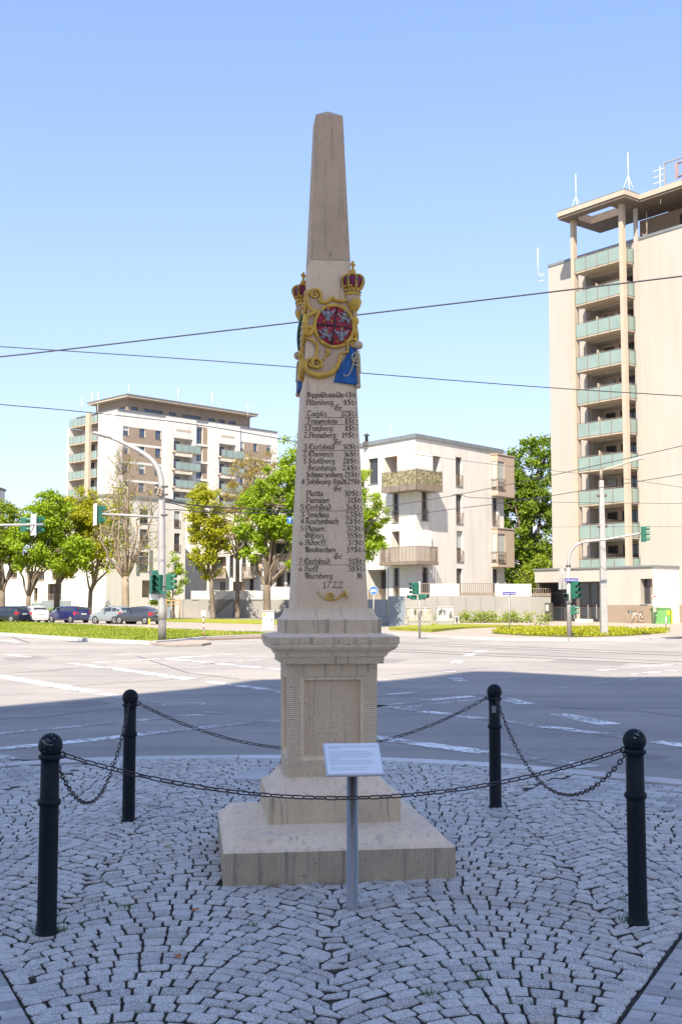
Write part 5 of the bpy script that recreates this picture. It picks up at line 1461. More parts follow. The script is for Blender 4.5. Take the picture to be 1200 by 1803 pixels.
for i in (1, 2, 3):
    MB().fbox(FG, cells[i] - .03, cells[i] + .03, .16, .2, .5, 1.6).build('door_handle', M['sign_grey'], ent, local=False)
MB().fbox(FP_, FP_.sz(1051, 1090)[0], FP_.sz(1031, 1090)[0], .5, 1.3, .0, .5).build('concrete_block', M['white'], ent, local=False)

# ======== white corner house
YB = 92.0
cR = (132 * YB / 2000, YB)
FR = Fac(cR, (8.4, 9.6)); FL = Fac(cR, (-4.6, 6.0))
hs = root('white_corner_house', 'white four storey corner house with wrapped balconies and grey coping', 'building', (cR[0], cR[1], 0))
ZH = FR.sz(732, 770.5)[1]
sR = FR.sz(886.5, 900)[0]; sL = FL.sz(585, 900)[0]
lgR, lgL = FR.rect(732, 775, 799, 827), FL.rect(676, 732, 800, 828)
zl0, zl1 = FR.sz(740, 851)[1], FR.sz(740, 798.5)[1]
upR, upL = (-.01, lgR[1], zl0, zl1), (-.01, lgL[1], zl0, zl1)
zm0, zm1 = FR.sz(740, 988)[1], FR.sz(740, 933.5)[1]
loR = (-.01, FR.sz(755, 950)[0], zm0, zm1); loL = (-.01, FL.sz(689, 950)[0], zm0, zm1)
wr = [FR.rect(*q) for q in ((802, 813, 805, 856), (802.5, 813.5, 871, 922), (803.5, 814.5, 935, 989), (803.5, 814, 1001, 1050), (742, 752.5, 865, 917), (743, 754, 999, 1050), (866, 876.5, 877, 925), (867, 877, 1002, 1050))]
wl_ = [FL.rect(*q) for q in ((691, 701.5, 867, 920), (692, 702.5, 1000, 1052), (648, 665, 807, 852))]
deep = FL.rect(646, 679.5, 1003, 1066)
wall(FR, 0, sR, 0, ZH, wr + [upR + (1.9,), loR + (1.7,)], hs, [M['white']], depth=.25)
wall(FL, 0, sL, 0, ZH, wl_ + [upL + (1.9,), loL + (1.7,), deep + (1.5,)], hs, [M['white']], depth=.25)
for i, o in enumerate(wr): window(FR, o, hs, .25, (.55,) if i in (0, 1, 2, 3) else (), (), .07, 'glass', True, rail=.95 if i not in (3,) else 0, blind=.55 if i == 2 else 0)
for i, o in enumerate(wl_): window(FL, o, hs, .25, (.5,) if i == 2 else (), (), .07, 'glass', True, rail=.95 if i < 2 else 0)
def inset_pt(d0, d1):     # meeting point of the two faces moved by d0 and d1
    a, b_ = FR.o + FR.n * d0, FL.o + FL.n * d1
    # solve a + t*k = b + u*m
    det = FR.t.x * -FL.t.y + FL.t.x * FR.t.y
    r_ = b_ - a
    k = (r_.x * -FL.t.y + FL.t.x * r_.y) / det
    return a + FR.t * k
for (oR, oL, dep, wm) in ((upR, upL, 1.9, 'pink'), (loR, loL, 1.7, 'white')):
    pi = inset_pt(-dep, -dep)
    pr, pl = FR.P(oR[1], -dep, 0), FL.P(oL[1], -dep, 0)
    z0_, z1_ = oR[2], oR[3]
    mb = MB()
    for p, q in ((pr, pi), (pi, pl)): mb.quad(p + Vector((0, 0, z0_)), q + Vector((0, 0, z0_)), q + Vector((0, 0, z1_)), p + Vector((0, 0, z1_)))
    mb.build('loggia_wall', M[wm], hs, local=False)
    c0 = inset_pt(-.01, -.01); er, el = FR.P(oR[1], -.01, 0), FL.P(oL[1], -.01, 0)
    for z, nm in ((z0_, 'loggia_floor'), (z1_, 'loggia_ceiling')):
        mb = MB(); mb.add([p + Vector((0, 0, z + (.002 if z == z0_ else -.002))) for p in (c0, er, pr, pi, pl, el)], [(0, 1, 2, 3, 4, 5)]); mb.build(nm, M['pink'], hs, local=False)
Fi = Fac(inset_pt(-1.9, -1.9)[:2], FL.t); Fr2 = Fac(inset_pt(-1.9, -1.9)[:2], FR.t)
a = Fi.sz(700, 830)[0]; window(Fi, (a - .6, a + 1.0, upR[2] + .02, upR[2] + 2.2), hs, -.02, (.5,), (), .1, 'glass', False)
a = Fr2.sz(745, 830)[0]; window(Fr2, (max(.25, a - .5), max(.25, a - .5) + 1.0, upR[2] + .02, upR[2] + 2.2), hs, -.02, (), (), .1, 'glass', False)
Fi3 = Fac(inset_pt(-1.7, -1.7)[:2], FL.t)
a = Fi3.sz(711, 950)[0]; window(Fi3, (a - .2, a + .25, loR[2] + .02, loR[2] + 2.25), hs, -.02, (), (), .08, 'glass', False)
for o, F in ((deep, FL),):
    MB().fbox(F, o[0], o[1], -1.56, -1.5, o[2], o[3]).build('recess_wall', M['brown'], hs, local=False)
    window(F, (o[0] + .4, o[0] + 1.1, o[2] + .02, o[3] - .1), hs, 1.48, (), (), .08, 'glass', False)
    window(F, (o[0] + 1.5, o[1] - .2, o[2] + .02, o[3] - .1), hs, 1.48, (.5,), (), .08, 'glass', False)
    mb = MB()
    for i in range(int((o[1] - o[0]) / .14)): c = o[0] + .07 + i * .14; mb.fbox(F, c - .015, c + .015, -.12, -.09, o[2], o[2] + 1.3)
    mb.fbox(F, o[0], o[1], -.13, -.08, o[2] + 1.3, o[2] + 1.36); mb.build('railing', M['bars'], hs, local=False)
# wrapped balconies
def wrap_slab(aR, aL, dep, z0_, z1_, m):
    co = inset_pt(dep, dep)
    pts = [FR.P(0, .003, 0), FR.P(aR, .003, 0), FR.P(aR, dep, 0), co, FL.P(aL, dep, 0), FL.P(aL, .003, 0)]
    mb = MB().prism([(p.x, p.y) for p in pts], z0_, z1_)
    return mb.build('balcony', M[m], hs, local=False), co
def edge_runs(aR, aL, dep, co): return ((FR.P(aR, 0, 0), FR.P(aR, dep, 0)), (FR.P(aR, dep, 0), co), (co, FL.P(aL, dep, 0)), (FL.P(aL, dep, 0), FL.P(aL, 0, 0)))
dep = 1.25
aR, aL = FR.sz(778, 850, dep)[0], FL.sz(672, 850, dep)[0]
zs0, zs1, zt = FR.sz(732, 861, dep)[1], FR.sz(732, 850.5, dep)[1], FR.sz(732, 825.5, dep)[1]
sl, co = wrap_slab(aR, aL, dep, zs0, zs1, 'bars')
for p, q in edge_runs(aR, aL, dep - .06, inset_pt(dep - .06, dep - .06)):
    if (q - p).length < .05: continue
    t = (q - p).normalized(); n_ = Vector((-t.y, t.x, 0)) * .02
    MB().prism([(p - n_)[:2], (q - n_)[:2], (q + n_)[:2], (p + n_)[:2]], zs1 + .02, zt).build('screen_panel', M['camo'], sl, local=False)
for p, q in edge_runs(aR, aL, dep, co):
    t = (q - p).normalized(); L = (q - p).length; n_ = max(1, round(L / 1.1)); mb = MB()
    for i in range(n_ + 1): c = p + t * (L * i / n_); mb.tube([c + Vector((0, 0, zs0)), c + Vector((0, 0, zt + .06))], .022, 6)
    mb.tube([p + Vector((0, 0, zt + .06)), q + Vector((0, 0, zt + .06))], .022, 6); mb.build('railing', M['bars'], sl, local=False)
aR, aL = FR.sz(771.5, 985, dep)[0], FL.sz(667, 985, dep)[0]
zs0, zs1, zt = FR.sz(732, 993.5, dep)[1], FR.sz(732, 987, dep)[1], FR.sz(732, 961.5, dep)[1]
sl, co = wrap_slab(aR, aL, dep, zs0, zs1, 'bars')
for p, q in edge_runs(aR, aL, dep - .04, inset_pt(dep - .04, dep - .04)):
    t = (q - p).normalized(); L = (q - p).length; n_ = max(2, round(L / .17)); mb = MB()
    nn = Vector((-t.y, t.x, 0)) * .015
    for i in range(n_):
        c = p + t * (L * (i + .5) / n_); w = t * .042
        mb.prism([(c - w - nn)[:2], (c + w - nn)[:2], (c + w + nn)[:2], (c - w + nn)[:2]], zs1 - .15, zt)
    mb.tube([p + Vector((0, 0, zt + .02)), q + Vector((0, 0, zt + .02))], .025, 6); mb.build('railing', M['bars'], sl, local=False)
# oriel bays at the right end
BD = .68
for (y0, y1, yw0, yw1) in ((797, 872.5, 811.5, 861), (927.5, 998, 939.5, 990)):
    s0 = FR.sz(864.5, (y0 + y1) / 2)[0]; s1 = FR.sz(905, (y0 + y1) / 2, BD)[0]
    z0_, z1_ = FR.sz(875, y1, BD)[1], FR.sz(875, y0 + 3, BD)[1]
    Fb = Fac(FR.P(s0, BD, 0)[:2], FR.t)
    we = Fb.sz(887.5, 840)[0]
    zw0, zw1 = Fb.sz(875, yw1)[1], Fb.sz(875, yw0)[1]
    bay = wall(Fb, 0, s1 - s0, z0_, z1_, [(.0, we, zw0, zw1)], hs, [M['pink']], name='oriel_bay', depth=.14)
    window(Fb, (.02, we, zw0, zw1), hs, .13, (.5,), (), .07, 'glass', True, rail=.95, blind=.9)
    Fs = Fac(FR.P(s0, BD, 0)[:2], -FR.n, toward=(0, 90, 0))
    wall(Fs, 0, BD, z0_, z1_, [(.03, BD - .03, zw0, zw1)], hs, [M['pink']], name='bay_side', depth=.1)
    window(Fs, (.03, BD - .03, zw0, zw1), hs, .09, (), (), .07, 'glass', False, rail=.95, blind=.9)
    mb = MB()
    mb.fbox(FR, s0, s1, -2.0, BD - .003, z0_ - .002, z0_ + .1); mb.fbox(FR, s0 - .06, s1 + .06, -2.0, BD + .06, z1_, z1_ + .09)
    mb.build('bay_slab', M['pink'], hs, local=False)
    MB().quad(FR.P(s1, BD, z0_), FR.P(s1, -2, z0_), FR.P(s1, -2, z1_), FR.P(s1, BD, z1_)).build('bay_end', M['pink'], hs, local=False)
# roof, coping, back walls
far1, far2 = FR.P(sR, 0, 0), FL.P(sL, 0, 0); back1 = FR.P(sR, -11, 0); back2 = far2 - FR.n * 4 + FR.t * 8
co = inset_pt(.12, .12)
MB().prism([p[:2] for p in (co, FR.P(sR, .12, 0), back1, back2, FL.P(sL, .12, 0))], ZH, ZH + .33).build('coping', M['roofgrey'], hs, local=False)
mb = MB()
for p, q in ((far1, back1), (back1, back2), (back2, far2)): mb.quad(p, q, q + Vector((0, 0, ZH)), p + Vector((0, 0, ZH)))
mb.build('rear_wall', M['white'], hs, local=False)
q = D(645, 786, 97); MB().box(q.x - .3, q.x + .3, q.y - .3, q.y + .3, ZH, q.z + .4).build('chimney', M['frame'], hs, local=False)
mb = MB(); mb.lathe([(.13, q.z + .4), (.13, q.z + .9), (.3, q.z + .95), (.05, q.z + 1.15)], 10, Matrix.Translation((q.x, q.y, 0))); mb.build('chimney_cowl', M['frame'], hs, local=False)
rod(687, 750, 776, 96, hs, .02)
for px, py in ((731, 812), (753, 933 + 5)):
    q = D(px, py, 93.5)
def lamp_box(F, s_, z, d=0.01): MB().fbox(F, s_ - .14, s_ + .14, d, d + .14, z - .15, z + .15).build('wall_lamp', M['whitepole'], hs, local=False)
lamp_box(Fi, .35, upR[2] + 1.75); lamp_box(Fr2, 2.0, upR[2] + 2.2) if upR[1] > 2.5 else None

# garden walls in front of the white house
fo = D(681, 1060, 88.5)
FW = Fac((fo.x, fo.y), (1, .10))
gw_ = root('garden_wall', 'grey concrete garden wall with white parapet and railings before the white house', 'wall', (fo.x, fo.y, 0))
def wz(y, x=800): return FW.sz(x, y)[1]
sx = lambda x: FW.sz(x, 1070)[0]
zb_, zt_ = wz(1050), wz(1028)
MB().fbox(FW, sx(684), sx(712), .004, .03, 0, zb_).build('slate_panel', M['concrete_blue'], gw_, local=False)
MB().fbox(FW, sx(645), sx(683), -.2, -.004, 0, zb_ - .25).build('slate_panel', M['concrete_blue'], gw_, local=False)
edges = [683, 712, 748, 770, 795, 820, 846, 872, 898, 935]
for a, b_ in zip(edges[:-1], edges[1:]):
    MB().fbox(FW, sx(a) + .01, sx(b_) - .01, -.25, .0, 0, zb_).build('wall_panel', M['concrete'], gw_, local=False)
MB().fbox(FW, sx(757), sx(808), -.24, .02, zb_ + .003, zt_).build('parapet', M['white'], gw_, local=False)
MB().fbox(FW, sx(871.5), sx(935), -.24, .02, zb_ + .003, zt_).build('parapet', M['white'], gw_, local=False)
def bars(F, a, b_, z0_, z1_, step, par, name='railing'):
    mb = MB(); n_ = int((b_ - a) / step)
    for i in range(n_ + 1): c = a + (b_ - a) * i / n_; mb.fbox(F, c - .022, c + .022, -.06, -.02, z0_, z1_)
    mb.fbox(F, a, b_, -.07, -.01, z1_, z1_ + .05); mb.fbox(F, a, b_, -.065, -.015, z0_ + .06, z0_ + .28)
    return mb.build(name, M['bars'], par, local=False)
bars(FW, sx(809), sx(871), zb_ + .01, zt_ + .0, .15, gw_)
bars(FW, sx(739), sx(757), zb_ + .01, zt_ + .0, .15, gw_)
MB().tube([FW.P(sx(683), .06, 0), FW.P(sx(683), .06, zb_ + 2.3)], .05, 8).build('down_pipe', M['sign_grey'], gw_, local=False)
for a in (826, 836): 
    q = FW.P(sx(a), -1.0, zb_ + .5); mb = MB()
    for _ in range(60):
        d_ = Vector((random.gauss(0, .3), random.gauss(0, .3), random.gauss(0, .3))); p = q + d_; u = Vector((random.gauss(0, 1), random.gauss(0, 1), random.gauss(0, 1))).normalized() * .12; w = u.orthogonal().normalized() * .12
        mb.quad(p - u - w, p + u - w, p + u + w, p - u + w)
# link wall and fence between house and tower
fo2 = D(935, 1070, 93); FE = Fac((fo2.x, fo2.y), (1, .05))
lw = root('low_wall', 'low grey wall with dark railing between the white house and the tower', 'wall', (fo2.x, fo2.y, 0))
MB().fbox(FE, 0, 1.6, -.2, 0, 0, FE.sz(950, 1051)[1]).build('wall_panel', M['concrete'], lw, local=False)
bars(FE, 0, 1.6, FE.sz(950, 1051)[1] + .01, FE.sz(950, 1037)[1], .2, lw)

# ======== high apartment block on the left
cA = (-398 * 175 / 2000, 175)
FA = Fac(cA, (1, 1)); FAL = Fac(cA, (-1, 1))
ap = root('high_apartment_block', 'tall white and brown apartment block with green glass balconies and penthouse roof', 'building', (cA[0], cA[1], 0))
ZA = FA.sz(202, 721)[1]
sA = FA.sz(488, 800)[0]
def zA(y, x=221): return FA.sz(x, y)[1]
def sAx(x): return FA.sz(x, 800)[0]
PIT = zA(750.5) - zA(782.8)
rows = [zA(766) - PIT * k for k in range(8)]; hwin = zA(750.5) - zA(766)
cols = [(sAx(a), sAx(b_)) for a, b_ in ((216, 226), (245, 255), (273, 283))]
colsR = [(sAx(a), sAx(b_)) for a, b_ in ((421.5, 429), (446, 453), (469, 477))]
opsA, bandsA = [], []
for z in rows:
    for a, b_ in cols + colsR: opsA.append((a, b_, z, z + hwin))
    bandsA.append((sAx(216), sAx(284), z - 1.15, z + hwin, 1)); bandsA.append((sAx(421.3), sAx(477.2), z - 1.15, z + hwin, 1))
l1, l2 = (sAx(304), sAx(337)), (sAx(384), sAx(413))
zlg = [zA(784, 221) - .1 - PIT * k for k in range(8)]
for z in zlg:
    for a, b_ in (l1, l2): opsA.append((a, b_, z, z + 2.25, 1.6))
st0, st1, st2 = sAx(344), sAx(356.5), sAx(365)
zst = (0, zA(751, 345) if False else FA.sz(350, 751)[1])
opsA.append((st0, st1, 2, zst[1], .35))
bandsA.append((st1, st2, 0, zst[1], 1))
wall(FA, 0, sA, 0, ZA, opsA, ap, [M['white'], M['brown']], bandsA, .2)
for z in rows:
    for a, b_ in cols + colsR: window(FA, (a, b_, z, z + hwin), ap, .2, (), (.22,), .09, 'glass_blue', True)
for z in zlg:
    for a, b_ in (l1, l2):
        MB().fbox(FA, a, b_, -1.66, -1.6, z, z + 2.25).build('loggia_back_wall', M['white'], ap, local=False)
        window(FA, (a + .3, a + (b_ - a) * .68, z + .05, z + 2.0), ap, 1.58, (.35, .7), (), .1, 'glass_blue', False)
for z in zlg:
    glass_balcony(FA, sAx(300.5), sAx(344.5), .32, 1.3, z + .02, ap, 4, 1.05, .2)
    glass_balcony(FA, sAx(381), sAx(421), .32, 1.3, z + .02, ap, 4, 1.05, .2)
# frames round the loggia stacks stand proud
for a0, a1, b0, b1 in ((sAx(290.5), l1[0] - .02, l1[1] + .02, sAx(343.5)), (sAx(366), l2[0] - .02, l2[1] + .02, sAx(420.5))):
    for p, q in ((a0, a1), (b0, b1)): MB().fbox(FA, p, q, .004, .30, 0, ZA + .05).build('loggia_frame', M['white'], ap, local=False)
    MB().fbox(FA, a1 + .002, b0 - .002, .004, .30, zlg[0] + 2.27, ZA + .05).build('loggia_frame', M['white'], ap, local=False)
    MB().fbox(FA, a1 + .4, b0 - .4, .302, .33, zlg[0] + 3.4, zlg[0] + 3.75).build('panel_line', M['soffit'], ap, local=False)
nst = 9
for k in range(nst):
    z0_ = zst[1] - PIT * (k + 1); 
    window(FA, (st0, st1, z0_ + .0, z0_ + PIT - .35), ap, .33, (.8,), (.45,), .12, 'glass_blue', False)
    MB().fbox(FA, st0, st2 + .4, -.3, .12, z0_ - .35, z0_ - .0).build('stair_landing', M['white'], ap, local=False)
# left corner: blank wall, then balconies
sb0 = FAL.sz(172, 800)[0]; sb1 = FAL.sz(119, 800)[0]
wall(FAL, 0, sb0, 0, ZA, [], ap, [M['white']])
MB().quad(FAL.P(sb0, 0, 0), FAL.P(sb0, -2.4, 0), FAL.P(sb0, -2.4, ZA), FAL.P(sb0, 0, ZA)).build('side_wall', M['white'], ap, local=False)
Fb2 = Fac(FAL.P(0, -2.4, 0)[:2], FAL.t)
opsB = []
for z in zlg: opsB += [(sb0 + .6, sb0 + 2.0, z + .05, z + 2.1), (sb0 + 4.6, sb0 + 6.0, z + .05, z + 2.1)]
wall(Fb2, sb0, sb1 + .1, 0, ZA - 1.4, opsB, ap, [M['white']])
for o in opsB: window(Fb2, o, ap, .2, (.5,), (), .1, 'glass_blue', False)
zbal = [FAL.sz(140, 747 + 1)[1] - PIT * k for k in range(8)]
for z in zbal: glass_balcony(FAL, sb0 + .35, sb1 - .3, -2.39, -.12, z + .05, ap, 7, 1.05, .3)
a = FAL.sz(156, 800)[0]
MB().fbox(FAL, a - .55, a + .55, -.11, .35, 0, zbal[0] + 1.6).build('balcony_pillar', M['soffit'], ap, local=False)
MB().fbox(FAL, sb1 - .28, sb1 + .25, -2.38, .0, 0, zbal[0] - .3).build('balcony_pillar', M['white'], ap, local=False)
# coping, penthouse, roof
MB().fbox(FA, .0, sA, -12, .15, ZA + .06, ZA + .22).build('coping', M['roofgrey'], ap, local=False)
zpr = (1065 - 699) * 178 / 2000 + 1.6
ps1 = sAx(446)
wp_ = [(sAx(a), sAx(b_)) for a, b_ in ((236, 248), (259, 292), (303, 315), (327, 359), (372, 384), (391, 402), (409, 421))]
FPH = Fac(FA.P(0, -1.0, 0)[:2], (1, 1))
zw0, zw1 = ZA + .55, zpr - 1.25
wall(FPH, 2.6, ps1, ZA + .22, zpr - .02, [(a, b_, zw0, zw1) for a, b_ in wp_], ap, [M['brown']], name='penthouse_wall')
for i, (a, b_) in enumerate(wp_): window(FPH, (a, b_, zw0, zw1), ap, .2, (.25, .5, .75) if b_ - a > 2.5 else (.6,), (), .1, 'glass_blue', False)
FPL = Fac(FPH.P(2.6, 0, 0)[:2], (-1, 1))
wall(FPL, 0, 9, ZA - 1.4, zpr - .02, [(.6, 2.4, zw0, zw1)], ap, [M['brown']], name='penthouse_wall')
window(FPL, (.6, 2.4, zw0, zw1), ap, .2, (.5,), (), .1, 'glass_blue', False)
MB().quad(FPH.P(ps1, 0, ZA), FPH.P(ps1, -9, ZA), FPH.P(ps1, -9, zpr), FPH.P(ps1, 0, zpr)).build('penthouse_wall', M['brown'], ap, local=False)
MB().fbox(FA, 1.6, sAx(451), -11, .35, zpr, zpr + .32).build('penthouse_roof', M['soffit'], ap, local=False)
MB().fbox(FA, 1.5, sAx(451) + .1, -11.1, .45, zpr + .322, zpr + .45).build('roof_edge', M['roofgrey'], ap, local=False)
for px, y0, y1 in ((143.5, 700, 722), (162, 690, 712), (172, 690, 735), (226.5, 676, 696), (313, 684, 708), (373, 690, 718), (436, 712, 735)): rod(px, y0, y1, 182, ap, .05)
e0, e1 = FA.P(sA, 0, 0), FA.P(sA, -12, 0)
MB().quad(e0, e1, e1 + Vector((0, 0, ZA)), e0 + Vector((0, 0, ZA))).build('end_wall', M['white'], ap, local=False)

# ---- lower white wing in front of it
FWg = Fac((-274 * 140 / 2000, 140), (-1, -1))
wg = root('white_wing', 'white five storey wing with tall narrow windows before the high block', 'building', (-19.2, 140, 0))
ZW = FWg.sz(326, 884)[1]; sW = FWg.sz(189, 880)[0]
def sw(x): return FWg.sz(x, 950)[0]
ow = []
for y0, y1 in ((900, 929), (939, 972), (982, 1010)): ow += [FWg.rect(306.5, 317, y0, y1)]
for y0, y1 in ((896, 922), (932, 962), (972, 1006)): ow += [FWg.rect(246, 262, y0, y1), FWg.rect(216, 229, y0, y1)]
big = FWg.rect(250, 288, 1022, 1052)
wall(FWg, 0, sW, 0, ZW, ow + [big + (1.2,)], wg, [M['white']])
for i, o in enumerate(ow): window(FWg, o, wg, .2, (.5,) if i > 2 else (), (.4,), .1, 'glass', True, rail=.9 if i < 3 else 0, blind=.5 if i in (0, 2) else 0)
MB().fbox(FWg, big[0], big[1], -1.26, -1.2, big[2], big[3]).build('recess_wall', M['brown'], wg, local=False)
MB().fbox(FWg, -.1, sW + .15, -9, .15, ZW, ZW + .25).build('coping', M['roofgrey'], wg, local=False)
q0, q1 = FWg.P(sW, 0, 0), FWg.P(sW, -9, 0); MB().quad(q0, q1, q1 + Vector((0, 0, ZW)), q0 + Vector((0, 0, ZW))).build('end_wall', M['white'], wg, local=False)
o = FWg.rect(246, 262, 968, 1013)
for a in (o[0] - .5, o[1] + .05): MB().fbox(FWg, a, a + .45, .01, .06, o[2], o[3]).build('shutter', M['roofgrey'], wg, local=False)

# ---- terrace houses 2a 2b behind the maples
FB = Fac((-275 * 147 / 2000, 147), (1, .12))
tb2 = root('terrace_house', 'white terraced house with brown balconies behind the bright maple', 'building', (-20, 147, 0))
def sb(x): return FB.sz(x, 1000)[0]
ob = [FB.rect(*q) for q in ((345, 353, 920, 950), (385, 392, 920, 950), (452, 460, 912, 945), (345, 353, 968, 1002), (404, 411, 978, 1016), (426, 433, 978, 1004), (470, 478, 962, 1000), (388, 396, 1025, 1040), (505, 514, 1008, 1052), (440, 446, 1018, 1040))]
ob2 = [FB.rect(*q) for q in ((378, 398, 980, 1016), (440, 462, 976, 1014), (410, 431, 1024, 1041), (483, 520, 955, 990), (486, 500, 1003, 1055), (540, 560, 960, 1000), (590, 610, 960, 1000), (575, 600, 1010, 1050))]
zB = FB.sz(400, 893)[1]
wall(FB, -.5, sb(640), 0, zB, ob + [q + (1.0,) for q in ob2], tb2, [M['white']])
for i, o in enumerate(ob): window(FB, o, tb2, .2, (), (.45,), .1, 'glass', True, rail=.9 if i % 2 else 0)
for o in ob2:
    MB().fbox(FB, o[0], o[1], -1.06, -1.0, o[2], o[3]).build('recess_wall', M['pink'], tb2, local=False)
    window(FB, (o[0] + .2, o[0] + (o[1] - o[0]) * .7, o[2] + .03, o[3] - .1), tb2, .98, (.5,), (), .1, 'glass', False)
for x0, x1, y0, y1 in ((367, 398, 1000, 1017), (425, 452, 997, 1017), (478, 522, 975, 1003), (535, 566, 985, 1002), (478, 505, 985 - 60, 950)):
    o = FB.rect(x0, x1, y0, y1, 1.2)
    sl = MB().fbox(FB, o[0], o[1], .004, 1.2, o[2] - .15, o[2]).build('balcony', M['bars'], tb2, local=False)
    mb = MB(); n_ = int((o[1] - o[0]) / .2)
    for i in range(n_): c = o[0] + (o[1] - o[0]) * (i + .5) / n_; mb.fbox(FB, c - .06, c + .06, 1.16, 1.2, o[2], o[3])
    for d_ in (o[0], o[1] - .03): mb.fbox(FB, d_, d_ + .03, .01, 1.15, o[2], o[3])
    mb.build('railing', M['bars'], sl, local=False)
MB().fbox(FB, -.5, sb(640), -9, .15, zB, zB + .3).build('coping', M['roofgrey'], tb2, local=False)

# ---- garden walls of the terrace: white parapet with house numbers, grey panels, steps with handrail
fo3 = D(345, 1070, 139.5); FC = Fac((fo3.x, fo3.y), (1, .03))
tw2 = root('terrace_wall', 'white and grey garden wall numbered 2b and 2a behind the trees', 'wall', (fo3.x, fo3.y, 0))
def sc2(x): return FC.sz(x, 1070)[0]
zc0, zc1 = FC.sz(400, 1055.5)[1], FC.sz(400, 1040.5)[1]
ed = [294, 322, 350, 376, 410, 440, 463, 500, 540, 600, 640]
for i, (a, b_) in enumerate(zip(ed[:-1], ed[1:])):
    MB().fbox(FC, sc2(a) + .01, sc2(b_) - .01, -.3 - .15 * (i % 2), -.1 * (i % 2), 0, zc0).build('wall_panel', M['concrete'], tw2, local=False)
MB().fbox(FC, sc2(336), sc2(462), -.28, .03, zc0 + .003, zc1).build('parapet', M['white'], tw2, local=False)
MB().fbox(FC, sc2(466), sc2(600), -.9, -.5, zc0 + .003, zc1 + .5).build('parapet', M['white'], tw2, local=False)
M['num'] = mat('grey_house_number', (0.28, 0.28, 0.28), rough=0.7)
for t, x in (('2b', 428.5), ('2a', 472)):
    p = FC.P(sc2(x), .04 if t == '2b' else -.49, FC.sz(x, 1052)[1])
    Mx = Matrix((FC.t, Vector((0, 0, 1)), FC.n)).transposed().to_4x4(); Mx.translation = p
    text_mesh(t, .78, Mx, 'house_number', M['num'], tw2, local=False)
mb = MB()
p0, p1 = FC.P(sc2(381), .5, FC.sz(381, 1079)[1]), FC.P(sc2(410), .5, FC.sz(410, 1055)[1])
mb.tube([p0 + Vector((0, 0, 1.0)), p1 + Vector((0, 0, 1.0))], .03, 6); mb.tube([p0, p1], .06, 6)
for i in range(12): q = p0.lerp(p1, i / 11); mb.tube([q, q + Vector((0, 0, 1.0))], .018, 5)
mb.build('stair_railing', M['bars'], tw2, local=False)
mb = MB()
for i in range(9):
    q = p0.lerp(p1, i / 9); q2 = p0.lerp(p1, (i + 1) / 9); mb.box(q.x, q2.x, q.y - .05, q.y + .9, 0, q.z - .15)
mb.build('steps', M['concrete'], tw2, local=False)

# ---- shaded ground floor row behind the left trees
FG2 = Fac((-700 * 150 / 2000, 150), (1, 0))
lr = root('left_terrace', 'low white terrace with dark loggias behind the trees on the left', 'building', (-52, 150, 0))
def sg(x): return FG2.sz(x, 1030)[0]
og = [FG2.rect(*q) for q in ((-60, -30, 1025, 1062), (50, 78, 1006, 1024), (84, 108, 1028, 1060), (120, 152, 1025, 1062), (142, 165, 1000, 1018), (92, 104, 1004, 1022), (172, 186, 1028, 1062), (-20, 8, 1005, 1022), (60, 66, 1035, 1060), (20, 30, 1003, 1020))]
zG = FG2.sz(50, 990)[1]
wall(FG2, sg(-330), sg(205), 0, zG, [q + (1.2,) for q in og], lr, [M['white']])
for o in og:
    MB().fbox(FG2, o[0], o[1], -1.26, -1.2, o[2], o[3]).build('recess_wall', M['brown'], lr, local=False)
    window(FG2, (o[0] + .2, o[1] - .2, o[2] + .03, o[3] - .15), lr, 1.18, (.5,), (), .1, 'glass', False)
    bars(FG2, o[0], o[1], o[2], o[2] + 1.0, .2, lr)
MB().fbox(FG2, sg(-330), sg(205), -9, .15, zG, zG + .3).build('coping', M['roofgrey'], lr, local=False)
fo4 = D(40, 1070, 137); FD = Fac((fo4.x, fo4.y), (1, .02))
sw4 = root('slate_garden_wall', 'dark slate blue garden wall behind the parked cars', 'wall', (fo4.x, fo4.y, 0))
for i in range(14):
    a = FD.sz(55 + i * 17.5, 1070)[0]; b_ = FD.sz(55 + (i + 1) * 17.5, 1070)[0]
    MB().fbox(FD, a + .01, b_ - .01, -.25, 0, 0, FD.sz(100, 1058)[1] + (0.0 if i % 5 else -.25)).build('wall_panel', M['concrete_blue'], sw4, local=False)
q = D(-60, 860, 215)
fb = root('far_block', 'pale apartment block far off at the left edge of the picture', 'building', (q.x, q.y, 0))
za = D(0, 855, 215).z; xr = D(8, 900, 226).x
MB().box(q.x, xr, 215, 226, 0, za).build('wall', M['white'], fb, local=False)
MB().box(q.x - .2, xr + .2, 214.8, 226.2, za, za + .4).build('coping', M['roofbrown'], fb, local=False)
for k in range(5):
    for x in (-40, -25, -10):
        p = D(x, 868 + k * 26, 214.99); w = MB().box(p.x - .7, p.x + .7, 214.9, 214.98, p.z - .8, p.z + .8).build('window', M['frame'], fb, local=False)
        MB().box(p.x - .6, p.x + .6, 214.86, 214.895, p.z - .7, p.z + .7).build('pane', M['glass'], w, local=False)
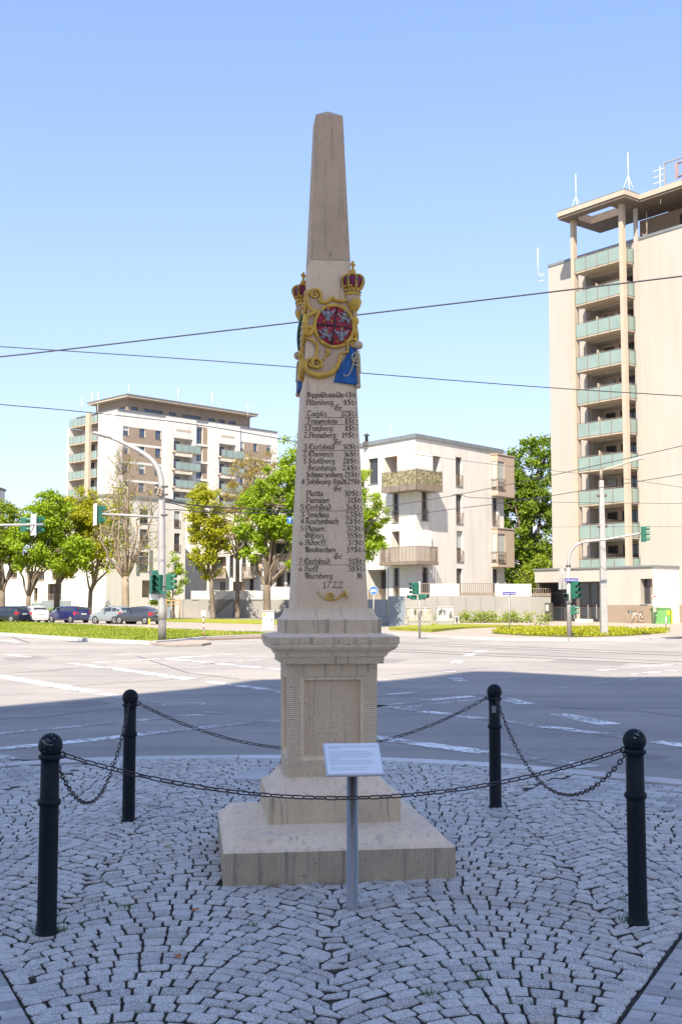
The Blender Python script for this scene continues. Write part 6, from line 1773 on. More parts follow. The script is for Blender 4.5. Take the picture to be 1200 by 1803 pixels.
# houses that close the street far behind
for (x0, x1, y, Y, l, m) in ((895, 975, 985, 175, 'pale house far behind the dark tree beside the tower', 'white'), (1140, 1420, 955, 190, 'brown block hidden beyond the beige tower', 'brown'), (-420, -40, 985, 260, 'long pale block beyond the left trees', 'white'), (560, 700, 960, 215, 'rose house far behind the milestone between the maples', 'pink')):
    a, b_ = D(x0, y, Y), D(x1, y, Y)
    hb = root('far_house', l, 'building', (a.x, Y, 0))
    MB().box(a.x, b_.x, Y, Y + 12, 0, a.z).build('wall', M[m], hb, local=False)
    n_ = max(2, int((b_.x - a.x) / 3.2))
    for k in range(3):
        for i in range(n_):
            xx = a.x + (b_.x - a.x) * (i + .5) / n_; zz_ = 1.2 + k * 3
            if zz_ + 1.6 < a.z: MB().box(xx - .6, xx + .6, Y - .05, Y - .004, zz_, zz_ + 1.5).build('window', M['glass'], hb, local=False)
    mb = MB(); h_ = 3.0
    mb.add([(a.x - .4, Y - .4, a.z), (b_.x + .4, Y - .4, a.z), (b_.x + .4, Y + 12.4, a.z), (a.x - .4, Y + 12.4, a.z), (a.x - .4, Y + 6, a.z + h_), (b_.x + .4, Y + 6, a.z + h_)], [(0, 1, 5, 4), (2, 3, 4, 5), (1, 2, 5), (3, 0, 4)])
    mb.build('roof', M['roofbrown'], hb, local=False)
# ------------------------------------------------------------------ trees
def leaf_mat(name, a, b_, c_):
    m = bpy.data.materials.new(name); m.use_nodes = True
    nt = m.node_tree; nt.nodes.clear()
    out = nt.nodes.new('ShaderNodeOutputMaterial'); pb = nt.nodes.new('ShaderNodeBsdfPrincipled'); tr = nt.nodes.new('ShaderNodeBsdfTranslucent'); mx = nt.nodes.new('ShaderNodeMixShader')
    t = N(nt, 'ShaderNodeAttribute', attribute_name='tint').outputs['Fac']
    r_ = N(nt, 'ShaderNodeValToRGB'); e = r_.color_ramp.elements
    e[0].position = 0; e[0].color = (*a, 1); e[1].position = 1; e[1].color = (*c_, 1); k = e.new(.55); k.color = (*b_, 1)
    nt.links.new(t, r_.inputs[0]); nt.links.new(r_.outputs[0], pb.inputs['Base Color']); nt.links.new(r_.outputs[0], tr.inputs['Color'])
    pb.inputs['Roughness'].default_value = .55; mx.inputs[0].default_value = .5
    nt.links.new(pb.outputs[0], mx.inputs[1]); nt.links.new(tr.outputs[0], mx.inputs[2]); nt.links.new(mx.outputs[0], out.inputs[0])
    return m
M['leaf_bright'] = leaf_mat('maple_leaf_bright', (0.148, 0.257, 0.0091), (0.285, 0.410, 0.0114), (0.456, 0.536, 0.0160))
M['leaf_mid'] = leaf_mat('leaf_mid_green', (0.125, 0.205, 0.0091), (0.228, 0.308, 0.0114), (0.376, 0.410, 0.0148))
M['leaf_gold'] = leaf_mat('leaf_golden_green', (0.217, 0.251, 0.0091), (0.399, 0.410, 0.0114), (0.570, 0.524, 0.0182))
M['leaf_tan'] = leaf_mat('tan_blossom', (0.24, 0.18, 0.03), (0.36, 0.28, 0.05), (0.46, 0.37, 0.08))
M['leaf_dark'] = leaf_mat('leaf_dark_green', (0.085, 0.160, 0.0091), (0.182, 0.285, 0.0114), (0.319, 0.410, 0.0160))
M['leaf_hedge'] = leaf_mat('hedge_leaf', (0.16, 0.24, 0.02), (0.29, 0.37, 0.03), (0.46, 0.47, 0.07))
M['bark'] = mat('grey_bark', (0.20, 0.155, 0.115), (0.13, 0.10, 0.075), 3, 0.9, bmp=0.8, bscale=14, bdist=0.04, stretch=(1, 1, .35), dirt=(0.28, 0.23, 0.18), dscale=1.5)
M['bark_pale'] = mat('pale_bark', (0.33, 0.26, 0.19), (0.23, 0.18, 0.13), 3, 0.9, bmp=0.8, bscale=14, bdist=0.04, stretch=(1, 1, .35))

def leaf_cloud(mb, c, rad, n, size, rr, squash=.75):
    for _ in range(n):
        d = Vector((rr.gauss(0, 1), rr.gauss(0, 1), rr.gauss(0, 1) * squash))
        if d.length > 2.4: d *= 2.4 / d.length
        p = c + d * rad * .5
        nrm = (Vector((rr.gauss(0, .6), rr.gauss(0, .6) - .25, rr.gauss(.55, .5))) + d * .22).normalized()
        u = nrm.orthogonal().normalized(); w = nrm.cross(u); a = rr.uniform(0, PI)
        u, w = u * math.cos(a) + w * math.sin(a), w * math.cos(a) - u * math.sin(a)
        s_ = size * rr.uniform(.6, 1.3); k = rr.uniform(.55, .9)
        mb.add([p - u * s_, p + w * s_ * k * .8, p + u * s_, p - w * s_ * k * .8 - nrm * s_ * .15], [(0, 1, 2, 3)])
        mb.tint.append(min(1, max(0, rr.gauss(.5, .2))))
def limb(mb, a, b_, r0, r1, rr, bend=.12, n=5, seg=6):
    L = (b_ - a).length; off = Vector((rr.gauss(0, 1), rr.gauss(0, 1), abs(rr.gauss(0, .6)))) * L * bend
    pts, rs = [], []
    for i in range(n + 1):
        t = i / n
        p = a.lerp(b_, t) + off * (4 * t * (1 - t)) * .5 + Vector((rr.gauss(0, 1), rr.gauss(0, 1), 0)) * L * .015 * (0 < i < n)
        pts.append(p); rs.append(r0 + (r1 - r0) * t)
    mb.tube(pts, rs, seg)
    return pts
def tree(label, base, Y, ells, trunk_px, leaf, seed, clumps, per, size, fork=None, bark='bark', lean=0, name='tree', bare=0, rad=(.5, .85), cat='tree', group='street trees'):
    """ells: crown lobes in picture columns (cx, cy, rx, ry) at distance Y; trunk_px: trunk width; fork: picture row where the trunk divides"""
    rr = random.Random(seed)
    s_ = Y / F_PX
    gz_ = D(base[0], base[1], Y)
    B = Vector((gz_.x, Y, ROAD_Z if gz_.z > .5 or gz_.z < -.5 else min(gz_.z, .1)))
    t = root(name, label, cat, tuple(B), 0, group)
    lob = []
    for cx_, cy_, rx, ry in ells:
        c = D(cx_, cy_, Y); lob.append((c, rx * s_, (rx * .55 + ry * .45) * s_ * .9, ry * s_))
    fk = D(base[0] + lean * .5, fork if fork else (ells[0][1] + ells[0][3]), Y)
    top = D(base[0] + lean, ells[0][1], Y)
    r0 = trunk_px * s_ / 2
    tr = MB()
    tr.tube([B + Vector((0, 0, -.1)), B + Vector((0, 0, .25)), B.lerp(fk, .35), B.lerp(fk, .7), fk], [r0 * 1.5, r0 * 1.12, r0, r0 * .93, r0 * .9], 10)
    tr.build('trunk', M[bark], t, local=False)
    targets = []
    vol = [a * b_ * c for _, a, b_, c in lob]; tot = sum(vol)
    for (c, a, b_, h_), v_ in zip(lob, vol):
        k = max(1, round(clumps * v_ / tot))
        for _ in range(k):
            while True:
                d = Vector((rr.uniform(-1, 1), rr.uniform(-1, 1), rr.uniform(-1, 1)))
                if d.length <= 1: break
            L_ = max(d.length, .05); d = d / L_ * (L_ ** .6)
            targets.append(c + Vector((d.x * a, d.y * b_, d.z * h_)))
    targets.sort(key=lambda p: p.z)
    br = MB()
    nl = max(4, min(9, len(targets) // 12))
    mains = []
    for i in range(nl):
        c, a, b_, h_ = lob[i % len(lob)]
        w = 2 * PI * i / nl + rr.uniform(-.4, .4)
        e = c + Vector((math.cos(w) * a * .55, math.sin(w) * b_ * .55, h_ * rr.uniform(-.25, .5)))
        mains.append(limb(br, fk - Vector((0, 0, r0 * rr.uniform(0, 1.5))), e, r0 * rr.uniform(.42, .62), r0 * .16, rr, .14, 7, 7))
    mains.append(limb(br, fk, lob[0][0] + Vector((0, 0, lob[0][3] * .6)), r0 * .6, r0 * .14, rr, .06, 7, 7))
    for p in targets:
        best = min((q for m_ in mains for q in m_[2:]), key=lambda q: (q - p).length + max(0, q.z - p.z) * 1.2)
        limb(br, best, p, r0 * .14, r0 * .045, rr, .12, 4, 4)
        for _ in range(bare):
            e = p + Vector((rr.gauss(0, .5), rr.gauss(0, .5), rr.uniform(.2, 1.5))) * (1.0 if bare < 4 else 1.3)
            pp = limb(br, best.lerp(p, rr.uniform(.5, 1)), e, r0 * .055, r0 * .02, rr, .08, 3, 3)
            if bare >= 4:
                for _ in range(2): limb(br, pp[1], pp[1] + Vector((rr.gauss(0, .4), rr.gauss(0, .4), rr.uniform(.2, 1.0))), r0 * .03, r0 * .015, rr, .08, 2, 3)
    br.build('branches', M[bark], t, local=False)
    if per:
        mb = MB(); mb.tint = []
        for p in targets: leaf_cloud(mb, p, rr.uniform(*rad), int(per * rr.uniform(.6, 1.35)), size, rr)
        mb.build('crown', M[leaf], t, local=False)
    return t
tree('bushy green maple at the left edge of the picture beyond the dark estate car', (4, 1078), 118, [(5, 935, 48, 52), (-30, 950, 50, 60), (20, 975, 38, 28)], 11, 'leaf_mid', 11, 120, 108, 0.160, 1040)
tree('dense bright green maple with low fork behind the white hatchback', (50, 1080), 116, [(88, 915, 40, 48), (50, 965, 45, 40), (110, 970, 48, 36), (85, 885, 24, 22)], 9, 'leaf_bright', 12, 165, 111, 0.160, 1050)
tree('golden green tree behind the blue estate car', (100, 1080), 121, [(130, 930, 46, 58), (165, 920, 36, 48), (120, 985, 46, 28), (150, 880, 30, 20)], 11, 'leaf_gold', 13, 170, 111, 0.152, 1030)
tree('slender golden tree leaning beside the silver hatchback', (157, 1080), 119, [(190, 930, 30, 60), (175, 985, 34, 32), (205, 890, 20, 40)], 8, 'leaf_gold', 14, 80, 74, 0.144, 1040, lean=5)
tree('tall nearly leafless tree with pale branches behind the dark saloon car', (221, 1082), 114, [(215, 900, 48, 110), (245, 930, 44, 90), (190, 900, 34, 80)], 13, 'leaf_gold', 15, 95, 10, 0.112, 1015, 'bark_pale', bare=5)
tree('narrow golden green tree with a leaning trunk left of the stair railing', (375, 1089), 132, [(362, 905, 32, 56), (356, 965, 28, 34), (385, 940, 26, 44), (352, 875, 22, 26), (374, 1005, 24, 22)], 8, 'leaf_gold', 16, 130, 93, 0.160, 1020, lean=-8)
tree('thin tan tree with sparse blossom behind the bright maple', (418, 1086), 137, [(440, 860, 46, 66), (420, 905, 40, 50), (462, 820, 28, 36), (400, 950, 34, 34)], 8, 'leaf_tan', 17, 120, 62, 0.120, 985, bare=3)
tree('large bright green maple with many upright limbs left of the milestone', (470, 1088), 127, [(500, 880, 58, 72), (455, 915, 42, 60), (520, 800, 32, 40), (545, 900, 50, 80), (450, 960, 30, 30), (540, 980, 40, 30)], 13, 'leaf_bright', 18, 340, 114, 0.176, 1030)
tree('bright green maple showing on the right edge of the milestone', (596, 1100), 84, [(640, 905, 44, 80), (600, 860, 40, 60), (650, 940, 34, 42), (585, 930, 50, 60)], 14, 'leaf_bright', 19, 210, 130, 0.100, 1020, rad=(.35, .6))
tree('tall dark green tree between the white house and the tower', (932, 1085), 112, [(930, 840, 44, 70), (930, 930, 50, 80), (920, 1000, 44, 50), (955, 800, 26, 40), (905, 880, 30, 60)], 12, 'leaf_dark', 20, 270, 102, 0.160, 1010)
tree('smaller bright tree hanging over the low wall beside the tower', (948, 1085), 101, [(950, 1010, 26, 34), (930, 1020, 24, 24)], 6, 'leaf_mid', 21, 36, 77, 0.120, 1040)
tree('young sapling with light leaves tied to wooden stakes', (304, 1088), 129, [(312, 1015, 18, 26), (306, 985, 12, 18), (318, 1035, 12, 12)], 3, 'leaf_bright', 22, 26, 46, 0.128, 1050, rad=(.3, .55))
M['wood'] = mat('stake_wood', (0.42, 0.28, 0.14), (0.34, 0.22, 0.11), 4, 0.8)
q = D(304, 1088, 128.5)
st = root('tree_stakes', 'wooden tripod stakes with cross bars holding the young sapling', 'stakes', (q.x, q.y, 0))
for dx, dy in ((-.75, 0), (.75, 0), (0, .9)): MB().tube([(dx, dy, -.1), (dx, dy, 2.3)], .06, 8).build('stake', M['wood'], st)
MB().box(-.85, .85, -.07, -.064 + .04, 2.0, 2.15).build('cross_bar', M['wood'], st); MB().box(-.85, .85, -.07, -.03, 1.6, 1.72).build('cross_bar', M['wood'], st)

def shrub(label, px0, px1, y0, y1, Y, dep, leaf, n, size, seed, name='hedge', cat='hedge', gaps=0.0, z0=.2):
    rr = random.Random(seed); a, b_ = D(px0, y1, Y), D(px1, y0, Y)
    t = root(name, label, cat, ((a.x + b_.x) / 2, Y, z0 - .05))
    mb = MB(); mb.tint = []; st_ = MB()
    L = b_.x - a.x; h_ = max(b_.z - z0, .3)
    k = max(1, int(L / .45))
    for i in range(k):
        x = a.x + L * (i + .5) / k
        hh = h_ * rr.uniform(.75, 1.05) * (1 if rr.random() > gaps else .45)
        for j in range(max(1, int(hh / .4))):
            c = Vector((x + rr.uniform(-.15, .15), Y + rr.uniform(-dep, dep) * .4, z0 + min(hh - .15, .2 + j * .4)))
            leaf_cloud(mb, c, .42, n, size, rr, .8)
        st_.tube([(x, Y, z0 - .1), (x + rr.uniform(-.1, .1), Y, z0 + hh * .7)], [.02, .01], 4)
    mb.build('foliage', M[leaf], t, local=False); st_.build('stems', M['bark'], t, local=False)
    return t
shrub('light green clipped hedge along the grey garden wall', 798, 936, 1073, 1098, 87.3, .8, 'leaf_hedge', 95, .085, 31, gaps=.10)
shrub('climbing plant behind the beige cabinets', 722, 768, 1064, 1098, 86.5, .4, 'leaf_mid', 9, .10, 32, 'climbing_plant', 'plant', gaps=.4)
shrub('small flowering shrub before the dark entrance doors', 944, 968, 1076, 1106, 80, .6, 'leaf_hedge', 46, .09, 33, 'flowering_shrub', 'shrub')
shrub('dark planted hedge on the terrace beside the white wing', 262, 298, 1040, 1056, 134, .5, 'leaf_dark', 40, .15, 34, 'terrace_hedge', 'hedge', z0=1.6)
shrub('low dark bushes behind the parked estate cars', 60, 100, 1070, 1086, 130, .5, 'leaf_dark', 30, .14, 35, 'low_bushes', 'shrub', z0=.05)
shrub('tiny green sprout at the foot of the slate wall', 662, 670, 1081, 1092, 86, .3, 'leaf_mid', 24, .07, 36, 'small_plant', 'plant')
# creeping ground cover in front of the tower
rr = random.Random(44); mb = MB(); mb.tint = []
bx = [p[0] for p in bed_pts]; by = [p[1] for p in bed_pts]
k = 0
while k < 800:
    x, y = rr.uniform(min(bx), max(bx)), rr.uniform(min(by), max(by))
    if not inside(x, y, bed_pts): continue
    k += 1
    leaf_cloud(mb, Vector((x, y, .15 + .08 * noise.noise(Vector((x * .6, y * .6, 0))))), .30, 13, .07, rr, .35)
props(mb.build('ground_cover', M['leaf_gold']), kind='stuff'); 
props(blades(grass_lo + grass_hi, 26000, .09, .03, 51, 'meadow_blades', leaf_mat('meadow_blade', (0.22, 0.29, 0.012), (0.33, 0.37, 0.014), (0.46, 0.42, 0.04))), kind='stuff')

# ------------------------------------------------------------------ street furniture
M['galv'] = mat('galvanised_steel', (0.40, 0.39, 0.375), (0.34, 0.33, 0.32), 5, 0.55, metal=0.25, dirt=(0.30, 0.29, 0.275), dscale=2)
M['galv_dark'] = mat('dark_pole_foot', (0.13, 0.125, 0.12), (0.17, 0.16, 0.155), 5, 0.8)
M['tl_green'] = mat('signal_green_plastic', (0.015, 0.115, 0.075), (0.012, 0.095, 0.062), 4, 0.45)
M['tl_white'] = mat('signal_backboard_white', (0.62, 0.60, 0.56), rough=0.6)
M['lens_off'] = mat('dark_signal_lens', (0.02, 0.02, 0.02), rough=0.2)
M['sign_blue'] = mat('traffic_sign_blue', (0.02, 0.13, 0.46), rough=0.4)
M['street_blue'] = mat('street_sign_blue', (0.035, 0.035, 0.26), rough=0.4)
M['sign_white'] = mat('sign_white', (0.75, 0.75, 0.75), rough=0.5)
M['sign_back'] = mat('sign_back_grey', (0.34, 0.335, 0.33), rough=0.6, metal=0.2)
M['cab'] = mat('cabinet_cream', (0.37, 0.335, 0.285), (0.33, 0.30, 0.255), 2, 0.8, dirt=(0.34, 0.31, 0.27), dscale=1.5)
M['cabw'] = mat('cabinet_white', (0.46, 0.45, 0.44), (0.42, 0.41, 0.40), 2, 0.7, dirt=(0.44, 0.43, 0.41), dscale=2)
M['scribble'] = mat('black_scribble', (0.03, 0.03, 0.035), rough=0.7)
M['yellow'] = mat('yellow_tag', (0.70, 0.52, 0.04), rough=0.6)
M['cable'] = mat('black_cable', (0.03, 0.032, 0.04), rough=0.6)
M['rust'] = mat('rusty_red', (0.34, 0.13, 0.09), rough=0.7)

def signal_head(par, P, yaw, lamps=3, h_=.32, hooded=True, board=False, label=None):
    """a traffic light of one box per lamp, hoods over the lenses; yaw 0 faces the viewer"""
    Mx = Matrix.Translation(P) @ Matrix.Rotation(yaw, 4, 'Z')
    hh = lamps * h_
    w_ = .13 * h_ / .24
    hd = MB().box(-w_, w_, -.12, .13, -hh / 2, hh / 2, M=Mx).build('signal_head', M['tl_green'], par, local=False, bevel=.02)
    for k in range(lamps):
        zc_ = hh / 2 - h_ * (k + .5)
        L_ = Mx @ Matrix.Translation((0, -.122, zc_)) @ Matrix.Rotation(PI / 2, 4, 'X')
        MB().lathe([(w_ * .72, 0), (w_ * .72, .012), (.001, .022)], 14, L_).build('lens', M['lens_off'], hd, local=False)
        mb = MB(); n_ = 9
        for i in range(n_ + 1):
            a = -.15 * PI + 1.3 * PI * i / n_
            for d_ in (0, .20 * (1 - .25 * abs(i / n_ - .5))):
                mb.v.append(tuple(Mx @ Vector((w_ * .88 * math.cos(a), -.12 - d_, zc_ + w_ * .88 * math.sin(a)))))
        for i in range(n_): mb.f.append((i * 2, i * 2 + 1, i * 2 + 3, i * 2 + 2)); mb.m.append(0); mb.sm.append(True)
        mb.build('hood', M['tl_green'], hd, local=False)
    if board: MB().box(-.25, .25, .135, .155, -hh / 2 - .09, hh / 2 + .09, M=Mx).build('backboard', M['tl_white'], hd, local=False)
    return hd
def bent(pts, r, par, name, m='galv', seg=10): return MB().tube(pts, r, seg).build(name, M[m], par, local=False)

# left lamp post with signals
YL = G(285, 1129, .03).y
b0 = G(285, 1129, .03)
lp = root('street_lamp', 'tall curved grey street lamp carrying green traffic signals on the grass corner', 'street lamp', tuple(b0))
k = YL / F_PX
def L(px, py, dy=0): return D(px, py, YL + dy)
MB().tube([(b0.x, YL, 0.0), (b0.x, YL, .95)], [.175, .17], 14).build('pole_foot', M['galv_dark'], lp, local=False)
pole = [(285, 1093), (284.8, 1000), (284.5, 900), (284.5, 858), (283, 842), (278, 826), (268, 811), (252, 798), (232, 787), (212, 777.5), (194, 770.5)]
c = catmull([L(x, y) for x, y in pole], 4)
MB().tube(c, [.165 - .10 * min(1, max(0, (i / len(c) - .05))) for i in range(len(c))], 12).build('pole', M['galv'], lp, local=False)
hd = [L(x, y) for x, y in ((197, 771.5), (188, 768.5), (176, 764.5), (166, 762), (161, 762.5))]
MB().tube(hd, [.10, .18, .22, .17, .05], 12, flat=.42, up=(0, 0, 1)).build('lamp_head', M['galv'], lp, local=False)
MB().tube([L(x, y + 2.0) for x, y in ((188, 769), (176, 765.5), (166, 763.2))], [.10, .15, .10], 10, flat=.3, up=(0, 0, 1)).build('lamp_glass', M['tl_white'], lp, local=False)
bent([L(283, 911), L(230, 907.5), L(176, 905)], .055, lp, 'signal_arm')
bent([L(184, 902.5), L(200, 897.5), L(205, 897)], .03, lp, 'arm_brace', 'galv', 6)
signal_head(lp, L(173, 906), R(118), 3, .26, True, True)
signal_head(lp, L(270, 1030) + Vector((0, -.05, 0)), R(25), 3, .26)
signal_head(lp, L(280.5, 1028) + Vector((0, -.2, 0)), R(-30), 3, .26)
signal_head(lp, L(298.5, 1025), R(75), 3, .24)
signal_head(lp, L(275, 1020, .4), R(60), 3, .26)
MB().box(L(284, 1040).x - .14, L(295, 1040).x, YL - .3, YL - .19, L(290, 1046).z, L(290, 1040).z).build('signal_box', M['tl_green'], lp, local=False)
MB().box(L(262, 1050).x, L(279, 1050).x, YL + .1, YL + .14, L(270, 1056).z, L(270, 1043).z).build('sign_back', M['sign_white'], lp, local=False)
MB().box(L(277.5, 1).x, L(280.5, 1).x, YL - .25, YL - .18, L(279, 1100).z, L(279, 1089).z).build('yellow_tag', M['yellow'], lp, local=False)
for y in (872, 1033, 908, 858): MB().lathe([(.185, 0), (.185, .07)], 12, Matrix.Translation((b0.x, YL, L(284, y).z))).build('clamp', M['galv_dark'], lp, local=False)
mb = MB()
for i in range(7): mb.ball(L(276 + (i * 5) % 11, 860 + i * 2.2) + Vector((0, -.2, 0)), .09, 6, 5)
mb.build('insulators', M['bars'], lp, local=False)

# left signal mast reaching in from outside
YM = 47.0
pm = D(-75, 1129, YM)
ms = root('signal_mast', 'grey signal mast whose arm reaches in over the road from the left edge', 'traffic light', (pm.x, YM, -.05))
bent([(pm.x, YM, -.05), (pm.x, YM, D(0, 926, YM).z + .3)], .10, ms, 'pole')
bent([D(-75, 925.5, YM), D(0, 924.5, YM), D(76, 923.5, YM)], .05, ms, 'signal_arm')
signal_head(ms, D(62, 923.5, YM) + Vector((0, .22, 0)), R(130), 3, .235, True, True)
signal_head(ms, D(42, 923.5, YM + .6), R(90), 3, .2)

# striped marker post, white cabinet, blue signs
def post(name, label, cat, px, py, z, ytop, r=.03, m='galv', group=None):
    g = G(px, py, z); t = root(name, label, cat, tuple(g), 0, group)
    zt = D(px, ytop, g.y).z
    bent([(g.x, g.y, z - .05), (g.x, g.y, zt)], r, t, 'post', m, 8)
    return t, g, zt
t, g, zt = post('marker_post', 'short red and white striped marker post with small plate on the grass', 'marker post', 358, 1119, .08, 1076, .035, 'sign_white')
for i in range(5): MB().lathe([(.037, 0), (.037, .13)], 8, Matrix.Translation((g.x, g.y, .12 + i * .27))).build('red_band', M['rust'], t, local=False)
a, b_ = D(354.5, 1085, g.y), D(362, 1075.5, g.y)
MB().box(a.x, b_.x, g.y - .06, g.y - .04, a.z, b_.z).build('plate', M['sign_white'], t, local=False)
c = D(358.3, 1080.3, g.y); text_mesh('T', .3, Matrix.Translation((c.x, g.y - .063, c.z - .11)) @ Matrix.Rotation(PI / 2, 4, 'X'), 'plate_letter', M['rust'], t, 'CENTER', local=False)
def cabinet(label, x0, x1, y0, y1, Y, dep, m, doors=1, cap=.05, name='switch_cabinet', yaw=0, plinth=.12, z0=.0):
    a, b_ = D(x0, y0, Y), D(x1, y1, Y)
    t = root(name, label, 'cabinet', ((a.x + b_.x) / 2, Y, z0), yaw)
    w, h_ = (b_.x - a.x) / 2, b_.z - z0
    MB().box(-w + .02, w - .02, .02, dep - .02, -.1, plinth).build('plinth', M['concrete'], t)
    MB().box(-w, w, 0, dep, plinth, h_ - cap).build('body', M[m], t, bevel=.015)
    MB().box(-w - .03, w + .03, -.03, dep + .03, h_ - cap + .002, h_).build('lid', M[m], t, bevel=.01)
    for i in range(doors):
        q0, q1 = -w + .04 + (2 * w - .08) * i / doors + .012, -w + .04 + (2 * w - .08) * (i + 1) / doors - .012
        d_ = MB().box(q0, q1, -.018, -.002, plinth + .06, h_ - cap - .05).build('door', M[m], t)
        MB().box(q1 - .09, q1 - .05, -.045, -.0185, plinth + h_ * .45, plinth + h_ * .45 + .16).build('handle', M['galv_dark'], d_)
    return t, w, h_
YW = G(471, 1114.5, .08).y
t, w, h_ = cabinet('plain white switch cabinet standing at the end of the grass median', 461, 482.5, 1114.5, 1075, YW, .5, 'cabw', 1, z0=.05)
MB().box(-w + .06, -w + .16, -.03, -.0185, h_ - .28, h_ - .14).build('yellow_tag', M['yellow'], t)
def round_sign(t, g, px, py, rad):
    c = D(px, py, g.y); Mx = Matrix.Translation((c.x, g.y - .05, c.z)) @ Matrix.Rotation(PI / 2, 4, 'X')
    MB().lathe([(rad, 0), (rad, .02)], 28, Mx).build('plate', M['sign_white'], t, local=False)
    pl = MB().lathe([(rad * .93, .0205), (rad * .93, .024)], 28, Mx).build('blue_face', M['sign_blue'], t, local=False)
    mb = MB(); s_ = rad
    def q(x, y): return Mx @ Vector((x * s_, y * s_, .028))
    for cx_ in (-.36, .36): mb.tube([q(cx_ + .25 * math.cos(a), -.15 + .25 * math.sin(a)) for a in [2 * PI * i / 16 for i in range(17)]], .035 * s_ / .3 * .6, 5)
    for pts in ([(-.36, -.15), (-.16, .22), (.22, .22), (-.02, -.15), (-.36, -.15)], [(-.02, -.15), (-.2, .32), (-.3, .32)], [(.36, -.15), (.18, .36), (.34, .38)]): mb.tube([q(*p) for p in pts], .03 * s_ / .3 * .6, 5)
    mb.build('bicycle_symbol', M['sign_white'], t, local=False)
t, g, zt = post('cycle_sign', 'round blue cycle path sign on a pale post beside the milestone shaft', 'traffic sign', 657.5, 1113, .04, 1031, .035, 'galv')
round_sign(t, g, 657.5, 1039.5, 7.6 * g.y / F_PX)
q = D(510, 916, 58.5); t = root('tram_sign', 'small square blue sign with a white T hung among the maple leaves', 'traffic sign', tuple(q))
MB().box(q.x - .14, q.x + .14, q.y - .02, q.y, q.z - .175, q.z + .175).build('plate', M['sign_blue'], t, local=False)
text_mesh('T', .29, Matrix.Translation((q.x, q.y - .024, q.z - .10)) @ Matrix.Rotation(PI / 2, 4, 'X'), 'sign_letter', M['sign_white'], t, 'CENTER', local=False)
bent([(q.x, q.y, q.z + .17), (q.x, q.y, q.z + .53)], .010, t, 'hanger', 'cable', 5)

# right: pedestrian signal, cabinets, street name posts
t, g, zt = post('pedestrian_signal', 'slim grey post with green traffic signal heads before the beige cabinets', 'traffic light', 738.5, 1122, .04, 1024, .055)
Y = g.y
signal_head(t, D(731, 1036.5, Y) + Vector((0, -.1, 0)), R(-62), 3, .19)
signal_head(t, D(727.5, 1052, Y), R(-70), 1, .22)
signal_head(t, D(743, 1051, Y), R(60), 1, .26)
MB().box(g.x - .09, g.x + .09, Y - .16, Y - .06, 1.0, 1.22).build('push_button', M['galv_dark'], t, local=False)
YC2 = 77.0
t, w, h_ = cabinet('wide cream switch cabinet with peeling posters behind the signal post', 716, 759, 1108, 1070, YC2, .7, 'cab', 3, z0=.15, plinth=.3)
mb = MB()
for i, (x, z) in enumerate(((-.55, .7), (-.3, .62), (-.52, .42), (.1, .55), (.35, .8))):
    MB().box(x, x + .1, -.024, -.019, z + .15, z + .5).build('torn_poster', M['scribble'] if i % 2 else M['tl_white'], t)
t, w, h_ = cabinet('small cream distribution box at the left of the wide cabinet', 711.5, 717.5, 1107, 1085, YC2 - .1, .4, 'cab', 1, z0=.15)
YC3 = 79.0
t, w, h_ = cabinet('white cabinet covered in black drawings beside the hedge', 768.5, 797.5, 1104.5, 1068, YC3, .6, 'cabw', 1, z0=.15, plinth=.28)
def scrib(t, w, z0_, z1_, n, seed):
    r_ = random.Random(seed); mb = MB()
    for _ in range(n):
        cx_, cz = r_.uniform(-w + .14, w - .14), r_.uniform(z0_, z1_); a, b_ = r_.uniform(.05, .10), r_.uniform(.08, .16)
        mb.tube([(cx_ + a * math.cos(u), -.026, cz + b_ * math.sin(u)) for u in [2 * PI * i / 12 for i in range(13)]], .011, 4)
        if r_.random() < .6: mb.tube([(cx_, -.026, cz + b_), (cx_ + r_.uniform(-.05, .05), -.026, cz - b_ - .1)], .012, 4)
        mb.ball(Vector((cx_, -.024, cz)), .022, 6, 4)
    mb.build('drawings', M['scribble'], t)
scrib(t, w, .55, h_ - .25, 9, 8)
t, w, h_ = cabinet('low white distribution box with a scribble beside the drawn cabinet', 799.5, 808, 1106, 1085.5, YC3 - .3, .35, 'cabw', 1, z0=.15)
scrib(t, w - .02, .35, .6, 3, 9)
def street_name(t, px0, px1, py0, py1, Y, text, off=-.05, tilt=0):
    a, b_ = D(px0, py1, Y), D(px1, py0, Y)
    MB().box(a.x, b_.x, Y + off - .03, Y + off, a.z, b_.z).build('name_plate', M['street_blue'], t, local=False)
    w = b_.x - a.x; hh = b_.z - a.z
    o = text_mesh(text, hh * .95, Matrix.Translation((0, 0, 0)), 'street_name', M['sign_white'], t, 'CENTER')
    xs = [v.co.x for v in o.data.vertices]; ws = max(xs) - min(xs)
    Mx = Matrix.Translation(((a.x + b_.x) / 2, Y + off - .034, a.z + hh * .24)) @ Matrix.Rotation(PI / 2, 4, 'X') @ Matrix.Diagonal((w * .9 / ws, .85, 1, 1))
    o.data.transform(wmat(t).inverted() @ Mx)
t, g, zt = post('street_name_post', 'thin post with dark blue street name plate beside the planting bed', 'street sign', 897, 1112, .04, 1042, .03)
street_name(t, 884, 907, 1042.3, 1048, g.y, 'Freiberger Stra\u00dfe')

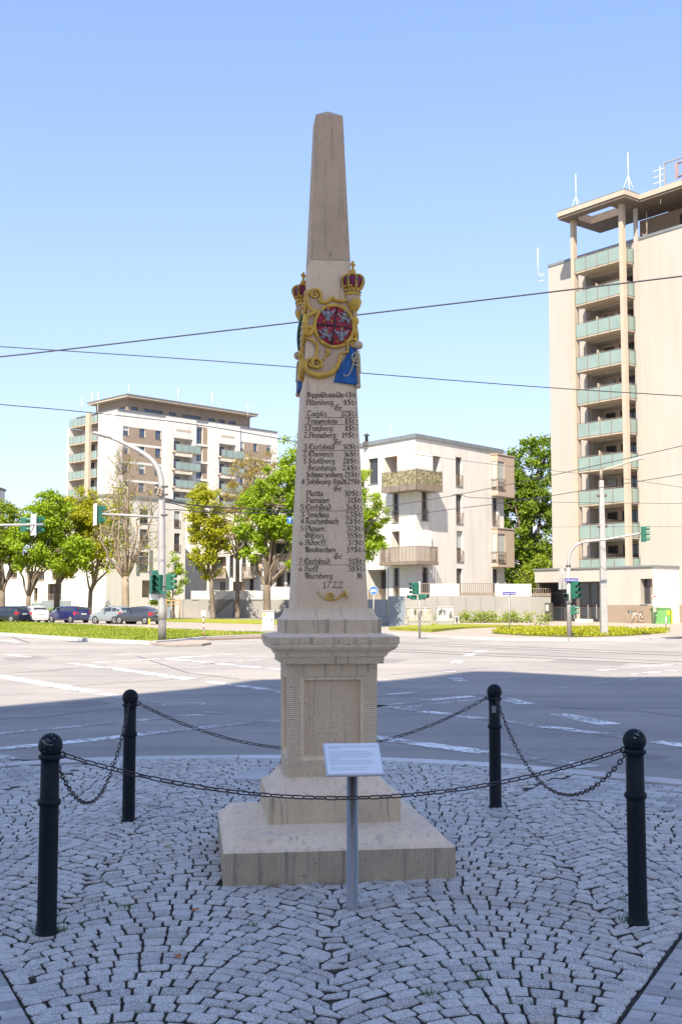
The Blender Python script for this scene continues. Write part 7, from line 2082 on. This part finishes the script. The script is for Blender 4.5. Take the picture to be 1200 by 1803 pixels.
g = G(1002, 1122.5, .04); YP = g.y
sg_ = root('signal_post', 'grey post curving into a long arm over the road with green traffic signals', 'traffic light', tuple(g))
def Q(px, py, dy=0): return D(px, py, YP + dy)
MB().tube([(g.x, YP, 0), (g.x, YP, Q(1001, 995).z)], [.115, .10], 12).build('pole', M['galv'], sg_, local=False)
MB().lathe([(.125, 0), (.125, .12)], 12, Matrix.Translation((g.x, YP, Q(1001, 996).z - .06))).build('collar', M['galv_dark'], sg_, local=False)
c = catmull([Q(x, y) for x, y in ((1000.5, 996), (1000.5, 985), (1003, 974), (1009, 964.5), (1018, 957.5), (1030, 954), (1060, 950.5), (1095, 945), (1128, 939))], 4)
MB().tube(c, [.075 - .025 * i / len(c) for i in range(len(c))], 10).build('curved_arm', M['galv'], sg_, local=False)
signal_head(sg_, Q(1131.5, 940.5) + Vector((0, -.1, 0)), R(75), 3, .25)
signal_head(sg_, Q(1010.5, 1039.5) + Vector((0, -.08, 0)), R(40), 3, .28)
signal_head(sg_, Q(996, 1049.5) + Vector((0, -.05, 0)), R(-20), 1, .24)
signal_head(sg_, Q(1007.5, 1075), R(80), 2, .22)
street_name(sg_, 993, 1015.5, 1018.5, 1024.5, YP, 'Hertha-Lindner-Str.', -.14)
MB().lathe([(.13, 0), (.15, .1), (.13, .22)], 12, Matrix.Translation((g.x, YP, Q(1001, 1064).z))).build('push_button', M['galv_dark'], sg_, local=False)
mb = MB()
q0, q1 = Q(983, 1038, .3), Q(997, 1018, .3); mb.box(q0.x, q1.x, YP + .3, YP + .33, q0.z, q1.z); mb.build('sign_back', M['sign_back'], sg_, local=False)
c_ = Q(989, 1005.5, .3); mb = MB()
for s_, d_ in ((.30, .30),): mb.prism([(0, -.30), (.16, 0), (0, .30), (-.16, 0)], -.015, .015, M=Matrix.Translation(c_) @ Matrix.Rotation(PI / 2, 4, 'X'))
mb.build('diamond_sign_back', M['sign_back'], sg_, local=False)
bent([Q(989, 1038, .28), Q(989, 998, .28)], .02, sg_, 'sign_stay', 'galv', 6); bent([Q(989, 1037, .28), Q(1001, 1037, .0)], .02, sg_, 'sign_bracket', 'galv', 6)

g = G(1063, 1118.5, .1); YR = g.y
lr2 = root('lamp_mast', 'tall square grey lamp mast with a long angled lamp before the tower', 'street lamp', tuple(g))
zt = D(1060, 846, YR).z; r0 = 7.2 * YR / F_PX
mb = MB(); x_ = g.x
for z0_, z1_, w0, w1 in ((0, zt, r0 * .86, r0 * .55),):
    mb.hexa([Vector((x_ - w0, YR - w0, z0_)), Vector((x_ + w0, YR - w0, z0_)), Vector((x_ + w0, YR + w0, z0_)), Vector((x_ - w0, YR + w0, z0_)), Vector((x_ - w1, YR - w1, z1_)), Vector((x_ + w1, YR - w1, z1_)), Vector((x_ + w1, YR + w1, z1_)), Vector((x_ - w1, YR + w1, z1_))])
mb.build('mast', M['galv'], lr2, local=False, bevel=.03)
MB().lathe([(.09, zt), (.08, D(1060, 826, YR).z)], 10, Matrix.Translation((x_, YR, 0))).build('mast_tip', M['bars'], lr2, local=False)
bent([D(1060, 828, YR), D(1085, 821, YR), D(1110, 812, YR)], .05, lr2, 'lamp_arm', 'soffit', 8)
MB().tube([D(1106, 813.5, YR), D(1112, 811, YR), D(1124, 807.5, YR), D(1133, 806.5, YR)], [.10, .16, .17, .08], 10, flat=.5, up=(0, 0, 1)).build('lamp_head', M['tl_white'], lr2, local=False)
for y in (926, 872): 
    for dx in (-1, 1): MB().ball(Vector((x_ + dx * r0 * .85, YR - .05, D(1060, y, YR).z)), .10, 8, 6).build('cable_clamp', M['galv_dark'], lr2, local=False)

# by the tower foot: globe lamp, bicycle, container, notice post
YD = 86.2
g = D(1114.5, 1097, YD)
gl = root('twin_globe_lamp', 'slim twin lamp post with two cup shaped lamps at the tower entrance', 'street lamp', (g.x, YD, .2))
bent([(g.x, YD, .15), (g.x, YD, D(1114, 1016, YD).z)], .03, gl, 'post', 'galv_dark', 8)
bent([D(1114.5, 1020, YD), D(1120, 1020, YD), D(1127, 1016, YD)], .03, gl, 'arm', 'galv', 6)
for px, py in ((1114.8, 1011), (1127.3, 1011)):
    c_ = D(px, py, YD); MB().lathe([(.05, -.22), (.16, .0), (.17, .20), (.02, .24)], 12, Matrix.Translation(c_)).build('lamp_cup', M['galv'], gl, local=False)
M['bike'] = mat('white_bicycle_paint', (0.60, 0.58, 0.55), rough=0.4)
M['rubber'] = mat('black_rubber', (0.025, 0.025, 0.025), rough=0.7)
M['tan_tyre'] = mat('tan_tyre', (0.36, 0.24, 0.13), rough=0.7)
def bicycle(label, px, py, Y, yaw, frame_m, bag=False, tyre='tan_tyre'):
    q = D(px, py, Y); t = root('bicycle', label, 'bicycle', (q.x, Y, max(q.z, .1)), yaw, 'bicycles at the tower foot')
    for x in (-.52, .52):
        Mx = Matrix.Translation((x, 0, .34)) @ Matrix.Rotation(PI / 2, 4, 'X')
        wv = MB().tube([Mx @ Vector((.32 * math.cos(a), .32 * math.sin(a), 0)) for a in [2 * PI * i / 28 for i in range(29)]], .022, 6, caps=False).build('wheel', M[tyre], t)
        mb = MB()
        for i in range(10): a = 2 * PI * i / 10; mb.tube([Mx @ Vector((0, 0, 0)), Mx @ Vector((.31 * math.cos(a), .31 * math.sin(a), 0))], .004, 3)
        mb.build('spokes', M['galv'], wv)
    mb = MB()
    for a, b_ in (((-.52, .34), (-.05, .32)), ((-.52, .34), (-.18, .78)), ((-.05, .32), (-.2, .90)), ((-.05, .32), (.34, .78)), ((-.17, .74), (.36, .84)), ((.52, .34), (.34, .86)), ((.34, .86), (.32, 1.0))): mb.tube([(a[0], 0, a[1]), (b_[0], 0, b_[1])], .02, 6)
    mb.build('frame', M[frame_m], t)
    MB().tube([(-.32, 0, .93), (-.2, 0, .95), (-.06, 0, .93)], [.07, .06, .025], 8, flat=.5, up=(0, 0, 1)).build('saddle', M['rubber'], t)
    MB().tube([(.22, -.26, 1.06), (.34, -.2, 1.03), (.33, 0, 1.02), (.34, .2, 1.03), (.22, .26, 1.06)], .016, 6).build('handlebar', M['rubber'], t)
    MB().tube([(-.05, -.03, .2), (-.05, -.03, .44)], .02, 5).build('pedals', M['rubber'], t)
    if bag: MB().box(-.62, -.30, -.24, -.08, .40, .78).build('pannier', M['sign_white'], t, bevel=.03)
    else: MB().box(.44, .74, -.16, .16, .86, 1.12).build('basket', M['galv_dark'], t)
    return t
bicycle('pale bicycle with front basket leaning at the brown wall', 1123, 1101, 85.2, PI + .1, 'bike')
bicycle('pale bicycle with a white pannier behind the basket bicycle', 1138, 1100, 85.9, .15, 'bike', True)
mb = MB()
q = D(1104, 1100, 85.6)
t = root('bicycle_stand', 'thin steel bicycle stand at the brown wall', 'bicycle stand', (q.x, q.y, .15))
bent([(q.x, q.y, .1), (q.x, q.y, .95), (q.x + 2.0, q.y, .95), (q.x + 2.0, q.y, .1)], .02, t, 'hoop', 'galv', 6)
M['bin_green'] = mat('container_green', (0.13, 0.32, 0.10), (0.11, 0.28, 0.085), 2, 0.5)
M['bin_yellow'] = mat('container_yellow', (0.75, 0.58, 0.02), rough=0.5)
a, b_ = D(1154, 1104, 83.5), D(1180, 1070, 83.5)
t = root('waste_container', 'large green container with yellow edge at the right of the bicycles', 'container', (a.x, 83.5, .15))
MB().box(a.x, b_.x, 83.5, 84.7, .15, b_.z - .1).build('body', M['bin_green'], t, local=False, bevel=.04)
MB().box(a.x - .05, b_.x + .05, 83.45, 84.75, b_.z - .095, b_.z).build('lid', M['bin_green'], t, local=False, bevel=.03)
e = D(1184, 1104, 83.5); MB().box(b_.x + .052, e.x, 83.52, 84.7, .16, b_.z - .15).build('yellow_side', M['bin_yellow'], t, local=False, bevel=.02)
mb = MB().box(b_.x - .28, b_.x - .08, 83.47, 83.497, b_.z - .55, b_.z - .2); mb.build('yellow_plate', M['bin_yellow'], t, local=False)
a, b_ = D(1147.5, 1103, 83), D(1152.5, 1046, 83)
t = root('notice_post', 'slim post with red lettered plate and white notices beside the container', 'sign', ((a.x + b_.x) / 2, 83, .15))
xm = (a.x + b_.x) / 2
bent([(xm, 83.05, .1), (xm, 83.05, D(1150, 1040, 83).z)], .03, t, 'post', 'galv', 6)
for (x0, x1, y0, y1, m) in ((1147, 1156, 1048, 1053, 'sign_white'), (1148, 1156.5, 1056, 1066.5, 'sign_white'), (1149, 1155, 1071, 1078, 'cab')):
    p, q_ = D(x0, y1, 83), D(x1, y0, 83); MB().box(p.x, q_.x, 82.98, 83.0, p.z, q_.z).build('notice_plate', M[m], t, local=False)
p, q_ = D(1148, 1051.8, 82.97), D(1155, 1049.2, 82.97); MB().box(p.x, q_.x, 82.965, 82.975, p.z, q_.z).build('red_bar', M['rust'], t, local=False)
t, g, zt = post('low_pipe', 'short grey stand pipe before the green container', 'pipe', 1172, 1106, .15, 1086, .05)

# ------------------------------------------------------------------ overhead wires
def wire(label, pts, r=.014, sagn=0):
    c = catmull([D(*p) for p in pts], 8)
    mb = MB().tube(c, r, 5)
    p = c[0]; t = root('overhead_wire', label, 'wire', tuple(p), 0, 'overhead tram wires')
    mb.build('strand', M['cable'], t, local=False)
wire('thick span wire rising to the right behind the coat of arms', [(-60, 635, 33), (0, 628, 33), (100, 617, 33), (515, 568, 32), (640, 553, 31.5), (960, 515, 30), (1200, 486, 29), (1300, 474, 28)], .022)
wire('thin span wire falling to the right below the coat of arms', [(-60, 606, 36), (0, 610, 36), (300, 630, 36), (515, 646, 36), (640, 657, 37), (960, 682, 39), (1200, 697, 40), (1300, 704, 40)], .017)
wire('wire falling past the high apartment block roof', [(-60, 705, 42), (0, 712, 42), (140, 724.5, 44), (340, 747, 46), (500, 774, 48), (560, 786, 49)], .018)
wire('double feeder wire from the lamp post through the maple', [(284, 875, 50.8), (320, 886, 52), (380, 893, 54), (480, 898, 57), (560, 899, 60)], .03)
wire('second feeder wire just below the lamp post insulators', [(284, 880, 50.8), (330, 893, 52), (400, 902, 54), (520, 903, 60)], .02)
wire('short dark wire with a coupling right of the lamp post', [(284, 895, 50.8), (300, 898, 52), (318, 898, 53), (400, 905, 60)], .022)
wire('tram wire rising over the lower balcony of the white house', [(640, 920, 62), (700, 910, 61), (800, 896, 59), (905, 883, 57), (1060, 858, 54), (1200, 835, 52), (1300, 818, 51)], .017)
wire('tram wire rising over the upper windows of the white house', [(640, 898, 58), (690, 890, 57), (795, 873, 56), (966, 838, 54), (1200, 785, 50), (1300, 762, 49)], .017)
wire('wire sloping down across the white house top floor', [(620, 787, 60), (690, 795, 60), (800, 809, 60), (905, 822, 60), (1060, 838, 60), (1200, 858, 60), (1300, 870, 60)], .012)
wire('short drooping stay wire on the white house corner', [(794, 874, 56), (800, 870.5, 56), (812, 871, 56), (830, 876, 56), (905, 878, 57), (960, 879, 57)], .016)
wire('level wire across the tower below mid height', [(968, 884, 60), (1060, 885.5, 60), (1200, 886.5, 60), (1300, 887, 60)], .012)
wire('faint level wire across the tower lower balconies', [(966, 928, 66), (1060, 927.5, 66), (1200, 927, 66), (1300, 927, 66)], .009)

# ------------------------------------------------------------------ parked cars
M['car_glass'] = glass_mat('car_glass', (0.03, 0.035, 0.04), .05)
M['tail'] = mat('tail_lamp_red', (0.50, 0.015, 0.012), rough=0.25)
M['head'] = mat('head_lamp_clear', (0.55, 0.55, 0.55), rough=0.15)
M['rim'] = mat('alloy_rim', (0.42, 0.42, 0.42), rough=0.35, metal=0.6)
M['trim'] = mat('black_car_trim', (0.02, 0.02, 0.02), rough=0.6)
M['plate_w'] = mat('number_plate', (0.65, 0.65, 0.63), rough=0.5)
def paint(name, c): return mat(name, c, tuple(x * .95 for x in c), 2, 0.25, spec=0.6, coat=0.8)
SIL = { # length along x from nose (-) to tail (+): (x, belt height, roof height)
 'estate': [(-2.25, .55, .55), (-2.15, .72, .72), (-1.4, .90, .90), (-1.0, .96, .96), (-.35, .98, 1.38), (.2, 1.0, 1.45), (1.2, 1.02, 1.44), (1.85, 1.02, 1.36), (2.15, 1.0, 1.02), (2.25, .72, .72), (2.27, .5, .5)],
 'hatch': [(-1.95, .55, .55), (-1.85, .74, .74), (-1.2, .92, .92), (-.85, .98, .98), (-.2, 1.0, 1.40), (.35, 1.02, 1.48), (1.1, 1.04, 1.45), (1.55, 1.05, 1.33), (1.88, 1.02, 1.05), (1.97, .72, .72), (1.98, .5, .5)],
 'saloon': [(-2.3, .55, .55), (-2.2, .70, .70), (-1.4, .88, .88), (-.95, .95, .95), (-.3, .97, 1.36), (.2, .99, 1.43), (.9, 1.0, 1.40), (1.5, 1.02, 1.20), (1.85, 1.03, 1.06), (2.22, .98, .99), (2.3, .70, .70), (2.32, .5, .5)]}
def car(kind, m, label, px, py, Y, yaw, sc_=1.0):
    P = D(px, py, Y); t = root('parked_car', label, 'car', (P.x, Y, ROAD_Z + .052), yaw, 'cars parked along the side street')
    st_ = SIL[kind]; mb = MB(); gl = MB(); rows_ = []
    fine = []
    for (a, b_) in zip(st_[:-1], st_[1:]):
        n_ = max(1, int((b_[0] - a[0]) / .22))
        for i in range(n_): k_ = i / n_; fine.append(tuple(a[j] + (b_[j] - a[j]) * k_ for j in range(3)))
    fine.append(st_[-1])
    x0, x1 = st_[0][0], st_[-1][0]
    for x, bz, rz in fine:
        e = min((x - x0), (x1 - x)); w = .86 * (1 - .16 * max(0, 1 - e / .5) ** 2)
        cabin = rz - bz > .03
        wr_ = w * .72 if cabin else w * .90
        rows_.append([(x, w * .93, .24), (x, w, .36), (x, w * 1.01, .62 if bz > .66 else bz * .9), (x, w * .975, bz), (x, (w * .86 if cabin else w * .93), bz + (rz - bz) * .55 + .004), (x, wr_, rz + .004), (x, wr_ * .55, rz + .045), (x, 0, rz + .055)])
    n_ = len(rows_)
    for sd in (1, -1):
        for i in range(n_ - 1):
            for j in range(7):
                q = [rows_[i][j], rows_[i + 1][j], rows_[i + 1][j + 1], rows_[i][j + 1]]
                q = [(p[0], p[1] * sd, p[2]) for p in q]
                if sd < 0: q.reverse()
                mb.add(q, [(0, 1, 2, 3)], 0, True)
        for i in (0, n_ - 1):
            q = [(p[0], p[1] * sd, p[2]) for p in rows_[i]] + [(rows_[i][0][0], 0, .24)]
            if (sd < 0) != (i == 0): q.reverse()
            mb.add(q, [tuple(range(len(q)))], 0)
        mb.quad(*[(x, sd * .8, .24) for x in (x0, x1)], (x1, 0, .24), (x0, 0, .24))
    body = mb.build('body', m, t)
    # glass: side windows, windscreen, rear window a few mm proud
    cab = [i for i, f_ in enumerate(fine) if f_[2] - f_[1] > .22]
    i0, i1 = cab[0], cab[-1]
    xs0, xs1 = fine[i0][0], fine[i1][0]
    post_x = (xs0 + xs1) / 2 + .05
    def at(x):
        for a, b_ in zip(rows_[:-1], rows_[1:]):
            if a[0][0] <= x <= b_[0][0]: k_ = (x - a[0][0]) / max(b_[0][0] - a[0][0], 1e-6); return [tuple(p[j] + (q[j] - p[j]) * k_ for j in range(3)) for p, q in zip(a, b_)]
        return rows_[-1]
    for sd in (1, -1):
        for a, b_ in ((xs0 + .02, post_x - .05), (post_x + .05, xs1 - .28), (xs1 - .20, xs1 + .05)):
            g_ = MB(); n2 = 5
            for i in range(n2):
                xa, xb = a + (b_ - a) * i / n2, a + (b_ - a) * (i + 1) / n2
                A, B = at(xa), at(xb)
                def low(S): return (S[3][0], (S[3][1] + .006 - (S[3][1] - S[4][1]) * .10) * sd, S[3][2] + .03)
                def mid(S): return (S[4][0], (S[4][1] + .008) * sd, S[4][2])
                def hi(S): return (S[5][0], (S[5][1] + .010 + (S[4][1] - S[5][1]) * .15) * sd, S[5][2] - .05)
                for f1, f2 in ((low, mid), (mid, hi)):
                    q = [f1(A), f1(B), f2(B), f2(A)]
                    if sd < 0: q.reverse()
                    g_.add(q, [(0, 1, 2, 3)], 0, True)
            g_.build('side_window', M['car_glass'], t)
    def screen(xa, xb, name):
        A, B = at(xa), at(xb); g_ = MB()
        k_ = 1 if xb < xa else -1
        la, lb = (A[3][0], A[3][1] * .80, A[7][2] + .012), (B[3][0], B[5][1] * .92, B[7][2] + .012)
        q = [(la[0], -la[1], la[2]), (la[0], la[1], la[2]), (lb[0], lb[1], lb[2]), (lb[0], -lb[1], lb[2])]
        g_.add(q, [(0, 1, 2, 3)]); g_.build(name, M['car_glass'], t)
    ends = [f_ for f_ in st_ if f_[2] > f_[1] + .05]
    fs_ = st_[st_.index(ends[0]) - 1]; re_ = st_[st_.index(ends[-1]) + 1]
    screen(fs_[0] + .10, ends[0][0] - .05 + .05, 'windscreen')
    rl = ends[-1] if kind != 'saloon' else ends[-3]
    screen((re_[0] if kind != 'saloon' else ends[-1][0]) - .06, rl[0] + .04, 'rear_window')
    for sd in (1, -1):
        mb2 = MB(); mb2.hexa([Vector(p) for p in ((x1 - .16, sd * .60, .72), (x1 - .01, sd * .60, .72), (x1 - .16, sd * .845, .72), (x1 - .34, sd * .865, .72), (x1 - .20, sd * .60, 1.0), (x1 - .07, sd * .60, 1.0), (x1 - .2, sd * .84, 1.0), (x1 - .36, sd * .862, 1.0))]); mb2.build('tail_lamp', M['tail'], t)
        MB().hexa([Vector(p) for p in ((x0 + .02, sd * .5, .58), (x0 + .2, sd * .5, .58), (x0 + .5, sd * .86, .62), (x0 + .16, sd * .80, .60), (x0 + .08, sd * .5, .72), (x0 + .25, sd * .5, .74), (x0 + .5, sd * .85, .78), (x0 + .2, sd * .79, .74))]).build('headlight', M['head'], t)
        MB().box(xs0 - .02 + .12, xs0 + .26, min(sd * .88, sd * 1.03), max(sd * .88, sd * 1.03), .98, 1.12).build('mirror', m, t, bevel=.03)
        for x in (x0 + .80, x1 - .82):
            Mx = Matrix.Translation((x, sd * .80, .31)) @ Matrix.Rotation(-sd * PI / 2, 4, 'X')
            MB().lathe([(.36, -.10), (.36, .072)], 20, Mx).build('wheel_arch', M['trim'], t)
            wv = MB().lathe([(.20, -.08), (.30, -.08), (.315, -.04), (.315, .05), (.30, .078), (.205, .08)], 20, Mx).build('wheel', M['rubber'], t)
            MB().lathe([(.21, .074), (.20, .086), (.06, .078), (.001, .082)], 12, Mx).build('rim', M['rim'], wv)
    MB().box(x1 - .02, x1 + .03, -.80, .80, .34, .56).build('rear_bumper', m if kind != 'estate' else m, t, bevel=.03)
    MB().box(x1 + .0, x1 + .035, -.26, .26, .74, .85).build('number_plate', M['plate_w'], t)
    MB().box(x0 - .03, x0 + .03, -.78, .78, .32, .52).build('front_bumper', m, t, bevel=.03)
    for q in t.children if False else []: pass
    t.scale = (sc_, sc_, sc_)
    return t
yw = R(-34)
YS = 100
car('estate', paint('dark_navy_paint', (0.006, 0.009, 0.026)), 'very dark navy estate car cut by the left edge of the picture', 10, 1093, 103, R(-28))
car('hatch', paint('white_car_paint', (0.60, 0.585, 0.55)), 'white hatchback parked beside the dark navy estate car', 60, 1093, 105, R(-58))
car('estate', paint('royal_blue_paint', (0.010, 0.013, 0.085)), 'deep blue estate car parked on its own before the trunks', 121, 1095, 103, R(-42))
car('hatch', paint('silver_car_paint', (0.22, 0.245, 0.26)), 'silver hatchback parked beside the dark grey saloon', 197, 1098, 97, R(-34), 1.0)
car('saloon', paint('graphite_paint', (0.035, 0.038, 0.050)), 'dark grey saloon car parked nearest to the lamp post', 245, 1099, 95, R(-36))
car('estate', paint('dusty_blue_paint', (0.16, 0.19, 0.21)), 'grey blue car parked half hidden behind the deep blue estate', 112, 1087, 119, R(-30))
car('hatch', paint('maroon_navy_paint', (0.03, 0.02, 0.06)), 'small dark car squeezed between the navy estate and the white hatchback', 36, 1088, 112, R(-50))
